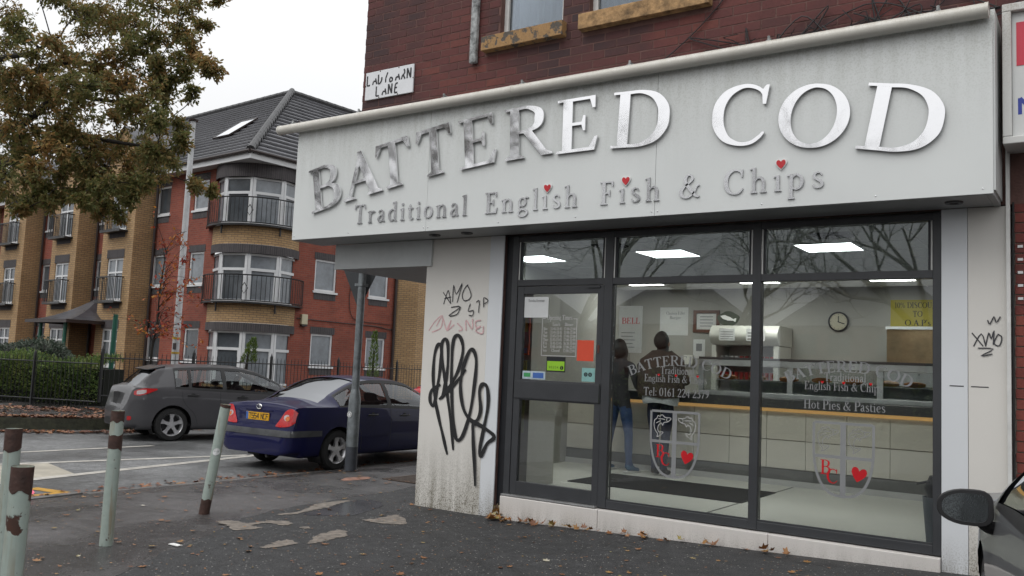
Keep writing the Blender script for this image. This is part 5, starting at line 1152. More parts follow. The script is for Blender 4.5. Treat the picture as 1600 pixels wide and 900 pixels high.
# ------------------------------------------------------------------ apartment block across the lane
AK = Vector((-22.95, 18.2, 0)); ADX = Vector((-.9972, .075, 0)); ADY = Vector((.075, .9972, 0))
def A(x, y, z): return AK + ADX*x + ADY*y + Vector((0, 0, z))
def Lp(c): return lambda u, w, z: A(u, c-w, z)      # wall facing the camera's left front
def Rp(c): return lambda u, w, z: A(c-w, u, z)      # wall facing the lane
M_rb = brickmat('red_apartment_brick', (.28, .07, .042), (.215, .052, .035), (.21, .105, .077), ms=.008, dirt=.3)
M_yb = brickmat('buff_apartment_brick', (.47, .305, .15), (.38, .235, .112), (.21, .155, .1), ms=.011, dirt=.25)
M_sold = brickmat('soldier_course', (.07, .062, .066), (.05, .046, .05), (.11, .1, .095), bw=.075, bh=.5, ms=.008, dirt=.3)
M_white2 = mk('white_upvc', (.66, .67, .68), .3, var=.06)
M_apg = mk('apartment_glass', (.075, .085, .095), .06, var=.35, vs=1.2, spec=.8)
M_blind = mk('apartment_blind', (.19, .21, .23), .12, var=.25, vs=3, spec=.8)
M_rail = mk('black_railing', (.012, .012, .013), .4, var=.2)
M_dp = mk('brown_downpipe', (.03, .02, .018), .4, var=.2)
M_tile = mk('wet_concrete_tile', (.058, .058, .066), .38, var=.45, vs=2.5, bump=.4, bs=14, rvar=.12)
apt = thing('apartment_block', 'three storey red and buff brick apartment block with hipped dark tiled roof', 'apartment block', tuple(A(3, 3, 0)))
def wallgrid(P, u0, u1, z0, z1, openings, mat, name='wall', rev=.11, parent=None):
    m = MB(); us = sorted({u0, u1, *[v for o in openings for v in o[:2]]}); zs = sorted({z0, z1, *[v for o in openings for v in o[2:4]]})
    for a, b in zip(us[:-1], us[1:]):
        for c, d in zip(zs[:-1], zs[1:]):
            if any(o[0] <= (a+b)/2 <= o[1] and o[2] <= (c+d)/2 <= o[3] for o in openings): continue
            m.quad(P(a, 0, c), P(b, 0, c), P(b, 0, d), P(a, 0, d), [(a, c), (b, c), (b, d), (a, d)])
    for (a, b, c, d) in openings:
        for q in (((a, 0, c), (a, -rev, c), (a, -rev, d), (a, 0, d)), ((b, 0, c), (b, 0, d), (b, -rev, d), (b, -rev, c)), ((a, 0, d), (b, 0, d), (b, -rev, d), (a, -rev, d)), ((a, 0, c), (b, 0, c), (b, -rev, c), (a, -rev, c))):
            m.quad(*[P(*p) for p in q], [(p[0]+p[1], p[2]) for p in q])
    return m.obj(name, mat, parent or apt)
def pbox(m, P, u0, u1, w0, w1, z0, z1):
    vs = [P(u, w, z) for z in (z0, z1) for (u, w) in ((u0, w0), (u1, w0), (u1, w1), (u0, w1))]
    return m.add(vs, [(0, 3, 2, 1), (4, 5, 6, 7), (0, 1, 5, 4), (1, 2, 6, 5), (2, 3, 7, 6), (3, 0, 4, 7)])
def window(P, u0, u1, z0, z1, kind='plain', sill=True, glassm=None, lintel=.24):
    f = .07; m = MB()
    pbox(m, P, u0, u0+f, -.10, -.04, z0, z1); pbox(m, P, u1-f, u1, -.10, -.04, z0, z1); pbox(m, P, u0+f, u1-f, -.10, -.041, z0, z0+f); pbox(m, P, u0+f, u1-f, -.10, -.041, z1-f, z1)
    if kind == 'tall':
        pbox(m, P, u0+f, u1-f, -.10, -.042, z0+(z1-z0)*.64, z0+(z1-z0)*.64+f*.9); c = (u0+u1)/2; pbox(m, P, c-.035, c+.035, -.10, -.043, z0+f, z1-f)
    o = m.obj('window', M_white2, apt)
    pbox(MB(), P, u0+f*.5, u1-f*.5, -.085, -.08, z0+f*.5, z1-f*.5).obj('pane', glassm or random.choice([M_apg, M_blind, M_apg]), o)
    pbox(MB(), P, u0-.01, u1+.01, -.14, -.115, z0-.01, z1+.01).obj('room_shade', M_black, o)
    if sill:
        pbox(MB(), P, u0-.06, u1+.06, -.1, .05, z0-.07, z0-.001).obj('sill', M_white2, o)
        q = MB(); q.quad(P(u0, .012, z0-.30), P(u1, .012, z0-.30), P(u1, .012, z0-.071), P(u0, .012, z0-.071), [(u0, .02), (u1, .02), (u1, .25), (u0, .25)]); q.obj('apron_bricks', M_sold, o)
    if lintel:
        q = MB(); q.quad(P(u0-.06, .012, z1), P(u1+.06, .012, z1), P(u1+.06, .012, z1+lintel), P(u0-.06, .012, z1+lintel), [(u0, .02), (u1, .02), (u1, .26), (u0, .26)]); q.obj('lintel_bricks', M_sold, o)
    return o
EV = 8.02
# right-hand wall along the lane
RO = [(u0, u1, z0, z1) for (z0, z1) in ((1.32, 2.46), (3.97, 5.10), (6.6, 7.66)) for (u0, u1) in ((3.27, 4.25), (5.84, 6.80))]
wallgrid(Rp(.45), 2.3, 7.2, -.1, EV, RO, M_rb)
for o in RO: window(Rp(.45), *o, glassm=M_blind)
# the buff bay beyond it
P2 = Rp(-.25)
RO2 = [(8.45, 9.5, 1.2, 2.9), (8.45, 9.5, 3.4, 5.0), (8.45, 9.5, 6.0, 7.6)]
wallgrid(P2, 7.75, 11, -.1, EV, RO2, M_yb)
q = MB(); q.quad(A(.45, 7.2, -.1), A(-.25, 7.75, -.1), A(-.25, 7.75, EV), A(.45, 7.2, EV), [(0, 0), (.9, 0), (.9, 8), (0, 8)]); q.obj('wall', M_yb, apt)
for o in RO2: window(P2, *o, kind='tall')
wallgrid(Rp(.45), 11, 24, -.1, EV, [], M_rb)
MB().tube([A(.36, 7.15, -.1), A(.36, 7.15, 4), A(.36, 7.15, EV)], .055, 8).obj('downpipe', M_dp, apt)
MB().tube(catmull([A(.42, 2.6, 2.95), A(.42, 4.5, 2.92), A(.42, 6.2, 2.9), A(.42, 7.0, 2.82), A(.42, 7.3, 2.9)], 4), .018, 5).obj('cable', M_dp, apt)
MB().tube(catmull([A(.42, 5.1, 5.2), A(.42, 4.9, 4.0), A(.42, 5.0, 3.3), A(.42, 5.4, 3.05), A(.42, 7.0, 3.0)], 4), .012, 5).obj('cable', M_dp, apt)
q = MB(); pbox(q, Rp(.45), 2.75, 3.0, 0, .12, 2.75, 3.1); ab = q.obj('alarm_box', mk('alarm_cream', (.5, .46, .32), .5, var=.1), apt, bevel=.01)
pbox(MB(), Rp(.45), 2.76, 2.99, .005, .125, 2.68, 2.748).obj('alarm_base', M_dp, ab)
# front wall with projecting buff bays
LO = []
for (u0, u1) in ((2.95, 3.85), (5.4, 6.3), (9.85, 10.6), (14.7, 15.4)):
    for (z0, z1) in ((1.32, 2.46), (3.97, 5.12), (6.6, 7.66)):
        if 9 < u0 < 11 and z0 < 2: continue
        LO.append((u0, u1, z0, z1))
wallgrid(Lp(.45), 2.3, 24, -.1, EV, LO, M_rb)
for o in LO: window(Lp(.45), *o)
BAYS = [(6.36, 8.62), (10.72, 12.85), (15.55, 17.9), (20.2, 22.4)]
dB = .78
for (b0, b1) in BAYS:
    c = (b0+b1)/2+.05; OB = [(c-.58, c+.58, 1.0 if i == 0 else .78+2.63*i, 2.36+2.62*i) for i in range(3)]
    P = Lp(.45-dB); wallgrid(P, b0, b1, -.1, EV+.6, OB, M_yb)
    for s in (b0, b1):
        q = MB(); q.quad(A(s, .45, -.1), A(s, .45-dB, -.1), A(s, .45-dB, EV+.6), A(s, .45, EV+.6), [(0, 0), (dB, 0), (dB, 8.6), (0, 8.6)]); q.obj('wall', M_yb, apt)
    for i, o in enumerate(OB):
        window(P, *o, kind='tall', lintel=.32)
        if i:
            r = pbox(MB(), P, o[0]-.16, o[1]+.16, .30, .33, o[2]+.82, o[2]+.86); r2 = pbox(MB(), P, o[0]-.16, o[1]+.16, .30, .33, o[2]-.05, o[2]-.02); pbox(r, P, o[0]-.16, o[0]-.13, 0, .30, o[2]+.82, o[2]+.86); pbox(r, P, o[1]+.13, o[1]+.16, 0, .30, o[2]+.82, o[2]+.86)
            rr_ = r.obj('balcony_rail', M_rail, apt); r2.obj('bottom_rail', M_rail, rr_); pbox(MB(), P, o[0]-.16, o[1]+.16, 0, .33, o[2]-.12, o[2]-.06).obj('balcony_slab', M_rail, rr_)
            for k in range(14):
                u = o[0]-.15+k*(o[1]-o[0]+.29)/13; pbox(MB(), P, u-.009, u+.009, .306, .324, o[2]-.02, o[2]+.82).obj('baluster', M_rail, rr_)
            for k in range(3):
                for s in (o[0]-.15, o[1]+.145): pbox(MB(), P, s-.009, s+.009, .05+k*.09, .066+k*.09, o[2]-.02, o[2]+.82).obj('baluster', M_rail, rr_)
    # gable over the bay
    q = MB(); n = 10; g_ = [(b0+(b1-b0)*i/n, EV+.6+1.35*(1-abs(2*i/n-1)**1.35)) for i in range(n+1)]
    q.add([P(u, 0, z) for u, z in g_], [tuple(range(n+1))], [[(u, z) for u, z in g_]]); q.obj('gable', M_yb, apt)
    q = MB()
    for i in range(n):
        (u0, z0), (u1, z1) = g_[i], g_[i+1]; q.quad(P(u0, .12, z0+.02), P(u1, .12, z1+.02), P(u1, -3.5, z1+.02), P(u0, -3.5, z0+.02))
    q.obj('gable_roof', M_tile, apt)
for u in (6.3, 10.66, 15.5): MB().tube([A(u-.12, .36, -.1), A(u-.12, .36, 4), A(u-.12, .36, EV)], .05, 8).obj('downpipe', M_dp, apt)
pbox(MB(), Lp(.45), 9.2, 9.5, 0, .16, 4.6, 4.9).obj('wall_vent', M_dp, apt)
# round corner bay: curved brick spandrels, faceted windows, curved balconies
bc, br = 1.6, 1.47; a0, a1 = radians(-50), radians(-220)
def Bp(t, r, z): a = a0+(a1-a0)*t; return A(bc+r*cos(a), bc+r*sin(a), z)
NB_ = 28
def curved(z0, z1, r, mat, name, v0=0.):
    q = MB(); Lr = abs(a1-a0)*r
    for i in range(NB_):
        t0, t1 = i/NB_, (i+1)/NB_; q.quad(Bp(t0, r, z0), Bp(t1, r, z0), Bp(t1, r, z1), Bp(t0, r, z1), [(t0*Lr, z0-v0), (t1*Lr, z0-v0), (t1*Lr, z1-v0), (t0*Lr, z1-v0)])
    return q.obj(name, mat, apt, smooth=True)
for (z0, z1) in ((-.1, .62), (2.66, 3.30), (5.26, 5.88)): curved(z0, z1, br, M_yb, 'bay_spandrel')
for (z0, z1) in ((2.38, 2.655), (4.96, 5.255), (7.52, 7.98)): curved(z0, z1, br+.02, M_sold, 'soldier_course', z0-.02)
for lv, (z0, z1) in enumerate(((.62, 2.38), (3.36, 4.96), (5.94, 7.52))):
    nf = 4; rw = br-.06; q = MB(); pn = []
    for i in range(nf):
        p0, p1 = Bp(i/nf, rw, 0), Bp((i+1)/nf, rw, 0); d = (p1-p0); Lf = d.length; d = d/Lf; nrm = Vector((d.y, -d.x, 0))
        if nrm.dot(p0-A(bc, bc, 0)) < 0: nrm = -nrm
        P = (lambda p0, d, nrm: (lambda u, w, z: p0+d*u+nrm*w+Vector((0, 0, z))))(p0, d, nrm); f = .09
        pbox(q, P, 0, f, -.05, .03, z0, z1); pbox(q, P, Lf-f, Lf, -.05, .031, z0, z1); pbox(q, P, f, Lf-f, -.05, .02, z0, z0+.07); pbox(q, P, f, Lf-f, -.05, .021, z1-.07, z1); zc_ = z0+(z1-z0)*.64
        pbox(q, P, f, Lf-f, -.05, .022, zc_, zc_+.09); pbox(q, P, f, f+.05, -.05, .018, z0+.07, zc_); pbox(q, P, Lf-f-.05, Lf-f, -.05, .018, z0+.07, zc_)
        pn.append((P, f, Lf))
    wf = q.obj('bay_window', M_white2, apt)
    for k, (P, f, Lf) in enumerate(pn):
        pbox(MB(), P, f*.5, Lf-f*.5, -.03, -.024, z0+.03, z1-.03).obj('pane', (M_blind, M_blind, M_blind)[lv] if k != 1 else M_apg, wf)
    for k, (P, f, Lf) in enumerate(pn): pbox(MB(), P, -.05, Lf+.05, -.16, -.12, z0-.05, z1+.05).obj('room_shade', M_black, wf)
    if lv:
        q = MB(); rr = br+.2; rail = [Bp(-.03+1.06*i/30, rr, z0+.86) for i in range(31)]
        q.tube(rail, .022, 6); q2 = MB().tube([p+Vector((0, 0, -.84)) for p in rail], .018, 6)
        sl = MB()
        for i in range(30):
            t0, t1 = -.03+1.06*i/30, -.03+1.06*(i+1)/30
            sl.quad(Bp(t0, br-.02, z0-.05), Bp(t1, br-.02, z0-.05), Bp(t1, rr+.03, z0-.05), Bp(t0, rr+.03, z0-.05)); sl.quad(Bp(t0, rr+.03, z0-.08), Bp(t1, rr+.03, z0-.08), Bp(t1, rr+.03, z0-.02), Bp(t0, rr+.03, z0-.02))
        ro = q.obj('balcony_rail', M_rail, apt); sl.obj('balcony_slab', M_rail, ro); q2.obj('bottom_rail', M_rail, ro)
        for i in range(36):
            p = Bp(-.03+1.06*i/35, rr, z0+.02); MB().cyl(p, p+Vector((0, 0, .84)), .011, n=5).obj('baluster', M_rail, ro)
        p = Bp(.5, rr+.03, z0+.42); d = (Bp(.51, rr, 0)-Bp(.49, rr, 0)).normalized()
        q = MB(); c_ = [p+Vector((0, 0, .18)), p+d*.11, p-Vector((0, 0, .18)), p-d*.11, p+Vector((0, 0, .18))]; q.tube(c_, .014, 5); q.obj('diamond_ornament', M_rail, ro)
        for t in (.28, .72): q = MB(); q.cyl(Bp(t, br+.1, z0-.35), Bp(t, br+.1, z0-.05), .03, n=6); q.obj('bracket', M_rail, ro)
# roof: tiled slopes in stepped courses, hip and ridge caps, white eaves board
RWD, RH = 5.5, 12.55
def slope(fn, name, far=24):
    q = MB(); n = 20
    for i in range(n):
        t0, t1 = i/n, (i+1)/n; s0, s1 = RWD*t0-.12*(i == 0), RWD*t1+.10; z0, z1 = 8.2+(RH-8.2)*t0, 8.2+(RH-8.2)*t1
        x0 = max(s0, 0); e = .045
        q.quad(fn(s0, x0, z0+e), fn(s0, far, z0+e), fn(s1, far, z1+.01), fn(s1, max(s1, 0), z1+.01))
        q.quad(fn(s0, x0, z0-.02), fn(s0, far, z0-.02), fn(s0, far, z0+e), fn(s0, x0, z0+e))
    # the rear slope
    q.quad(fn(RWD, RWD, RH), fn(RWD, far, RH), fn(2*RWD, far, 8.2), fn(2*RWD, 2*RWD, 8.2))
    return q.obj(name, M_tile, apt)
slope(lambda s, u, z: A(s, u, z), 'roof_slope'); slope(lambda s, u, z: A(u, s, z), 'roof_slope')
cap = mk('ridge_cap', (.05, .05, .052), .6, var=.35, vs=4, bump=.3, bs=20)
for i in range(22):
    t0, t1 = i/22, (i+1.12)/22; p0 = A(RWD*t0, RWD*t0, 8.24+(RH-8.2)*t0); p1 = A(RWD*t1, RWD*t1, 8.28+(RH-8.2)*t1); MB().cyl(p0, p1, .15, .12, n=10).obj('ridge_tile', cap, apt)
for i in range(34):
    MB().cyl(A(RWD, RWD+i*.45, RH+.02), A(RWD, RWD+i*.45+.47, RH+.02), .13, .12, n=8).obj('ridge_tile', cap, apt); 
    MB().cyl(A(RWD+i*.45, RWD, RH+.02), A(RWD+i*.45+.47, RWD, RH+.02), .13, .12, n=8).obj('ridge_tile', cap, apt)
q = MB(); pbox(q, Lp(0), -.02, 24, -.03, 0, 7.97, 8.19); pbox(q, Rp(0), .001, 24, -.03, 0, 7.97, 8.19); q.obj('fascia_board', M_white2, apt)
q = MB(); q.quad(A(.02, .02, 7.985), A(24, .02, 7.985), A(24, .5, 7.985), A(.02, .5, 7.985)); q.quad(A(.021, .5, 7.985), A(.5, .5, 7.985), A(.5, 24, 7.985), A(.021, 24, 7.985)); q.quad(A(.5, .5, 7.984), A(2.6, .5, 7.984), A(2.6, 2.6, 7.984), A(.5, 2.6, 7.984)); q.obj('soffit', M_white2, apt)
q = MB(); q.tube([A(-.08, -.08, 8.2), A(24, -.08, 8.2)], .055, 8); q.tube([A(-.08, -.08, 8.2), A(-.08, 24, 8.2)], .055, 8); q.obj('gutter', M_dp, apt)
M_sky = mk('skylight_glass', (.75, .78, .82), .05, metal=.9, var=.05)
for fn, u, t in ((lambda s, u, z: A(u, s, z), 4.0, 1.75), (lambda s, u, z: A(s, u, z), 4.0, 1.75)):
    dz = (RH-8.2)/RWD
    q = MB(); P = lambda uu, w, ss: fn(ss-w*.6, uu, 8.2+dz*ss+w*.8+.05)
    for (ua, ub, sa, sb) in ((u, u+.05, t, t+1.2), (u+.99, u+1.04, t, t+1.2), (u+.05, u+.99, t, t+.05), (u+.05, u+.99, t+1.15, t+1.2)): pbox(q, lambda uu, w, ss: P(uu, w, ss), ua, ub, 0, .06, sa, sb)
    o = q.obj('skylight', M_dp, apt); pbox(MB(), P, u+.05, u+.99, .03, .05, t+.05, t+1.15).obj('pane', M_sky, o)
# entrance canopy with green posts
can = thing('entrance_canopy', 'small swept dark tiled canopy on green posts over the apartment entrance', 'canopy', tuple(A(9.6, -.5, 0)))
q = MB(); n = 8; x0, x1, y0, y1 = 7.9, 11.3, -1.75, .4; apx = (9.3, .1); rows = []
for i in range(n+1):
    t = i/n; z = 2.62+1.0*t**1.7; s = 1-t
    rows.append([A(apx[0]+(x1-apx[0])*s, apx[1]+(y0-apx[1])*s, z), A(apx[0]+(x0-apx[0])*s, apx[1]+(y0-apx[1])*s, z), A(apx[0]+(x0-apx[0])*s, apx[1]+(y1-apx[1])*s, z), A(apx[0]+(x1-apx[0])*s, apx[1]+(y1-apx[1])*s, z)])
for a, b in zip(rows[:-1], rows[1:]):
    for k in range(4): q.quad(a[k], a[(k+1) % 4], b[(k+1) % 4], b[k])
q.quad(*rows[0]); q.obj('roof', M_tile, can, smooth=True)
q = MB(); pbox(q, Lp(0), x0, x1, 1.70, 1.76, 2.5, 2.615); pbox(q, Lp(0), x0, x0+.06, -.3, 1.70, 2.5, 2.615); pbox(q, Lp(0), x1-.06, x1, -.3, 1.70, 2.5, 2.615); q.obj('eaves_board', M_dp, can)
M_green = mk('green_steel', (.008, .085, .055), .4, var=.15)
for u in (8.5, 10.5): MB().cyl(A(u, -1.5, -.1), A(u, -1.5, 2.55), .065, n=12).obj('post', M_green, can, smooth=True)
q = MB(); pbox(q, Lp(.44), 8.7, 10.0, 0, .03, 0, 2.3); en = q.obj('entrance_door', M_black, can)
for (u, z, h) in ((9.9, 1.2, .9), (8.75, 1.5, .35), (8.75, .9, .45)): pbox(MB(), Lp(.44), u-.12, u+.12, .035, .05, z, z+h).obj('notice_panel', mk('grey_notice', (.35, .36, .37), .5, var=.4, vs=9), en)
MB().cyl(tuple(Vector((-22.45, 13.7, .1))), (-22.42, 13.7, 2.55), .065, n=12).obj('green_post', M_green, None, smooth=True, label='plain dark green steel post standing behind the hedge near the grey hatchback', cat='post')
# soil and lawn behind the fence
M_soil = mk('leafy_soil', (.05, .03, .018), .9, var=.6, vs=5, bump=.9, bs=14)
MB().quad(A(-1.2, -4.8, FP_Z+.006), A(30, -4.8, FP_Z+.006), A(30, .5, FP_Z+.006), A(-1.2, .5, FP_Z+.006)).obj('planted_bed', M_soil, None, kind='structure')

# ------------------------------------------------------------------ black railings round the apartments
def fence_run(name, label, p, q, z, h=1.24, sp=.12, post=2.4):
    p, q = Vector(p), Vector(q); d = (q-p); Lf = d.length; d = d/Lf
    t = thing(name, label, 'fence', (p.x, p.y, z), 0, 'black railings in front of the apartments')
    for zz in (z+.16, z+h-.17): MB().cyl((p.x, p.y, zz), (q.x, q.y, zz+.0), .016, n=6).obj('rail', M_rail, t)
    pk = MB().cyl((0, 0, .03), (0, 0, h-.06), .0085, n=5).cyl((0, 0, h-.06), (0, 0, h), .0085, .001, n=5).mesh('picket', M_rail)
    n = int(Lf/sp)
    for i in range(n):
        pt = p+d*(i*sp); place('picket', pk, t, Matrix.Translation((pt.x-p.x, pt.y-p.y, 0)))
    ps = MB().box(-.028, -.028, 0, .028, .028, h+.04).cyl((0, 0, h+.04), (0, 0, h+.13), .03, .004, n=6).mesh('post', M_rail)
    for i in range(int(Lf/post)+1):
        pt = p+d*(i*post+.04); place('post', ps, t, Matrix.Translation((pt.x-p.x, pt.y-p.y, 0)))
    return t
fence_run('railing_fence', 'black railing run in front of the low hedge at the far left', (-26.5, 9.75), (-20.2, 12.0), FP_Z)
fence_run('railing_fence', 'black railing run along the lane behind the two cars', (-20.15, 12.02), (-18.6, 27.5), FP_Z+.15)

# ------------------------------------------------------------------ telegraph pole, lamp post, bollards
M_galv = mk('galvanised', (.20, .22, .23), .45, metal=.5, var=.35, vs=9, bump=.2, bs=60, rvar=.1)
tp = thing('utility_pole', 'tall slim pale grey pole with a flat cap behind the grey hatchback', 'pole', (-21.15, 14.75, FP_Z))
M_pale = mk('pale_pole_paint', (.50, .51, .52), .45, var=.2, vs=4)
MB().cyl((-21.15, 14.75, FP_Z), (-21.15, 14.75, 8.05), .105, .07, n=16).obj('shaft', M_pale, tp, smooth=True)
MB().cyl((-21.15, 14.75, 8.05), (-21.15, 14.75, 8.09), .13, .14, n=16).obj('cap', M_dp, tp)
for z in (1.55, 1.95): MB().cyl((-21.15, 14.75, z), (-21.15, 14.75, z+.05), .108, n=16).obj('yellow_band', mk('band_yellow', (.45, .28, .02), .5, var=.1), tp)
MB().box(-21.09, 14.61, 1.66, -20.99, 14.65, 1.84).obj('number_plate', M_dp, tp)

LPX, LPY = -9.07, 9.34
lp = thing('sign_post', 'grey galvanised post with a wide base beside the blue saloon', 'sign post', (LPX, LPY, 0))
lean = lambda z: (LPX+.004*z, LPY, z)
MB().tube([lean(0), lean(.34)], [.088, .088], 18).obj('painted_foot', mk('dark_foot', (.045, .05, .06), .5, var=.3, vs=12), lp, smooth=True)
MB().tube([lean(.341), lean(1.02), lean(1.10), lean(1.16)], [.086, .086, .07, .056], 18).obj('base_column', M_galv, lp, smooth=True)
MB().tube([lean(1.161), lean(3.0)], [.055, .055], 16).obj('shaft', M_galv, lp, smooth=True)
MB().cyl(lean(.66), lean(.68), .0875, n=18).obj('collar', M_galv, lp)
q = MB(); q.lathe([(0, -.0895), (.042, -.0895), (.042, -.08), (0, -.08)], 18, (LPX, LPY, .80), 'Y'); st = q.obj('sticker', M_paper, lp); 
q = MB(); q.lathe([(.022, -.0905), (.03, -.0905), (.03, -.0897), (.022, -.0897), (.022, -.0905)], 18, (LPX, LPY, .80), 'Y'); q.obj('sticker_print', M_greyprint, st)
tri = thing('warning_sign', 'triangular road sign seen from its dark grey back at the top of the post', 'road sign', (LPX, LPY+.1, 2.55))
MB().prism([(-.36, .38), (.36, .38), (.02, -.26), (-.02, -.26)], 0, .012, lambda u, v, w: (LPX-.1+u*.72, LPY+.07+u*.4+w, 2.62+v)).obj('plate', mk('sign_back', (.05, .055, .06), .5, var=.2), tri)
MB().box(LPX-.075, LPY-.062, 2.66, LPX+.075, LPY+.068, 2.70).obj('clamp', M_galv, tri)

def rustpaint(name, seed):
    m, nt, b = nodes_of(name); co = nn(nt, 'ShaderNodeTexCoord'); mp = nn(nt, 'ShaderNodeMapping'); mp.inputs['Location'].default_value = (seed*3.1, seed*1.7, seed*2.3)
    nt.links.new(co.outputs['Object'], mp.inputs[0])
    a = nn(nt, 'ShaderNodeTexNoise', Scale=3.2, Detail=9., Roughness=.62); c = nn(nt, 'ShaderNodeTexNoise', Scale=22., Detail=5.); mp2 = nn(nt, 'ShaderNodeMapping'); mp2.inputs['Scale'].default_value = (18, 18, 1.6)
    nt.links.new(mp.outputs[0], a.inputs['Vector']); nt.links.new(mp.outputs[0], c.inputs['Vector']); nt.links.new(mp.outputs[0], mp2.inputs[0])
    s = nn(nt, 'ShaderNodeTexNoise', Scale=1., Detail=4.); nt.links.new(mp2.outputs[0], s.inputs['Vector'])
    r1 = nn(nt, 'ShaderNodeMapRange'); r1.inputs[1].default_value = .655; r1.inputs[2].default_value = .67; nt.links.new(a.outputs['Fac'], r1.inputs[0])
    r2 = nn(nt, 'ShaderNodeMapRange'); r2.inputs[1].default_value = .50; r2.inputs[2].default_value = .70; r2.inputs[4].default_value = .8; nt.links.new(s.outputs['Fac'], r2.inputs[0])
    sp = nn(nt, 'ShaderNodeTexNoise', Scale=17., Detail=6., Roughness=.7); nt.links.new(mp.outputs[0], sp.inputs['Vector']); r3 = nn(nt, 'ShaderNodeMapRange'); r3.inputs[1].default_value = .655; r3.inputs[2].default_value = .675; nt.links.new(sp.outputs['Fac'], r3.inputs[0])
    mxr = nn(nt, 'ShaderNodeMath', operation='MAXIMUM'); nt.links.new(r1.outputs[0], mxr.inputs[0]); nt.links.new(r3.outputs[0], mxr.inputs[1]); r1 = mxr
    p = nn(nt, 'ShaderNodeMixRGB'); p.inputs[1].default_value = c4((.25, .31, .28)); p.inputs[2].default_value = c4((.36, .41, .37)); nt.links.new(c.outputs['Fac'], p.inputs[0])
    st = nn(nt, 'ShaderNodeMixRGB'); st.inputs[2].default_value = c4((.2, .12, .045)); nt.links.new(r2.outputs[0], st.inputs[0]); nt.links.new(p.outputs[0], st.inputs[1])
    rc_ = nn(nt, 'ShaderNodeMixRGB'); rc_.inputs[1].default_value = c4((.035, .018, .013)); rc_.inputs[2].default_value = c4((.075, .03, .018)); nt.links.new(c.outputs['Fac'], rc_.inputs[0])
    fx = nn(nt, 'ShaderNodeMixRGB'); nt.links.new(r1.outputs[0], fx.inputs[0]); nt.links.new(st.outputs[0], fx.inputs[1]); nt.links.new(rc_.outputs[0], fx.inputs[2]); nt.links.new(fx.outputs[0], b.inputs['Base Color'])
    b.inputs['Roughness'].default_value = .5
    bp = nn(nt, 'ShaderNodeBump', Strength=.5, Distance=.004, invert=True); nt.links.new(r1.outputs[0], bp.inputs['Height']); nt.links.new(bp.outputs[0], b.inputs['Normal'])
    return m
M_rust = mk('bare_rust', (.05, .024, .018), .75, var=.45, vs=14, bump=.6, bs=40)
def bollard(x, y, h, tilt, az, label, seed, r=.052, top=.12, foot=0., sticker=None, band=None):
    t = thing('bollard', label, 'bollard', (x, y, 0), 0, 'rusty pale green pavement bollards')
    d = Vector((sin(tilt)*cos(az), sin(tilt)*sin(az), cos(tilt))); P = lambda s: Vector((x, y, gz(x)))+d*s
    def jag(s0, s1, mat, nm, rr, amp0=.0, amp1=.03):
        q = MB(); n = 22; a = d.orthogonal().normalized(); b = d.cross(a); vs = []
        random.seed(seed*7+int(s0*100)); j0 = [random.uniform(-amp0, amp0) for _ in range(n)]; j1 = [random.uniform(-amp1, amp1) for _ in range(n)]; sm = lambda j: [(j[i-1]+j[i]*1.5+j[(i+1) % n])/2.2 for i in range(n)]; j0, j1 = sm(j0), sm(j1)
        for s, j in ((s0, j0), (s1, j1)):
            for i in range(n):
                th = 2*pi*i/n; vs.append(P(s+j[i])+a*(rr*cos(th))+b*(rr*sin(th)))
        q.add(vs, [(i, (i+1) % n, n+(i+1) % n, n+i) for i in range(n)]); return q.obj(nm, mat, t, smooth=True)
    q = MB(); n = 22; q.tube([P(-.05), P(h*.3), P(h*.7), P(h)], r, n, caps=False)
    # hollow top
    q.tube([P(h), P(h-.06)], [r, r*.86], n, caps=False); q.tube([P(h-.06), P(h-.061)], [r*.86, .001], n, caps=False)
    q.obj('tube', rustpaint('bollard_paint_%d' % seed, seed), t, smooth=True)
    jag(h-top, h+.001, M_rust, 'rusty_rim', r+.0015, .014, 0.)
    if foot: jag(-.02, foot, M_rust, 'rusty_foot', r+.0015, 0., .03)
    if band: jag(band[0], band[1], M_rust, 'rust_band', r+.0016, .02, .012)
    if sticker:
        v = (CAM-P(sticker)); v.z = 0; v.normalize(); c0 = P(sticker)+v*(r+.002); s_ = Vector((-v.y, v.x, 0)); q = MB()
        n = 16; vs = []
        for i in range(n):
            th = 2*pi*i/n; u = .036*cos(th); ang = u/r; vs.append(P(sticker)+(v*cos(ang)+s_*sin(ang))*(r+.0025)+d*(.036*sin(th)))
        q.add(vs+[P(sticker)+v*(r+.003)], [(i, (i+1) % n, n) for i in range(n)]); q.obj('sticker', M_paper, t)
bollard(-6.74, 4.20, 1.08, radians(.8), 0, 'upright rusty pale green bollard, the middle one in front of the hatchback', 2, top=.09, band=(.77, .89))
bollard(-7.44, 5.65, 1.09, radians(7.5), radians(32), 'leaning pale green bollard with a white round sticker in front of the blue saloon', 5, r=.05, top=.03, foot=.17, sticker=.62)
bollard(-5.32, 2.68, 1.085, radians(.5), pi, 'taller rusty topped bollard at the left edge, behind its neighbour', 1, top=.12, r=.045)
bollard(-3.66, 1.88, 1.03, radians(1.), 0, 'nearest rusty topped bollard at the bottom left corner', 4, top=.10, r=.041, band=(.50, .57))
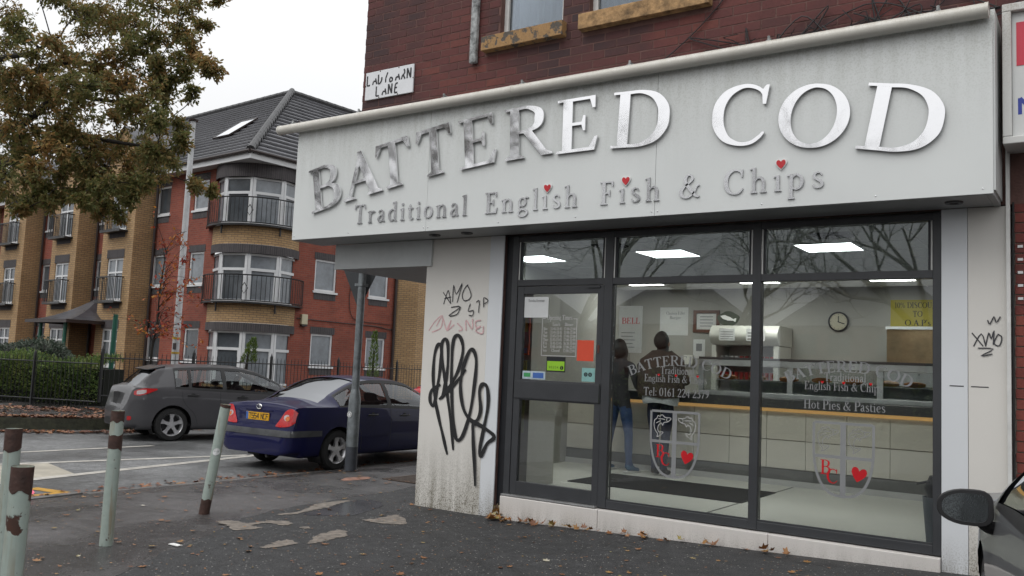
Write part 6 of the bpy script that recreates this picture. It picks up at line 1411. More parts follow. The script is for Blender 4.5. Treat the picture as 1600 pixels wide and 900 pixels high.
# ------------------------------------------------------------------ cars
def pch(pts):
    """monotone cubic through control points"""
    X = np.array([p[0] for p in pts], float); Y = np.array([p[1] for p in pts], float); h = np.diff(X); d = np.diff(Y)/h; mm = np.zeros(len(X))
    for i in range(1, len(X)-1):
        if d[i-1]*d[i] > 0: w1, w2 = 2*h[i]+h[i-1], h[i]+2*h[i-1]; mm[i] = (w1+w2)/(w1/d[i-1]+w2/d[i])
    mm[0], mm[-1] = d[0], d[-1]
    def f(x):
        x = min(max(x, X[0]), X[-1]); i = min(int(np.searchsorted(X, x, 'right'))-1, len(X)-2); t = (x-X[i])/h[i]
        return float(Y[i]*(1+2*t)*(1-t)**2+mm[i]*h[i]*t*(1-t)**2+Y[i+1]*t*t*(3-2*t)+mm[i+1]*h[i]*t*t*(t-1))
    return f
M_tyre = mk('tyre', (.012, .012, .012), .8, var=.25, vs=20, bump=.3, bs=60); M_alloy = mk('alloy', (.62, .62, .63), .3, metal=.6, var=.15, vs=12)
M_dark = mk('car_dark_trim', (.012, .012, .013), .55, var=.2); M_cgl = glass('car_glass', (.62, .66, .65)); M_cgl2 = glass('car_glass_dark', (.16, .18, .18), refl=.3)
M_seat = mk('car_seat', (.02, .02, .022), .8, var=.2); M_lred = mk('tail_red', (.45, .01, .012), .15, var=.15, vs=30, coat=.6); M_lclear = mk('tail_clear', (.5, .42, .42), .12, var=.2, vs=40, coat=.6); M_lamb = mk('tail_amber', (.6, .14, .02), .15, var=.15, vs=40, coat=.6)
M_chrome = mk('chrome', (.7, .7, .7), .12, metal=1., var=.05); M_yplate = mk('yellow_plate', (.65, .34, .01), .4, var=.05)

class Car:
    def __init__(s, name, label, L, prof, belt, width, roofw, loc, rotz, paint, wheels, wr, side_win, rear_glass, screen, group=None, rim=.21, bumper_mat=None, seats=True, edge_drop=.055):
        s.L = L; s.zt, s.zb, s.yw, s.yr = pch(prof), pch(belt), pch(width), pch(roofw); s.ed = edge_drop
        s.t = thing(name, label, 'car', loc, rotz, group)
        WM[s.t] = Matrix()                       # parts are modelled in the car's own frame
        s.NL, s.NU, s.NR = 16, 9, 9; s.rear_glass, s.screen, s.side_win = rear_glass, screen, side_win
        xs = set(np.round(np.concatenate([np.linspace(0, .2, 15), np.linspace(.2, L-.25, int((L-.45)/.035)), np.linspace(L-.25, L, 15)]), 4))
        ks = [v for w in side_win for v in w]+list(rear_glass)+list(screen)
        xs = sorted({x for x in xs if all(abs(x-k) > .012 for k in ks)} | set(ks)); s.xs = xs
        n = s.NL+s.NU+s.NR
        V = [[None]*(n+1) for _ in xs]
        for i, x in enumerate(xs): V[i] = s.section(x)
        s.V = V
        # body faces, both sides
        body, arch = MB(), []
        idx = {}
        def vid(i, j, sd):
            k = (i, j, sd if V[i][j][1] > 1e-6 else 1)
            if k not in idx: p = P_[(i, j)]; idx[k] = len(body.v); body.v.append((p[0], p[1]*sd, p[2]))
            return idx[k]
        P_ = {(i, j): V[i][j] for i in range(len(xs)) for j in range(n+1)}
        kill = set()
        for (wx, R) in wheels:
            for i in range(len(xs)-1):
                for j in range(s.NL):
                    c = [P_[q] for q in ((i, j), (i+1, j), (i+1, j+1), (i, j+1))]; cx, cz = sum(p[0] for p in c)/4, sum(p[2] for p in c)/4
                    if (cx-wx)**2+(cz-wr)**2 < R*R: kill.add((i, j))
        for (wx, R) in wheels:      # snap the edge of the opening to a true circle
            for i in range(len(xs)):
                for j in range(s.NL+1):
                    near = [(a, b) for a in (i-1, i) for b in (j-1, j) if 0 <= a < len(xs)-1 and 0 <= b]
                    k = sum(q in kill for q in near)
                    if 0 < k < len(near):
                        x, y, z = P_[(i, j)]; dx, dz = x-wx, z-wr; d = sqrt(dx*dx+dz*dz)
                        if d < R+.12 and d > .05: P_[(i, j)] = (wx+dx/d*R, y, max(wr+dz/d*R, .12))
        gl = {'side': [[] for _ in side_win], 'rear': [], 'front': []}
        for i in range(len(xs)-1):
            xm = (xs[i]+xs[i+1])/2
            for j in range(n):
                if (i, j) in kill: continue
                if s.NL+1 <= j < s.NL+s.NU-1:
                    k = next((k for k, w in enumerate(side_win) if w[0] < xm < w[1]), None)
                    if k is not None and V[i][s.NL+s.NU][2]-V[i][s.NL][2] > .05: gl['side'][k].append((i, j)); continue
                if j >= s.NL+s.NU+1:
                    if rear_glass[0] < xm < rear_glass[1]: gl['rear'].append((i, j)); continue
                    if screen[0] < xm < screen[1]: gl['front'].append((i, j)); continue
                pil = s.NL <= j < s.NL+s.NU and side_win[0][0]-.02 < xm < side_win[-1][1]+.0 and (j < s.NL+1 or j >= s.NL+s.NU-1 or True) and V[i][s.NL+s.NU][2]-V[i][s.NL][2] > .05
                for sd in (1, -1):
                    f = [vid(i, j, sd), vid(i+1, j, sd), vid(i+1, j+1, sd), vid(i, j+1, sd)]
                    f = f if sd > 0 else f[::-1]
                    g = []
                    for q in f:
                        if q not in g: g.append(q)
                    if len(g) > 2: body.f.append(tuple(g)); body.mi.append(1 if pil else 0)
        for i in (0, len(xs)-1):         # end caps
            ring = [vid(i, j, 1) for j in range(n+1)]+[vid(i, j, -1) for j in range(n-1, 0, -1)]; g = []
            for q in ring:
                if q not in g: g.append(q)
            body.f.append(tuple(g)); body.mi.append(0)
        s.body = body.obj('body', [paint, M_dark], s.t, smooth=True)
        def panel(cells, name, mat, ins, sides):
            if not cells: return
            for sd in sides:
                m = MB(); loc_ = {}
                for (i, j) in cells:
                    f = []
                    for q in ((i, j), (i+1, j), (i+1, j+1), (i, j+1)):
                        if q not in loc_: p = V[q[0]][q[1]]; loc_[q] = len(m.v); m.v.append((p[0], (p[1]-ins[1])*sd if p[1] > .02 else 0., p[2]-ins[2]))
                        f.append(loc_[q])
                    m.f.append(tuple(f)); m.mi.append(0)
                if sides == (1,) and ins[1] == 0:     # central panels: mirror into the same mesh
                    nv = len(m.v); m.v += [(p[0], -p[1], p[2]) for p in m.v]; m.f += [tuple(q+nv for q in f[::-1]) for f in m.f]; m.mi += [0]*(len(m.f)-len(m.mi))
                m.obj(name, mat, s.t, smooth=True)
        for k, c in enumerate(gl['side']): panel(c, 'side_window', M_cgl, (0, .012, 0), (1, -1))
        panel(gl['rear'], 'rear_window', M_cgl2, (0, 0, .012), (1,)); panel(gl['front'], 'windscreen', M_cgl, (0, 0, .012), (1,))
        # wheels and wheel wells
        for (wx, R) in wheels:
            for sd in (1, -1):
                yo = s.yw(wx)*sd; m = MB(); k = 20; vs = []
                for yy in (yo-.02*sd, yo-.30*sd):
                    for a in range(k+1): th = pi*1.25-(1.5*pi)*a/k; vs.append((wx+(R+.004)*cos(th), yy, max(wr+(R+.004)*sin(th), .13)))
                m.add(vs, [(a, a+1, k+2+a, k+1+a) for a in range(k)]); m.add(vs[k+1:], [tuple(range(k+1))]); m.obj('wheel_well', M_dark, s.t)
                s.wheel(wx, yo-.015*sd, sd, wr, rim)
        if seats:
            zs_ = .35; m = MB()
            m.box(.5, -s.yw(1)*.86, .28, L-1.1, s.yw(1)*.86, .34); m.obj('floor_pan', M_dark, s.t)
            for nm, x, ys in (('front_seat', L*.50, (-.36, .36)), ('rear_seat', L*.33, (-.36, .36))):
                for y in ys:
                    m = MB(); m.box(x-.05, y-.24, .35, x+.45, y+.24, .55); M_ = Matrix.Translation((x-.02, y, .5)) @ Matrix.Rotation(radians(-14), 4, 'Y')
                    m.box(-.07, -.24, 0, .07, .24, .52, M_); m.box(-.05, -.13, .54, .04, .13, .68, M_); m.obj(nm, M_seat, s.t, bevel=.04)
            m = MB(); m.box(L*.66, -.66, .75, L*.66+.45, .66, .93); m.obj('dashboard', M_seat, s.t, bevel=.04)
            m = MB(); c = (L*.64, -.36, .88); ring = [(c[0]-.07*cos(a)*.6, c[1]+.18*sin(a), c[2]+.17*cos(a)) for a in [2*pi*i/18 for i in range(19)]]; m.tube(ring, .014, 6); m.obj('steering_wheel', M_dark, s.t)
        s.t.location = loc; s.t.rotation_euler = (0, 0, rotz)
        WM[s.t] = Matrix()
    def section(s, x):
        zt = s.zt(x); yw = s.yw(x); zlow = .20+.04*(x < .25)+.02; zb = min(s.zb(x), zt-.045); yr = min(s.yr(x), yw*.93); zr = max(zt-s.ed*(1+.3*(zt < 1.15)), zb+.012)
        yb = yw-.028 if zt > s.zb(x)+.1 else yw-.028-.0*x
        pts = [(yw-.10, zlow-.005), (yw-.035, zlow+.03), (yw-.012, .34), (yw, .50), (yw-.003, (zb+.5)/2 if zb > .6 else .52), (yb, zb)]
        pts[-2] = (yw-.004, max(.52, zb-.17)) if zb > .72 else (yw-.004, (zb+.5)/2)
        if zb < .52: pts = [(yw-.10, zlow-.005), (yw-.05, zlow+.02), (yw-.03, zlow+.05), (yw-.02, max(zb-.12, zlow+.06)), (yw-.02, max(zb-.06, zlow+.07)), (yb, max(zb, zlow+.09))]
        low = catmull(pts, 4)
        t_ = np.linspace(0, len(low)-1, s.NL); lowr = [low[int(round(v))] for v in t_]
        out = [(x, 0., zlow)]+[(x, float(p[0]), float(p[1])) for p in lowr]
        out = out[:s.NL+1]
        y0, z0 = out[-1][1], out[-1][2]; yr = min(yr, y0-.01)
        for k in range(1, s.NU+1):
            t = k/s.NU; out.append((x, y0+(yr-y0)*t+.022*sin(pi*t)*(zr-z0 > .15), z0+(zr-z0)*t))
        for k in range(1, s.NR+1):
            t = k/s.NR; a = t*pi/2
            out.append((x, yr*(1-t)**1.0*(1) if k < s.NR else 0., zr+(zt-zr)*(1-(1-t)**2.4)))
        return out
    def ysurf(s, x, z):
        S = s.section(x)[1:]
        for a, b in zip(S[:-1], S[1:]):
            if a[2] <= z <= b[2]: return a[1]+(b[1]-a[1])*((z-a[2])/max(b[2]-a[2], 1e-6))
        return 0. if z > S[-1][2] else S[0][1]
    def xrear(s, y, z):
        x = 0.
        while x < 1.6:
            if s.ysurf(x, z) >= abs(y): return x
            x += .005
        return x
    def side_patch(s, name, mat, outline, sd, lift=.008, parent=None, nx=10, nz=5):
        """outline: list of (x, zlow, zhigh)"""
        m = MB(); lo, hi = pch([(a, b) for a, b, c in outline]), pch([(a, c) for a, b, c in outline]); x0, x1 = outline[0][0], outline[-1][0]; vs = []
        for i in range(nx+1):
            x = x0+(x1-x0)*i/nx
            for k in range(nz+1): z = lo(x)+(hi(x)-lo(x))*k/nz; vs.append((x-.004, (s.ysurf(x, z)+lift)*sd, z))
        m.add(vs, [(i*(nz+1)+k, (i+1)*(nz+1)+k, (i+1)*(nz+1)+k+1, i*(nz+1)+k+1) for i in range(nx) for k in range(nz)])
        return m.obj(name, mat, parent or s.t, smooth=True)
    def rear_patch(s, name, mat, outline, lift=.008, parent=None, ny=10, nz=6):
        """outline: list of (y, zlow, zhigh) on the tail"""
        m = MB(); lo, hi = pch([(a, b) for a, b, c in outline]), pch([(a, c) for a, b, c in outline]); y0, y1 = outline[0][0], outline[-1][0]; vs = []
        for i in range(ny+1):
            y = y0+(y1-y0)*i/ny
            for k in range(nz+1): z = lo(y)+(hi(y)-lo(y))*k/nz; vs.append((s.xrear(y, z)-lift, y*(1+lift*.6), z))
        m.add(vs, [(i*(nz+1)+k, (i+1)*(nz+1)+k, (i+1)*(nz+1)+k+1, i*(nz+1)+k+1) for i in range(ny) for k in range(nz)])
        return m.obj(name, mat, parent or s.t, smooth=True)
    def wheel(s, wx, y, sd, wr, rim):
        c = (wx, y, wr); w = .2
        m = MB(); prof = [(rim, -w/2), (rim+.02, -w/2+.0), (wr-.03, -w/2+.005), (wr-.008, -w/2+.03), (wr, -w/4), (wr, w/4), (wr-.008, w/2-.03), (wr-.03, w/2-.005), (rim+.02, w/2), (rim, w/2)]
        m.lathe([(r, h*1.) for r, h in prof], 36, (wx, y-sd*w/2, wr), 'Y'); wh = m.obj('wheel', M_tyre, s.t, smooth=True)
        m = MB(); yo = y+sd*.0
        m.lathe([(rim+.004, -sd*.0), (rim+.004, -sd*.012), (rim-.012, -sd*.03), (rim-.03, -sd*.12)], 36, (wx, yo, wr), 'Y'); m.lathe([(.0, -sd*.018), (.05, -sd*.02), (.06, -sd*.04), (.06, -sd*.1)], 20, (wx, yo, wr), 'Y')
        for k in range(5):
            a = 2*pi*k/5+.3; ca, sa = cos(a), sin(a); na, nb = -sa, ca
            pr = [(.045, .036, -.022), (.12, .026, -.028), (rim-.012, .048, -.016)]
            vs = []
            for r, hw, dd in pr:
                for q, dp in ((1, 0), (-1, 0), (-1, -.04), (1, -.04)): vs.append((wx+ca*r+na*hw*q, yo+sd*(dd+dp), wr+sa*r+nb*hw*q))
            m.add(vs, [(i*4+k2, i*4+(k2+1) % 4, (i+1)*4+(k2+1) % 4, (i+1)*4+k2) for i in range(2) for k2 in range(4)])
        m.obj('rim', M_alloy, wh, smooth=True)
        m = MB(); m.lathe([(0, -sd*.10), (rim-.03, -sd*.10)], 24, (wx, yo, wr), 'Y'); m.obj('brake_disc', M_dark, wh)
    def finish(s): pass

def carpaint(name, col, flake=.15, rough=.3):
    return mk(name, col, .5, metal=.0, var=flake, vs=2., coat=.5, spec=.15)
M_pgrey = carpaint('gunmetal_paint', (.07, .069, .074), .08, .3); M_pblue = carpaint('navy_paint', (.0035, .0045, .045), .1, .3); M_psilver = carpaint('silver_paint', (.11, .114, .118), .06, .3); M_pblk = carpaint('charcoal_paint', (.04, .04, .044), .1, .3)

# --- grey five-door hatchback driving away on the far side of the lane
HP = [(0, .60), (.04, .70), (.07, .78), (.10, .90), (.14, 1.0), (.20, 1.05), (.30, 1.13), (.45, 1.265), (.60, 1.375), (.72, 1.412), (1.0, 1.442), (1.6, 1.47), (2.1, 1.462), (2.5, 1.40), (2.9, 1.24), (3.25, 1.07), (3.42, 1.0), (3.8, .945), (4.15, .85), (4.34, .73), (4.42, .60), (4.46, .48)]
HB = [(0, .97), (.3, 1.0), (.9, .985), (1.6, .955), (2.6, .915), (3.3, .90), (4.46, .86)]
HW = [(0, .60), (.03, .68), (.08, .745), (.16, .79), (.35, .845), (.8, .872), (1.3, .876), (3.2, .876), (3.7, .87), (4.1, .80), (4.3, .69), (4.42, .52), (4.46, .42)]
HR = [(0, .55), (.1, .58), (.2, .60), (.45, .56), (.7, .575), (1.5, .60), (2.4, .60), (2.9, .66), (3.3, .735), (3.6, .76), (4.46, .5)]
gcar = Car('hatchback_car', 'dark grey five door hatchback on the far side of the lane', 4.46, HP, HB, HW, HR, (-15.81, 9.76, ROAD_Z), pi/2-.31, M_pgrey, [(.86, .365), (3.50, .365)], .315, [(.90, 1.14), (1.20, 1.80), (1.88, 3.02)], (.215, .60), (2.56, 3.28))
for sd in (1, -1):
    o = gcar.side_patch('tail_light', M_lred, [(.155, .87, .93), (.22, .85, .965), (.34, .875, .99), (.48, .93, .99), (.56, .965, .985)], sd)
    gcar.side_patch('clear_lens', M_lclear, [(.20, .875, .94), (.26, .88, .955), (.36, .91, .965)], sd, .012, o, 6, 3)
    gcar.side_patch('fog_reflector', M_lred, [(.075, .40, .47), (.11, .395, .475), (.14, .41, .46)], sd, .006, None, 5, 3)
for y0_, mt in ((.2, M_dark),):
    gcar.rear_patch('bumper_recess', M_dark, [(-.5, .30, .40), (0, .28, .40), (.5, .30, .40)], .006)
gcar.rear_patch('plate_recess', M_dark, [(-.36, .68, .88), (0, .68, .89), (.36, .68, .88)], .005)
m = MB(); m.add([(.45, -.46, 1.345), (.45, .46, 1.345), (.76, .50, 1.418), (.76, -.50, 1.418), (.47, -.46, 1.325), (.47, .46, 1.325), (.76, .50, 1.38), (.76, -.50, 1.38)], [(0, 1, 2, 3), (4, 7, 6, 5), (0, 4, 5, 1), (0, 3, 7, 4), (1, 5, 6, 2)]); m.obj('spoiler', M_pgrey, gcar.t, bevel=.008)
def door_handle(car, x, z, sd=-1, mat=None):
    y = (car.ysurf(x, z)+.012)*sd; m = MB(); m.tube(catmull([(x-.10, y-.008*sd, z-.005), (x-.07, y+.014*sd, z), (x+.07, y+.014*sd, z), (x+.10, y-.008*sd, z+.005)], 4), .013, 8); m.obj('door_handle', mat or M_dark, car.t, smooth=True)
    m = MB(); m.lathe([(0, .0), (.05, .0)], 14, (x, (car.ysurf(x, z)+.003)*sd, z-.012), 'Y'); m.obj('handle_cup', M_dark, car.t)
def seam(car, pts, sd=-1, w=.008, mat=None):
    q = catmull(pts, 4); m = MB(); vs = []
    for i, p in enumerate(q):
        a, b = q[max(i-1, 0)], q[min(i+1, len(q)-1)]; dx, dz = b[0]-a[0], b[1]-a[1]; l = sqrt(dx*dx+dz*dz); nx, nz = -dz/l*w/2, dx/l*w/2
        for k in (1, -1): vs.append((p[0]+k*nx, (car.ysurf(p[0]+k*nx, p[1]+k*nz)+.0025)*sd, p[1]+k*nz))
    m.add(vs, [(2*i, 2*i+1, 2*i+3, 2*i+2) for i in range(len(q)-1)]); m.obj('panel_gap', mat or M_dark, car.t)
for sd in (-1, 1):
    door_handle(gcar, 1.22, .875, sd); door_handle(gcar, 2.2, .85, sd)
    seam(gcar, [(1.02, .95), (1.03, .80), (1.12, .66), (1.26, .52), (1.34, .32)], sd); seam(gcar, [(1.755, .95), (1.755, .6), (1.755, .28)], sd); seam(gcar, [(3.02, .90), (3.04, .6), (3.0, .28)], sd)
    m = MB(); m.box(.75, .01, .2, 3.1, .03, .26) if False else None
# --- blue liftback saloon parked at the near kerb
SP = [(0, .46), (.02, .60), (.045, .66), (.07, .74), (.10, .90), (.14, .985), (.22, 1.005), (.40, 1.02), (.58, 1.035), (.66, 1.05), (.80, 1.11), (1.10, 1.245), (1.40, 1.36), (1.60, 1.405), (1.9, 1.425), (2.3, 1.42), (2.6, 1.385), (2.9, 1.27), (3.2, 1.12), (3.42, 1.01), (3.55, .975), (3.9, .935), (4.2, .86), (4.4, .75), (4.48, .62), (4.52, .48)]
SB = [(0, .93), (.3, .955), (.9, .955), (1.6, .94), (2.6, .91), (3.4, .885), (4.52, .85)]
SW = [(0, .60), (.02, .68), (.06, .745), (.14, .785), (.35, .825), (.8, .85), (1.4, .855), (3.3, .855), (3.8, .85), (4.15, .79), (4.36, .68), (4.48, .52), (4.52, .42)]
SR = [(0, .60), (.1, .63), (.3, .66), (.6, .665), (.8, .64), (1.1, .60), (1.5, .575), (2.4, .575), (2.9, .63), (3.4, .71), (3.7, .73), (4.52, .5)]
bcar = Car('saloon_car', 'navy blue saloon with a yellow number plate parked beyond the sign post', 4.52, SP, SB, SW, SR, (-10.56, 8.78, ROAD_Z), pi/2, M_pblue, [(.93, .355), (3.56, .355)], .31, [(.96, 1.30), (1.36, 2.04), (2.13, 3.18)], (.70, 1.50), (2.62, 3.40), rim=.20)
M_bump = mk('weathered_bumper', (.05, .052, .055), .5, var=.3, vs=8)
for sd in (1, -1):
    o = bcar.rear_patch('tail_light', M_lred, [(.43, .665, .685), (.50, .66, .78), (.57, .662, .885), (.65, .67, .93), (.73, .69, .92), (.775, .74, .88)] if sd > 0 else [(-.775, .74, .88), (-.73, .69, .92), (-.65, .67, .93), (-.57, .662, .885), (-.50, .66, .78), (-.43, .665, .685)], .012)
    m = bcar.rear_patch('indicator_lens', M_lamb, [(sd*.60, .775, .80), (sd*.645, .75, .825), (sd*.69, .77, .81)] if sd > 0 else [(-.69, .77, .81), (-.645, .75, .825), (-.60, .775, .80)], .017, o, 6, 4)
    bcar.rear_patch('reverse_lens', M_lclear, [(sd*.565, .79, .82), (sd*.615, .755, .845), (sd*.665, .79, .84)] if sd > 0 else [(-.665, .79, .84), (-.615, .755, .845), (-.565, .79, .82)], .0145, o, 6, 4)
    bcar.side_patch('bumper_strip', M_bump, [(.03, .525, .615), (.3, .53, .62), (.58, .535, .615)], sd, .014); bcar.side_patch('rubbing_strip', M_pblue, [(1.32, .50, .53), (2.0, .50, .53), (3.2, .50, .53)], sd, .012)
    door_handle(bcar, 1.66, .83, sd); door_handle(bcar, 2.42, .81, sd)
    seam(bcar, [(1.33, .93), (1.30, .72), (1.40, .55), (1.42, .30)], sd); seam(bcar, [(2.085, .92), (2.085, .6), (2.08, .28)], sd); seam(bcar, [(3.15, .89), (3.17, .6), (3.14, .28)], sd)
    seam(bcar, [(.17, .95), (.15, .80), (.12, .66)], sd)
bcar.rear_patch('bumper_strip', M_bump, [(-.745, .525, .615), (0, .525, .615), (.745, .525, .615)], .014, None, 20, 3)
def plate(car, z, x_, txt):
    m = MB(); m.box(x_-.012, -.255, z-.056, x_, .255, z+.056); p = m.obj('number_plate', M_yplate, car.t)
    m = MB(); m.box(x_-.014, .205, z-.054, x_-.0125, .253, z+.054); m.obj('blue_band', M_bluep, p)
    # plain block characters
    SEG = {'T': [((0, 1), (1, 1)), ((.5, 1), (.5, 0))], '5': [((1, 1), (0, 1)), ((0, 1), (0, .52)), ((0, .52), (1, .5)), ((1, .5), (1, 0)), ((1, 0), (0, 0))], '4': [((.75, 0), (.75, 1)), ((.75, 1), (0, .3)), ((0, .3), (1, .3))], 'N': [((0, 0), (0, 1)), ((0, 1), (1, 0)), ((1, 0), (1, 1))], 'C': [((1, 1), (0, 1)), ((0, 1), (0, 0)), ((0, 0), (1, 0))], 'F': [((1, 1), (0, 1)), ((0, 1), (0, 0)), ((0, .52), (.8, .52))]}
    m = MB(); y = .185; k = 0
    for ch in txt:
        if ch == ' ': y -= .03; continue
        for (a, b) in SEG[ch]:
            A_, B_ = Vector((0, y-.042*a[0], z-.036+.072*a[1])), Vector((0, y-.042*b[0], z-.036+.072*b[1])); d = (B_-A_).normalized(); n_ = Vector((0, -d.z, d.y))*.006; xx = x_-.0126-.0002*(k % 5); k += 1
            A_ = A_-d*.006; B_ = B_+d*.006
            m.quad(*[(xx, q.y, q.z) for q in (A_+n_, B_+n_, B_-n_, A_-n_)])
        y -= .058
    m.obj('registration', M_platetxt, p)
plate(bcar, .79, .075, 'T554 NCF')
m = MB(); m.box(.088, -.30, .865, .10, .30, .885); m.obj('plate_light_bar', M_pblue, bcar.t)
m = MB(); ring = [(.085, .055*cos(a), .93+.035*sin(a)) for a in [2*pi*i/16 for i in range(17)]]; m.tube(ring, .006, 5); ring = [(.085, .018*cos(a), .93+.033*sin(a)) for a in [2*pi*i/12 for i in range(13)]]; m.tube(ring, .005, 5); m.obj('badge', M_chrome, bcar.t)
m = MB()
for i, w in enumerate((.03, .03, .028)): m.box(.066, .60-i*.04, .645, .072, .60-i*.04+w*.7, .665)
m.obj('model_lettering', M_chrome, bcar.t)
m = MB(); m.tube([(.25, -.3, .24), (.02, -.3, .23)], .025, 8); m.obj('exhaust', M_dark, bcar.t)
# --- charcoal car further up the lane
ccar = Car('parked_car', 'charcoal hatchback further up the lane, its red tail light showing past the pillar', 4.2, [(a*4.2/4.46, b) for a, b in HP], [(a*4.2/4.46, b) for a, b in HB], [(a*4.2/4.46, b) for a, b in HW], [(a*4.2/4.46, b) for a, b in HR], (-14.9, 18.2, ROAD_Z+.02), pi/2-.03, M_pblk, [(.80, .36), (3.3, .36)], .31, [(.85, 1.07), (1.13, 1.70), (1.77, 2.85)], (.203, .565), (2.42, 3.1), seats=False)
for sd in (1, -1): ccar.side_patch('tail_light', M_lred, [(.08, .80, .90), (.13, .78, 1.0), (.24, .84, 1.05), (.34, .98, 1.04)], sd)
m = MB(); m.add([(.42, -.46, 1.345), (.42, .46, 1.345), (.72, .50, 1.418), (.72, -.50, 1.418), (.44, -.46, 1.325), (.44, .46, 1.325), (.72, .50, 1.38), (.72, -.50, 1.38)], [(0, 1, 2, 3), (4, 7, 6, 5), (0, 4, 5, 1), (0, 3, 7, 4), (1, 5, 6, 2)]); m.obj('spoiler', M_dark, ccar.t, bevel=.008)
# --- silver car in the right foreground, only its mirror, pillar and wing show
FH = radians(10.5); fw_ = Vector((-sin(FH), cos(FH), 0)); lf_ = Vector((-cos(FH), -sin(FH), 0)); mir = Vector((-.53, 4.56, 1.03))
o_ = mir-fw_*2.93-lf_*.945; o_.z = .12
fcar = Car('foreground_car', 'silver grey car at the right edge, wet with rain, its black door mirror showing', 4.46, HP, HB, HW, HR, tuple(o_), pi/2+FH, M_psilver, [(.86, .365), (3.50, .365)], .315, [(.62, .92), (.98, 1.72), (1.79, 3.02)], (.215, .435), (2.56, 3.28))
def local(car, p): return Matrix.Rotation(-(pi/2+FH), 4, 'Z') @ (p-o_)
ml = local(fcar, mir)+Vector((0, .035, 0)); m = MB(); n = 26; rings = []
def mshape(a):       # teardrop outline of a left-hand mirror: rounded outer end, square inner end
    u, v = cos(a), sin(a); sg = lambda t: 1 if t >= 0 else -1
    return (.116*sg(u)*abs(u)**(.55 if u > 0 else .95), .08*sg(v)*abs(v)**(.6 if u > 0 else .8)*(1+.10*u))
for k, (dx, s_) in enumerate(((-.035, .97), (-.03, 1.), (.02, .98), (.06, .84), (.085, .55), (.095, .1))):
    rings.append([(ml.x+dx, ml.y-mshape(2*pi*i/n)[0]*s_, ml.z+mshape(2*pi*i/n)[1]*s_) for i in range(n)])
m.add([p for r in rings for p in r], [(k*n+i, k*n+(i+1) % n, (k+1)*n+(i+1) % n, (k+1)*n+i) for k in range(5) for i in range(n)])
inn = [(ml.x-.035, ml.y-mshape(2*pi*i/n)[0]*.82, ml.z+mshape(2*pi*i/n)[1]*.8) for i in range(n)]; dp = [(ml.x-.02, p[1], p[2]) for p in inn]
m.add(rings[0]+inn+dp, [(i, n+i, n+(i+1) % n, (i+1) % n) for i in range(n)]+[(n+i, 2*n+i, 2*n+(i+1) % n, n+(i+1) % n) for i in range(n)])
mo = m.obj('door_mirror', M_dark, fcar.t, smooth=True)
def wetmirror():
    m_, nt, b = nodes_of('wet_mirror_glass'); b.inputs['Metallic'].default_value = 1; b.inputs['Base Color'].default_value = (.22, .24, .25, 1)
    co = nn(nt, 'ShaderNodeTexCoord'); vo = nn(nt, 'ShaderNodeTexVoronoi', Scale=150., feature='F1'); nt.links.new(co.outputs['Object'], vo.inputs['Vector'])
    mr = nn(nt, 'ShaderNodeMapRange'); mr.inputs[1].default_value = .18; mr.inputs[2].default_value = .45; mr.inputs[3].default_value = 1; mr.inputs[4].default_value = 0; nt.links.new(vo.outputs['Distance'], mr.inputs[0])
    bp = nn(nt, 'ShaderNodeBump', Strength=.1, Distance=.003); nt.links.new(mr.outputs[0], bp.inputs['Height']); nt.links.new(bp.outputs[0], b.inputs['Normal']); b.inputs['Roughness'].default_value = .06
    return m_
m = MB(); m.add([(ml.x-.026, p[1], p[2]) for p in inn], [tuple(range(n))]); m.obj('mirror_glass', wetmirror(), mo)
m = MB(); m.tube(catmull([(ml.x+.02, ml.y-.06, ml.z-.05), (ml.x+.03, ml.y-.10, ml.z-.085), (ml.x+.05, ml.y-.17, ml.z-.10)], 4), [.03]*9, 8); m.obj('mirror_arm', M_dark, fcar.t, smooth=True)
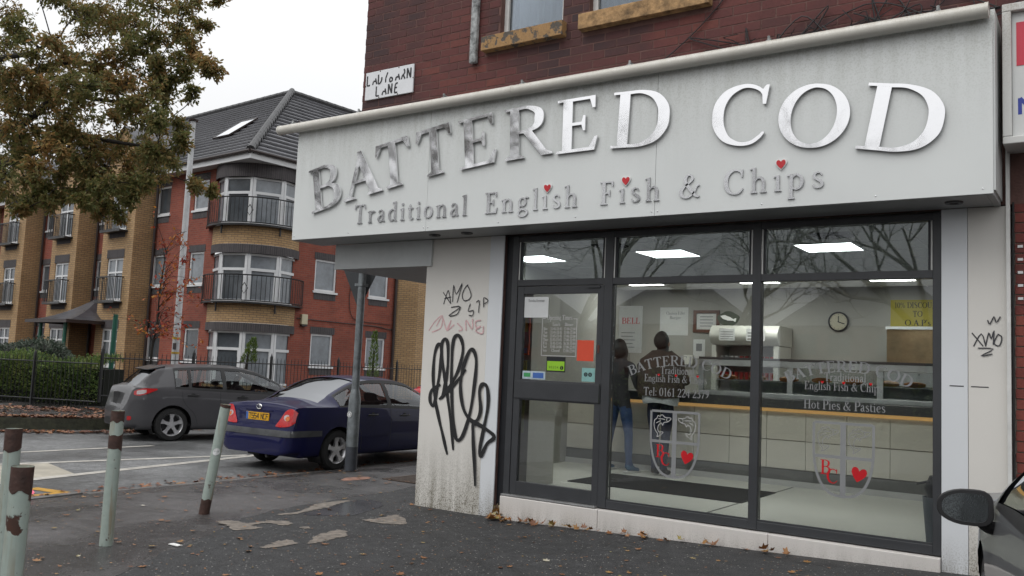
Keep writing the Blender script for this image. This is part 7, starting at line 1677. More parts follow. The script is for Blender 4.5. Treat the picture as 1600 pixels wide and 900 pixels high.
# ------------------------------------------------------------------ trees, hedge, shrubs
LOBES = [(-17.05, 7.88, 5.44, 0.36), (-16.56, 8.02, 4.99, 0.26), (-16.32, 7.61, 4.53, 0.34), (-17.62, 8.63, 4.85, 0.23), (-15.51, 7.8, 4.67, 0.2), (-16.99, 7.96, 6.12, 0.42), (-17.36, 8.74, 6.26, 0.38), (-15.45, 7.78, 7.02, 0.25), (-16.98, 7.95, 7.42, 0.36), (-16.53, 8.48, 6.96, 0.34), (-15.44, 7.89, 5.14, 0.25), (-15.94, 8.45, 5.15, 0.28), (-16.7, 8.83, 4.87, 0.25), (-15.7, 8.81, 5.14, 0.31), (-16.28, 9.17, 4.84, 0.3), (-14.76, 8.73, 4.56, 0.25), (-14.59, 9.06, 4.61, 0.23), (-15.9, 7.61, 6.46, 0.3), (-14.69, 9.43, 7.08, 0.26), (-15.2, 10.16, 7.47, 0.23), (-14.55, 9.68, 7.76, 0.27), (-15.42, 9.61, 7.45, 0.27), (-14.95, 8.98, 6.55, 0.28), (-16.09, 9.13, 6.9, 0.32), (-14.01, 8.95, 5.82, 0.23), (-14.77, 8.92, 5.97, 0.23), (-16.36, 8.83, 6.28, 0.32), (-17.26, 8.55, 4.42, 0.17), (-16.24, 8.46, 4.21, 0.14), (-14.99, 8.43, 4.14, 0.16), (-14.7, 9.09, 4.31, 0.16), (-14.19, 9.2, 5.14, 0.21), (-13.94, 9.53, 5.37, 0.14), (-19.03, 8.68, 8.53, 0.54), (-19.07, 8.7, 7.79, 0.47), (-16.32, 7.5, 6.26, 0.46), (-16.32, 7.68, 5.6, 0.46), (-18.76, 8.77, 5.38, 0.4), (-18.41, 8.73, 4.67, 0.32), (-17.8, 8.69, 6.57, 0.45), (-16.6, 8.17, 6.81, 0.31), (-16.93, 8.86, 8.29, 0.36), (-16.53, 9.13, 8.34, 0.44), (-15.94, 9.44, 8.46, 0.51), (-14.29, 9.09, 7.87, 0.41), (-14.51, 9.87, 8.4, 0.37), (-13.95, 10.11, 8.46, 0.17), (-15.14, 10.53, 8.24, 0.19), (-17.87, 9.65, 8.24, 0.41), (-17.3, 9.87, 8.28, 0.47), (-15.69, 9.52, 7.99, 0.35), (-14.96, 9.7, 7.6, 0.32), (-14.1, 9.67, 7.37, 0.24), (-13.34, 9.41, 6.76, 0.21), (-13.13, 9.54, 6.59, 0.14), (-14.72, 10.01, 7.02, 0.25), (-15.73, 8.78, 7.04, 0.36), (-15.5, 9.15, 7.06, 0.39), (-17.8, 9.39, 7.59, 0.33), (-15.41, 9.75, 7.02, 0.3), (-15.2, 10.04, 6.85, 0.25), (-15.99, 8.36, 6.46, 0.36), (-14.99, 8.29, 6.24, 0.4), (-15.46, 9.05, 6.46, 0.36), (-14.53, 9.03, 6.2, 0.33), (-15.13, 9.95, 6.43, 0.25), (-16.02, 11.06, 7.0, 0.18), (-17.77, 8.8, 5.94, 0.39), (-15.84, 8.33, 5.83, 0.38), (-17.5, 9.74, 6.35, 0.43), (-16.79, 9.88, 6.26, 0.31), (-16.24, 10.04, 6.2, 0.32), (-16.32, 10.6, 6.29, 0.29), (-15.59, 10.59, 6.13, 0.21), (-17.51, 9.4, 5.9, 0.29), (-15.85, 8.99, 5.45, 0.34), (-17.2, 10.31, 5.91, 0.41), (-16.7, 10.58, 5.92, 0.38), (-14.24, 9.42, 5.25, 0.23), (-18.29, 8.76, 5.7, 0.23), (-17.13, 9.46, 5.26, 0.34), (-16.01, 9.32, 5.1, 0.4), (-15.79, 9.71, 5.17, 0.38), (-15.32, 9.89, 5.1, 0.31), (-16.16, 10.86, 5.48, 0.21), (-14.72, 10.37, 4.85, 0.15), (-15.27, 11.19, 4.95, 0.12), (-16.17, 8.87, 4.59, 0.27), (-17.32, 9.99, 4.83, 0.37), (-16.99, 10.28, 4.86, 0.35), (-15.41, 9.77, 4.74, 0.25), (-17.0, 9.09, 4.53, 0.19), (-17.16, 10.27, 4.49, 0.21), (-16.86, 9.78, 4.32, 0.18), (-17.15, 8.69, 4.57, 0.15), (-16.69, 8.09, 4.08, 0.14), (-18.66, 5.47, 8.01, 0.77), (-20.07, 5.75, 7.01, 0.79), (-19.41, 7.48, 10.42, 0.7), (-17.75, 6.15, 10.59, 0.65), (-15.31, 7.01, 8.35, 0.75), (-17.05, 6.9, 6.89, 0.72), (-20.74, 4.84, 8.53, 0.57), (-18.53, 7.81, 13.27, 0.76), (-24.63, 6.4, 13.78, 0.63), (-18.21, 6.78, 13.04, 0.55), (-22.64, 8.19, 15.23, 0.51), (-17.41, 6.53, 12.64, 0.74), (-23.62, 5.67, 13.21, 0.62), (-19.83, 4.76, 6.14, 0.51), (-23.03, 6.8, 10.2, 0.53), (-20.73, 5.71, 13.33, 0.73), (-20.95, 8.55, 8.18, 0.76), (-17.35, 6.66, 9.68, 0.7), (-20.84, 5.68, 12.84, 0.76), (-21.39, 5.26, 9.33, 0.65), (-20.26, 5.27, 6.57, 0.68), (-21.14, 6.22, 13.92, 0.54), (-19.77, 4.24, 11.98, 0.53), (-23.13, 8.46, 11.87, 0.78), (-17.42, 8.08, 12.11, 0.58), (-22.07, 7.89, 10.37, 0.71), (-21.79, 5.86, 10.9, 0.5), (-19.48, 4.31, 9.53, 0.72), (-19.11, 4.88, 11.71, 0.57), (-21.51, 5.66, 10.01, 0.59), (-22.5, 8.05, 13.98, 0.79), (-19.24, 7.49, 10.9, 0.67), (-22.84, 5.13, 10.87, 0.55), (-21.36, 5.23, 7.81, 0.66), (-13.81, 9.3, 9.87, 0.6), (-17.06, 8.68, 12.75, 0.42), (-17.29, 8.79, 9.7, 0.4), (-16.05, 8.6, 10.89, 0.44), (-14.83, 8.38, 11.59, 0.47), (-15.32, 10.2, 12.82, 0.44), (-15.56, 8.82, 10.93, 0.55), (-14.83, 7.65, 11.0, 0.42), (-16.37, 10.67, 11.12, 0.54), (-18.7, 8.25, 10.52, 0.54), (-15.78, 8.63, 11.02, 0.56), (-16.64, 8.21, 10.44, 0.59), (-16.12, 10.39, 9.75, 0.46), (-15.9, 7.69, 10.1, 0.49)]
LIMBS = [[(-19.52, 8.14, 5.18), (-18.86, 8.23, 6.32), (-18.21, 8.36, 6.93), (-17.48, 8.61, 7.0), (-16.76, 8.84, 7.16), (-15.95, 9.16, 7.08), (-15.04, 9.49, 7.54)], [(-19.51, 8.12, 5.44), (-18.63, 7.96, 6.87), (-18.0, 8.11, 7.18), (-17.27, 8.36, 7.27), (-16.71, 8.59, 7.59)], [(-19.52, 8.16, 5.05), (-18.55, 8.27, 5.7), (-17.7, 8.57, 5.98), (-16.97, 8.77, 6.48), (-16.16, 9.09, 6.39), (-15.17, 9.55, 6.25)], [(-19.52, 8.16, 5.05), (-18.24, 8.3, 5.09), (-17.1, 8.56, 5.36), (-16.48, 8.83, 5.67), (-15.78, 9.2, 5.55), (-14.99, 9.64, 5.44)]]
M_bark = mk('bark', (.022, .018, .014), .9, var=.4, vs=6, bump=.9, bs=30)
M_oak = leafmat('oak_leaf', [(0, (.10, .125, .04)), (.3, (.165, .175, .055)), (.5, (.22, .195, .07)), (.7, (.29, .19, .07)), (.9, (.38, .21, .075)), (1, (.45, .32, .11))], .8, .5)
OAKLEAF = [(0, -.5), (.16, -.2), (.30, .05), (.2, .28), (0, .5), (-.2, .28), (-.30, .05), (-.16, -.2)]
def put_leaf(V, F, p, d, s, w=.62, shape=OAKLEAF):
    """a leaf of length s along d, folded a little along its midrib"""
    d = d.normalized(); a = d.orthogonal().normalized(); a = (Matrix.Rotation(random.uniform(0, 2*pi), 3, d) @ a); n = d.cross(a); k = len(V)
    for (u, v) in shape: V.append(tuple(p+d*((v+.5)*s)+a*(u*s*w)+n*(abs(u)*s*.25)))
    m = len(shape)//2
    F.append((k, k+1, k+2, k+3, k+4)); F.append((k, k+4, k+5, k+6, k+7))
def rnd_dir(down=.0):
    v = Vector((random.gauss(0, 1), random.gauss(0, 1), random.gauss(0, 1))); v.normalize(); v.z -= down; return v.normalized()

random.seed(21)
oak = thing('oak_tree', 'large oak with brown and green autumn leaves reaching in from the upper left', 'tree', (-19.5, 8.14, FP_Z))
tm = MB(); tm.tube(catmull([(-19.5, 8.14, FP_Z-.1), (-19.55, 8.1, 1.5), (-19.48, 8.16, 3.4), (-19.52, 8.14, 5.3), (-19.6, 8.2, 8), (-19.4, 8.3, 11)], 4), [.38, .36, .34, .33, .32, .31, .31, .30, .30, .29, .29, .28, .27, .26, .25, .24, .22, .2, .16, .12, .06], 12)
nodes = []      # (position, radius)
for L_ in LIMBS:
    q = catmull(L_, 4); n = len(q); rs = [.085*(1-i/n)**.8+.012 for i in range(n)]
    tm.tube(q, rs, 9)
    nodes += [(Vector(p), r) for p, r in zip(q, rs)]
for z in range(5, 11): nodes.append((Vector((-19.5, 8.15, z)), .2))
cl = []
for i, (x, y, z, r) in enumerate(LOBES):
    cl.append((Vector((x, y, z)), r))
    if i < 96: cl.append((Vector((x, y, z))+rnd_dir()*r*.95, r*.75))
cl.sort(key=lambda c: min((c[0]-n[0]).length for n in nodes))
OV, OF = [], []
for c, r in cl:
    b = min(nodes, key=lambda n: (c-n[0]).length+.0/n[1]); p0 = b[0]; d = c-p0
    if d.length > .15:
        mid = p0+d*.5+Vector((random.gauss(0, .12), random.gauss(0, .12), random.gauss(.06, .1)))*min(1, d.length); q = catmull([p0, mid, c], 4); r0 = min(b[1]*.6, .012+.02*d.length)
        tm.tube(q, [r0*(1-i/len(q))+.006 for i in range(len(q))], 5, caps=False); nodes += [(Vector(p), r0*.6+.006) for p in q[4:]]
    # twigs carrying sprays of leaves
    for t in range(int(10+r*36)):
        e = c+rnd_dir(.1)*r*random.random()**.45*1.22; s0 = c+(e-c)*.15+rnd_dir()*r*.3; tw = e-s0
        tm.tube([s0, s0+tw*.5+rnd_dir()*.03, e], [.006, .004, .002], 3, caps=False)
        for k in range(random.randrange(10, 19)):
            u = random.random()**.7; p = s0+tw*u+rnd_dir()*.05; put_leaf(OV, OF, p, (tw.normalized()*.6+rnd_dir(.45)), random.uniform(.07, .125))
tm.obj('trunk', M_bark, oak, smooth=True)
mb = MB(); mb.v = OV; mb.f = OF; mb.mi = [0]*len(OF); mb.obj('crown', M_oak, oak)

# red-leaved sapling behind the railings
random.seed(4)
sap = thing('maple_sapling', 'thin sapling with sparse red and orange leaves in front of the apartments', 'tree', (-20.84, 13.81, FP_Z))
m = MB(); SV, SF = [], []
main = catmull([(-20.86, 13.82, FP_Z-.05), (-20.75, 13.77, 1.65), (-20.62, 13.78, 2.41), (-20.47, 13.67, 3.24), (-20.2, 13.62, 4.3)], 5); m.tube(main, [.035*(1-i/len(main))+.006 for i in range(len(main))], 6)
for k in range(46):
    b = Vector(main[random.randrange(5, len(main))]); d = Vector((random.uniform(-.35, 1.), random.uniform(-.5, .6), random.uniform(-.1, .75))); Lb = random.uniform(.5, 1.35)
    e = b+d.normalized()*Lb; mid = b+(e-b)*.5+Vector((0, 0, .12)); q = catmull([b, mid, e], 4); m.tube(q, [.009, .008, .007, .006, .005, .005, .004, .003, .003], 4, caps=False)
    for j in range(5):
        p = Vector(q[random.randrange(2, 9)]); e2 = p+rnd_dir(-.2)*random.uniform(.15, .4); m.tube([p, e2], [.004, .002], 3, caps=False)
        for _ in range(random.choice([0, 1, 2, 3, 6])): put_leaf(SV, SF, p+(e2-p)*random.random(), rnd_dir(.5), random.uniform(.06, .13), .9)
m.obj('trunk', M_bark, sap, smooth=True)
mb = MB(); mb.v = SV; mb.f = SF; mb.mi = [0]*len(SF)
mb.obj('foliage', leafmat('maple_leaf', [(0, (.2, .02, .018)), (.35, (.3, .04, .022)), (.6, (.42, .11, .03)), (.85, (.5, .22, .04)), (1, (.5, .3, .08))], .9, .3), sap)

def leaf_mass(name, label, cat, core, pts, mat, size, n, base, w=.7):
    t = thing(name, label, cat, base)
    if core: core.obj('dark_core', mk('hedge_core', (.006, .008, .004), .95, var=.4, vs=6), t)  # near-black core inside the leaves, their inner shade put into its colour
    V, F = [], []
    for _ in range(n):
        p, nr = pts(); put_leaf(V, F, p, (nr+rnd_dir()*.9), random.uniform(size*.7, size*1.3), w)
    mb = MB(); mb.v = V; mb.f = F; mb.mi = [0]*len(F); mb.obj('foliage', mat, t)
    return t
M_hedge = leafmat('hedge_leaf', [(0, (.045, .08, .022)), (.4, (.09, .15, .038)), (.7, (.16, .21, .055)), (1, (.26, .27, .08))], 1.6, .35)
random.seed(8)
ha, hb = Vector((-26.6, 10.05, 0)), Vector((-20.75, 12.25, 0)); hd = (hb-ha).normalized(); hn = Vector((hd.y, -hd.x, 0)); hl = (hb-ha).length
def hpt():
    u = random.random()*hl; f = random.random(); bump = .10*sin(u*2.3)+.07*sin(u*5.1+1)+.05*sin(u*11)
    if f < .62: z = random.random()**.8*(1.02+bump); p = ha+hd*u-hn*(.22+random.gauss(0, .07)+.12*(z < .25)); nr = hn+Vector((0, 0, .4))
    else: z = 1.02+bump+random.gauss(0, .05); p = ha+hd*u-hn*(.2+random.random()*.9); nr = Vector((0, 0, 1))
    p = p.copy(); p.z = FP_Z+.05+z; return p, nr
core = MB(); c0 = [ha-hn*.34, hb-hn*.34, hb-hn*1.1, ha-hn*1.1]; core.add([(p.x, p.y, FP_Z) for p in c0]+[(p.x, p.y, FP_Z+.92) for p in c0], [(0, 1, 5, 4), (1, 2, 6, 5), (2, 3, 7, 6), (3, 0, 4, 7), (4, 5, 6, 7)])
leaf_mass('clipped_hedge', 'low green hedge behind the black railings at the far left', 'hedge', core, hpt, M_hedge, .075, 15000, (ha.x, ha.y, FP_Z))
M_varie = leafmat('variegated_leaf', [(0, (.02, .035, .018)), (.45, (.05, .075, .05)), (.75, (.13, .15, .12)), (1, (.25, .27, .22))], 3., .15)
def bpt():
    d = rnd_dir(); d.z = abs(d.z)*.9 if random.random() < .8 else d.z; r = 1+.08*sin(5*d.x+3*d.y)
    return Vector((-24.95, 12.9, 1.0))+Vector((d.x*1.25, d.y*1.1, d.z*.82))*r*random.uniform(.9, 1.02), d
core = MB(); core.lathe([(0, -.85), (.9, -.6), (1.05, 0), (.85, .45), (.45, .65), (0, .7)], 14, (-24.95, 12.9, 1.0))
leaf_mass('rounded_shrub', 'rounded grey green variegated shrub rising behind the hedge', 'shrub', core, bpt, M_varie, .09, 5000, (-24.95, 12.9, FP_Z))
M_con = leafmat('conifer_leaf', [(0, (.05, .08, .015)), (.5, (.1, .16, .03)), (1, (.18, .24, .05))], 2., .2)
def spire(x, y, z0, h, r, lab, tilt=0.):
    st = MB(); st.tube([(x-.25*tilt, y, z0-.2), (x, y, z0+h*.6)], [.05, .02], 6)
    def pt():
        t = random.random(); rr = r*(1-t)**.6*(.6+.4*random.random()); a = random.random()*2*pi; return Vector((x+tilt*t*.5+rr*cos(a), y+rr*sin(a), z0+t*h)), Vector((cos(a), sin(a), 1.2))
    th = thing('small_conifer', lab, 'shrub', (x, y, FP_Z), 0, 'potted evergreens behind the railings')
    V, F = [], []
    for _ in range(700): p, nr = pt(); put_leaf(V, F, p, nr+rnd_dir()*.4, random.uniform(.06, .12), .45)
    st.obj('stem', M_bark, th); mb = MB(); mb.v = V; mb.f = F; mb.mi = [0]*len(F); mb.obj('foliage', M_con, th)
spire(-21.6, 17.6, 1.35, .75, .22, 'leaning young evergreen in front of the ground floor bay window', .35); spire(-19.1, 20.4, 1.05, 1.45, .16, 'narrow upright young conifer behind the blue saloon')

# bare winter trees: one seen past the shop corner, others across the main road that show in the glass and steel
def bare_tree(seed, H, spread=.5, leaves=0):
    random.seed(seed); m = MB(); V, F = [], []
    def grow(p, d, L_, r, lv):
        k = 3; pts = [p]
        for i in range(k): d = (d+rnd_dir()*.16+Vector((0, 0, .05))).normalized(); pts.append(pts[-1]+d*(L_/k))
        m.tube(pts, [r, r*.88, r*.76, r*.64], 7 if lv < 2 else (5 if lv < 4 else 3), caps=False)
        if lv >= 7:
            if leaves and random.random() < leaves:
                for _ in range(6): put_leaf(V, F, pts[-1]+rnd_dir()*.25, rnd_dir(.3), random.uniform(.14, .26))
            return
        for b in range(2 if lv in (0,) else random.choice([2, 3, 3])):
            q = pts[random.choice([2, 3, 3])]; nd = (d*1.0+rnd_dir()*spread*1.5+Vector((0, 0, .12))).normalized(); grow(q, nd, L_*random.uniform(.66, .82), r*random.uniform(.5, .66), lv+1)
    grow(Vector((0, 0, -.1)), Vector((0, 0, 1)), H*.25, H*.017, 0)
    return m, (V, F)
BT = [bare_tree(31, 15, .5), bare_tree(37, 14, .55), bare_tree(44, 16, .5, .9)]
M_brown = leafmat('brown_leaf', [(0, (.05, .043, .036)), (.5, (.08, .068, .055)), (1, (.13, .11, .085))], .4, .2)
BM = [(a.mesh('trunk', M_bark), None) for a, b in BT]
mb = MB(); mb.v, mb.f = BT[2][1]; mb.mi = [0]*len(mb.f); LM = mb.mesh('crown', M_brown)
TREES = [(-33.5, 34.4, 0, 1.05, 1.0, 'leafless tree showing faintly between the apartment roof and the shop corner'),
         (-31, -13, 1, 1.1, 2.0, 'bare street tree across the main road, reflected at the left of the shop sign'), (-24, -15, 2, 1.15, .5, 'tree with brown leaves across the main road, reflected in the left letters'),
         (-43, -15, 2, 1.3, 5.0, 'tallest brown leaved tree across the road behind the ones mirrored at the left'), (-33, -19, 2, 1.25, 1.4, 'broad brown leaved tree set back across the road, mirrored in the letter A'),
         (-37, -10, 2, 1.2, 3.0, 'brown leaved tree across the road, farthest left of those reflected in the sign'), (-17, -14, 0, 1.0, 4.0, 'bare tree across the main road reflected in the top pane over the door'),
         (-11.5, -15, 1, .82, 1.2, 'bare tree across the main road reflected in the middle top pane'), (-4.2, -14, 0, .84, 2.6, 'bare tree across the main road reflected in the right top pane')]
for x, y, k, s, rz, lab in TREES:
    t = thing('bare_tree', lab, 'tree', (x, y, -.12), rz, 'bare trees around the junction'); t.scale = (s, s, s)
    o = place('trunk', BM[k][0], t)
    if k == 2: place('crown', LM, t)
# houses and a hedge across the main road
M_hb = brickmat('house_brick', (.16, .045, .03), (.12, .035, .025), (.14, .1, .08)); M_hw = mk('house_window', (.05, .06, .07), .08, var=.2); M_hr = mk('house_roof', (.05, .05, .055), .6, var=.3, vs=3)
for i in range(5):
    x0 = -62+i*14.5; lab = ['far left', 'left of centre', 'middle', 'right of centre', 'far right'][i]
    t = thing('brick_house', 'brick house across the main road, %s of the row mirrored in the glass' % lab, 'house', (x0+5, -48, -.1), 0, 'houses across the main road'); yv = -44
    q = MB(); q.quad((x0, yv, -.1), (x0+10.5, yv, -.1), (x0+10.5, yv, 5.3), (x0, yv, 5.3), [(0, 0), (10.5, 0), (10.5, 5.4), (0, 5.4)])
    for s in (x0, x0+10.5): q.quad((s, yv, -.1), (s, yv-8, -.1), (s, yv-8, 5.3), (s, yv, 5.3), [(0, 0), (8, 0), (8, 5.4), (0, 5.4)])
    q.obj('wall', M_hb, t)
    q = MB(); q.add([(x0-.3, yv+.4, 5.2), (x0+10.8, yv+.4, 5.2), (x0+10.8, yv-8.4, 5.2), (x0-.3, yv-8.4, 5.2), (x0+2.5, yv-4, 8.2), (x0+8, yv-4, 8.2)], [(0, 1, 5, 4), (1, 2, 5), (2, 3, 4, 5), (3, 0, 4), (0, 3, 2, 1)]); rf = q.obj('roof', M_hr, t)
    MB().box(x0+4.8, yv-4.5, 7.6, x0+5.7, yv-3.6, 9.2).obj('chimney', M_bw, rf)
    for wx in (1.0, 3.2, 6.2, 8.2):
        for wz in (.9, 3.3):
            w = MB().box(x0+wx, yv-.02, wz, x0+wx+1.4, yv+.06, wz+1.4).obj('window', M_dp, t); MB().box(x0+wx+.1, yv+.062, wz+.1, x0+wx+1.3, yv+.07, wz+1.3).obj('pane', M_hw, w)
    MB().box(x0+4.9, yv, 0, x0+5.8, yv+.07, 2.1).obj('door', M_dark, t)
random.seed(14)
q = MB(); q.box(-60, -13.2, -.1, 25, -12.2, 1.5)
leaf_mass('garden_hedge', 'dark garden hedge across the main road mirrored low in the shop windows', 'hedge', q, lambda: (Vector((random.uniform(-60, 25), -12.15+random.gauss(0, .08), random.uniform(0, 1.6))), Vector((0, 1, .4))), M_hedge, .22, 7000, (-17, -12.7, -.1))
# ------------------------------------------------------------------ people
def skin_body(J, E_, sub=2):
    """J: name -> (x,y,z,rx[,ry]); one continuous skin grown round the skeleton, rooted at the pelvis"""
    names = list(J); me = bpy.data.meshes.new('skel'); me.from_pydata([J[n][:3] for n in names], [(names.index(a), names.index(b)) for a, b in E_], [])
    ob = bpy.data.objects.new('skel', me); COL.objects.link(ob)
    md = ob.modifiers.new('skin', 'SKIN'); md.use_smooth_shade = True; md.branch_smoothing = .6
    for i, n in enumerate(names):
        sv = me.skin_vertices[0].data[i]; r = J[n][3:]; sv.radius = (r[0], r[-1]); sv.use_root = (n == 'pelvis')
    ss = ob.modifiers.new('sub', 'SUBSURF'); ss.levels = sub; ss.render_levels = sub
    dg = bpy.context.evaluated_depsgraph_get(); out = bpy.data.meshes.new_from_object(ob.evaluated_get(dg))
    bpy.data.objects.remove(ob); bpy.data.meshes.remove(me)
    return out
def hand(J, E_, wrist, name, d, up, s=1.):
    """palm and five bent fingers from a wrist joint; d points along the hand, up is the back of the hand"""
    w = Vector(J[wrist][:3]); d = Vector(d).normalized(); up = Vector(up); up = (up-d*up.dot(d)).normalized(); sd = d.cross(up)
    pk = name+'_palm'; pm_ = w+d*.05*s; J[pk] = (*pm_, .022*s, .036*s); E_.append((wrist, pk)); kk = name+'_knuckle'; J[kk] = (*(w+d*.085*s), .016*s, .036*s); E_.append((pk, kk))
    for i, (o, L_) in enumerate(((-.028, .068), (-.009, .08), (.010, .075), (.028, .058))):
        p = w+d*.09*s+sd*o*s; a = p+d*L_*.5*s-up*.006*s; b = a+(d*.75-up*.6).normalized()*L_*.5*s
        for q, (pt, r) in enumerate(((p, .0095), (a, .009), (b, .0075))):
            J['%s_f%d%d' % (name, i, q)] = (*pt, r*s, r*s); E_.append((kk if q == 0 else '%s_f%d%d' % (name, i, q-1), '%s_f%d%d' % (name, i, q)))
    p = w+d*.03*s-sd*.034*s; a = p+(d*.6-sd*.7).normalized()*.035*s; b = a+(d*.9-up*.3).normalized()*.03*s
    for q, (pt, r) in enumerate(((p, .012), (a, .0105), (b, .009))):
        J['%s_t%d' % (name, q)] = (*pt, r*s, r*s); E_.append((pk if q == 0 else '%s_t%d' % (name, q-1), '%s_t%d' % (name, q)))
M_skin = mk('skin', (.36, .2, .14), .55, var=.08); M_hair = mk('dark_hair', (.012, .010, .009), .6, var=.3, vs=30, bump=.5, bs=90); M_coatb = mk('black_jacket', (.03, .03, .035), .8, var=.3, vs=8, bump=.4, bs=40); M_coatn = mk('dark_brown_coat', (.05, .036, .028), .85, var=.3, vs=7, bump=.4, bs=40)
M_jean = mk('blue_jeans', (.035, .07, .17), .85, var=.25, vs=10, bump=.3, bs=90); M_jeand = mk('dark_jeans', (.018, .022, .05), .85, var=.25, vs=10); M_shoe = mk('blue_trainer', (.05, .12, .22), .6, var=.2); M_soles = mk('white_sole', (.6, .6, .6), .6, var=.05); M_bag = mk('blue_bag', (.03, .12, .35), .6, var=.2); M_shoed = mk('dark_shoe', (.015, .013, .012), .5, var=.2); M_palebag = mk('pale_bag', (.30, .32, .35), .6, var=.15)
def standing(name, label, x, y, z, H, rz, mats, zones, arms, stance=.10, hood=None):
    k = H/1.75; J = {}; E_ = []
    J['pelvis'] = (0, 0, .96*k, .155*k, .11*k); J['waist'] = (0, -.005, 1.10*k, .15*k, .105*k); J['chest'] = (0, -.01, 1.28*k, .17*k, .12*k); J['shoulders'] = (0, -.015, 1.42*k, .13*k, .095*k); J['neck'] = (0, 0, 1.51*k, .06*k); J['jaw'] = (0, .025*k, 1.575*k, .075*k, .085*k); J['skull'] = (0, .01*k, 1.66*k, .082*k, .098*k); J['crown'] = (0, 0, 1.71*k, .055*k, .065*k)
    E_ += [('pelvis', 'waist'), ('waist', 'chest'), ('chest', 'shoulders'), ('shoulders', 'neck'), ('neck', 'jaw'), ('jaw', 'skull'), ('skull', 'crown')]
    J['nose'] = (0, .125*k, 1.60*k, .012*k); E_.append(('jaw', 'nose'))
    for s, n in ((-1, 'l'), (1, 'r')):
        J[n+'hip'] = (s*.095*k, 0, .90*k, .095*k); J[n+'thigh'] = (s*(.10+stance*.3)*k, .005, .70*k, .083*k); J[n+'knee'] = (s*(.10+stance*.6)*k, .015, .50*k, .06*k); J[n+'calf'] = (s*(.10+stance*.8)*k, -.005, .33*k, .058*k); J[n+'ankle'] = (s*(.10+stance)*k, -.01, .09*k, .043*k); J[n+'ball'] = (s*(.11+stance)*k, .10*k, .04*k, .04*k, .035*k); J[n+'toe'] = (s*(.115+stance)*k, .175*k, .035*k, .036*k, .03*k); J[n+'heel'] = (s*(.10+stance)*k, -.06*k, .04*k, .035*k)
        E_ += [('pelvis', n+'hip'), (n+'hip', n+'thigh'), (n+'thigh', n+'knee'), (n+'knee', n+'calf'), (n+'calf', n+'ankle'), (n+'ankle', n+'ball'), (n+'ball', n+'toe'), (n+'ankle', n+'heel')]
        sh = Vector((s*.19*k, -.015, 1.41*k)); el, wr_ = [Vector(v)*k for v in arms[n]]; el.x *= 1; J[n+'sh'] = (*sh, .068*k); J[n+'up'] = (*(sh.lerp(el, .5)), .058*k); J[n+'el'] = (*el, .05*k); J[n+'fore'] = (*(el.lerp(wr_, .5)), .046*k); J[n+'wr'] = (*wr_, .034*k)
        E_ += [('shoulders', n+'sh'), (n+'sh', n+'up'), (n+'up', n+'el'), (n+'el', n+'fore'), (n+'fore', n+'wr')]
        hand(J, E_, n+'wr', n+'hand', wr_-el, (0, 0, 1) if abs((wr_-el).z) < .15 else (s, .2, 0), k)
    me = skin_body(J, E_)
    for m_ in mats: me.materials.append(m_)
    wl = [Vector(J[n+'wr'][:3]) for n in 'lr']
    for p in me.polygons:
        c = p.center; i = zones(c, k)
        if min((c-w).length for w in wl) < .2*k and c.z < 1.3*k and any((c-w).length < .19*k and (c-w).dot((Vector(J[n+'wr'][:3])-Vector(J[n+'el'][:3])).normalized()) > .01 for w, n in zip(wl, 'lr')): i = 2
        p.material_index = i
    t = thing(name, label, 'person', (x, y, z), rz); WM[t] = Matrix()
    b = bpy.data.objects.new('body', me); COL.objects.link(b); b.parent = t; WM[b] = Matrix()
    return t, k
def ell(m, c, r, n=16, kz=9, f=None):
    vs = []
    for j in range(kz+1):
        ph = pi*j/kz
        for i in range(n):
            a = 2*pi*i/n; p = Vector((r[0]*sin(ph)*cos(a), r[1]*sin(ph)*sin(a), r[2]*cos(ph))); 
            if f: p = f(p)
            vs.append((c[0]+p.x, c[1]+p.y, c[2]+p.z))
    m.add(vs, [(j*n+i, j*n+(i+1) % n, (j+1)*n+(i+1) % n, (j+1)*n+i) for j in range(kz) for i in range(n)]); return m
def zA(c, k):
    if c.z > 1.50*k: return 2 if c.y > .07*k and c.z < 1.66*k else 3
    if c.z > .86*k: return 0
    return 1 if c.z > .10*k else 4
ARM = {'l': [(-.27, .02, 1.14), (-.20, .20, 1.04)], 'r': [(.26, .04, 1.14), (.16, .24, 1.10)]}
pA, k = standing('person', 'person in a black jacket and blue jeans carrying a blue bag at the counter', -5.50, 10.72, FL, 1.76, radians(-12), [M_coatb, M_jean, M_skin, M_hair, M_shoe], zA, ARM)
m = MB(); ell(m, (0, -.03*k, 1.63*k), (.105*k, .12*k, .14*k), f=lambda p: Vector((p.x*(1+.1*(p.z < 0)), p.y*(1 if p.y < 0 else .75), p.z))); m.obj('hair', M_hair, pA, smooth=True)
for s in (-1, 1): MB().box(s*.20-.045, -.09, .0, s*.20+.045, .20, .028).obj('shoe_sole', M_soles, pA, bevel=.01)
bagA = MB(); bagA.box(-5.79, 10.60, FL+.78, -5.59, 10.86, FL+1.12); t = thing('shoulder_bag', 'blue bag hanging at the side of the customer in the black jacket', 'bag', (-5.8, 10.7, FL+.78)); bagA.obj('bag', M_bag, t, bevel=.04)
MB().tube(catmull([(-5.67, 10.66, FL+1.10), (-5.63, 10.64, FL+1.30), (-5.55, 10.68, FL+1.45)], 4), .014, 6).obj('strap', M_bag, t)
def zB(c, k):
    if c.z > 1.50*k: return 2 if c.y > .06*k and c.z < 1.64*k else 3
    if c.z > .98*k: return 0
    return 1 if c.z > .09*k else 4
ARM2 = {'l': [(-.33, .02, 1.16), (-.16, .22, 1.12)], 'r': [(.33, .02, 1.16), (.16, .24, 1.14)]}
pB, k = standing('person', 'taller bulky person in a dark brown jacket with a pale shirt hem at the counter', -4.90, 10.72, FL, 1.86, radians(4), [M_coatn, M_jeand, M_skin, M_hair, M_shoed], zB, ARM2, stance=-.045)
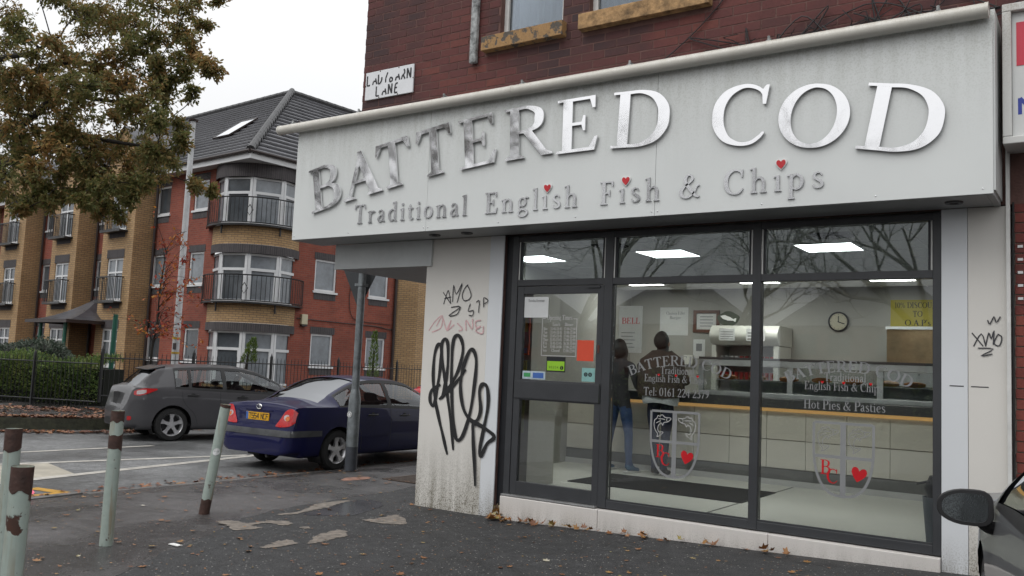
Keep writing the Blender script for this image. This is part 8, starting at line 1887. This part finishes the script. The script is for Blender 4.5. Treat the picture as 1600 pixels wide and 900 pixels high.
m = MB(); ell(m, (0, -.02*k, 1.655*k), (.098*k, .112*k, .125*k), 18, 10, f=lambda p: Vector((p.x*(1-.15*max(p.z, 0)/.17)*(1+.03*sin(40*p.z)), p.y*(1 if p.y < .03 else .6), p.z*(1.0 if p.z > 0 else .9)))); m.obj('hair', M_hair, pB, smooth=True)
m = MB(); vs = []; random.seed(6); NN = 32; rows = ((1.53, .13, .10), (1.47, .20, .13), (1.42, .275, .15), (1.34, .30, .175), (1.24, .305, .185), (1.14, .30, .19), (1.05, .30, .195), (.985, .285, .19), (.96, .27, .18))
for q, (z, rx, ry) in enumerate(rows):
    for i in range(NN):
        a = 2*pi*i/NN; f_ = 1+.035*sin(7*a+z*31)+.025*sin(11*a-z*17)+random.uniform(-.012, .012); vs.append((rx*k*cos(a)*f_, -.01+ry*k*sin(a)*f_, z*k+.01*sin(3*a+q)))
m.add(vs, [(j*NN+i, j*NN+(i+1) % NN, (j+1)*NN+(i+1) % NN, (j+1)*NN+i) for j in range(len(rows)-1) for i in range(NN)]); m.obj('jacket', M_coatn, pB, smooth=True)
m = MB(); vs = []
for z, rx, ry in ((1.0, .235, .165), (.93, .235, .17), (.875, .215, .16)):
    for i in range(28): a = 2*pi*i/28; vs.append((rx*k*cos(a), -.01+ry*k*sin(a)*(1+.05*sin(5*a)), z*k-.02*cos(a*2)*(z < .9)))
m.add(vs, [(j*28+i, j*28+(i+1) % 28, (j+1)*28+(i+1) % 28, (j+1)*28+i) for j in range(2) for i in range(28)]); m.obj('shirt_hem', mk('pale_shirt', (.5, .53, .56), .8, var=.12, vs=9), pB, smooth=True)
for s in (-1, 1): ell(MB(), (s*.083*k, .0, 1.62*k), (.018, .03, .035), 8, 6).obj('ear', M_skin, pB, smooth=True)
# driver of the grey hatchback
def driver():
    J = {'pelvis': (0, 0, .10, .16, .13), 'chest': (-.10, 0, .42, .17, .12), 'shoulders': (-.13, 0, .58, .13, .09), 'neck': (-.12, 0, .67, .055), 'jaw': (-.09, 0, .74, .07), 'skull': (-.11, 0, .83, .08, .09), 'nose': (.0, 0, .77, .012)}
    E_ = [('pelvis', 'chest'), ('chest', 'shoulders'), ('shoulders', 'neck'), ('neck', 'jaw'), ('jaw', 'skull'), ('jaw', 'nose')]
    for s, n in ((-1, 'l'), (1, 'r')):
        J[n+'knee'] = (.45, s*.12, .24, .07); J[n+'hip'] = (.08, s*.10, .10, .09); J[n+'ankle'] = (.75, s*.12, .0, .045); J[n+'toe'] = (.88, s*.12, .03, .04); E_ += [('pelvis', n+'hip'), (n+'hip', n+'knee'), (n+'knee', n+'ankle'), (n+'ankle', n+'toe')]
        J[n+'sh'] = (-.12, s*.19, .56, .065); J[n+'el'] = (.10, s*.26, .36, .05); J[n+'wr'] = (.33, s*.16, .48, .035); E_ += [('shoulders', n+'sh'), (n+'sh', n+'el'), (n+'el', n+'wr')]; hand(J, E_, n+'wr', n+'h', (1, 0, .3), (0, 0, 1))
    me = skin_body(J, E_)
    for q in (M_coatb, M_jeand, M_skin, M_hair): me.materials.append(q)
    for p in me.polygons:
        c = p.center; p.material_index = (3 if (c.x < -.08 or c.z > .84) else 2) if c.z > .66 else (2 if c.x > .35 and c.z > .4 else (1 if c.z < .14 or c.x > .2 else 0))
    return me
dme = driver(); M_g = Matrix.Translation(gcar.t.location) @ Matrix.Rotation(gcar.t.rotation_euler.z, 4, 'Z'); dp_ = M_g @ Vector((4.46*.50+.12, -.36, .46))
t = thing('person', 'driver in dark clothes at the wheel of the grey hatchback', 'person', tuple(dp_), gcar.t.rotation_euler.z); b = bpy.data.objects.new('body', dme); COL.objects.link(b); b.parent = t
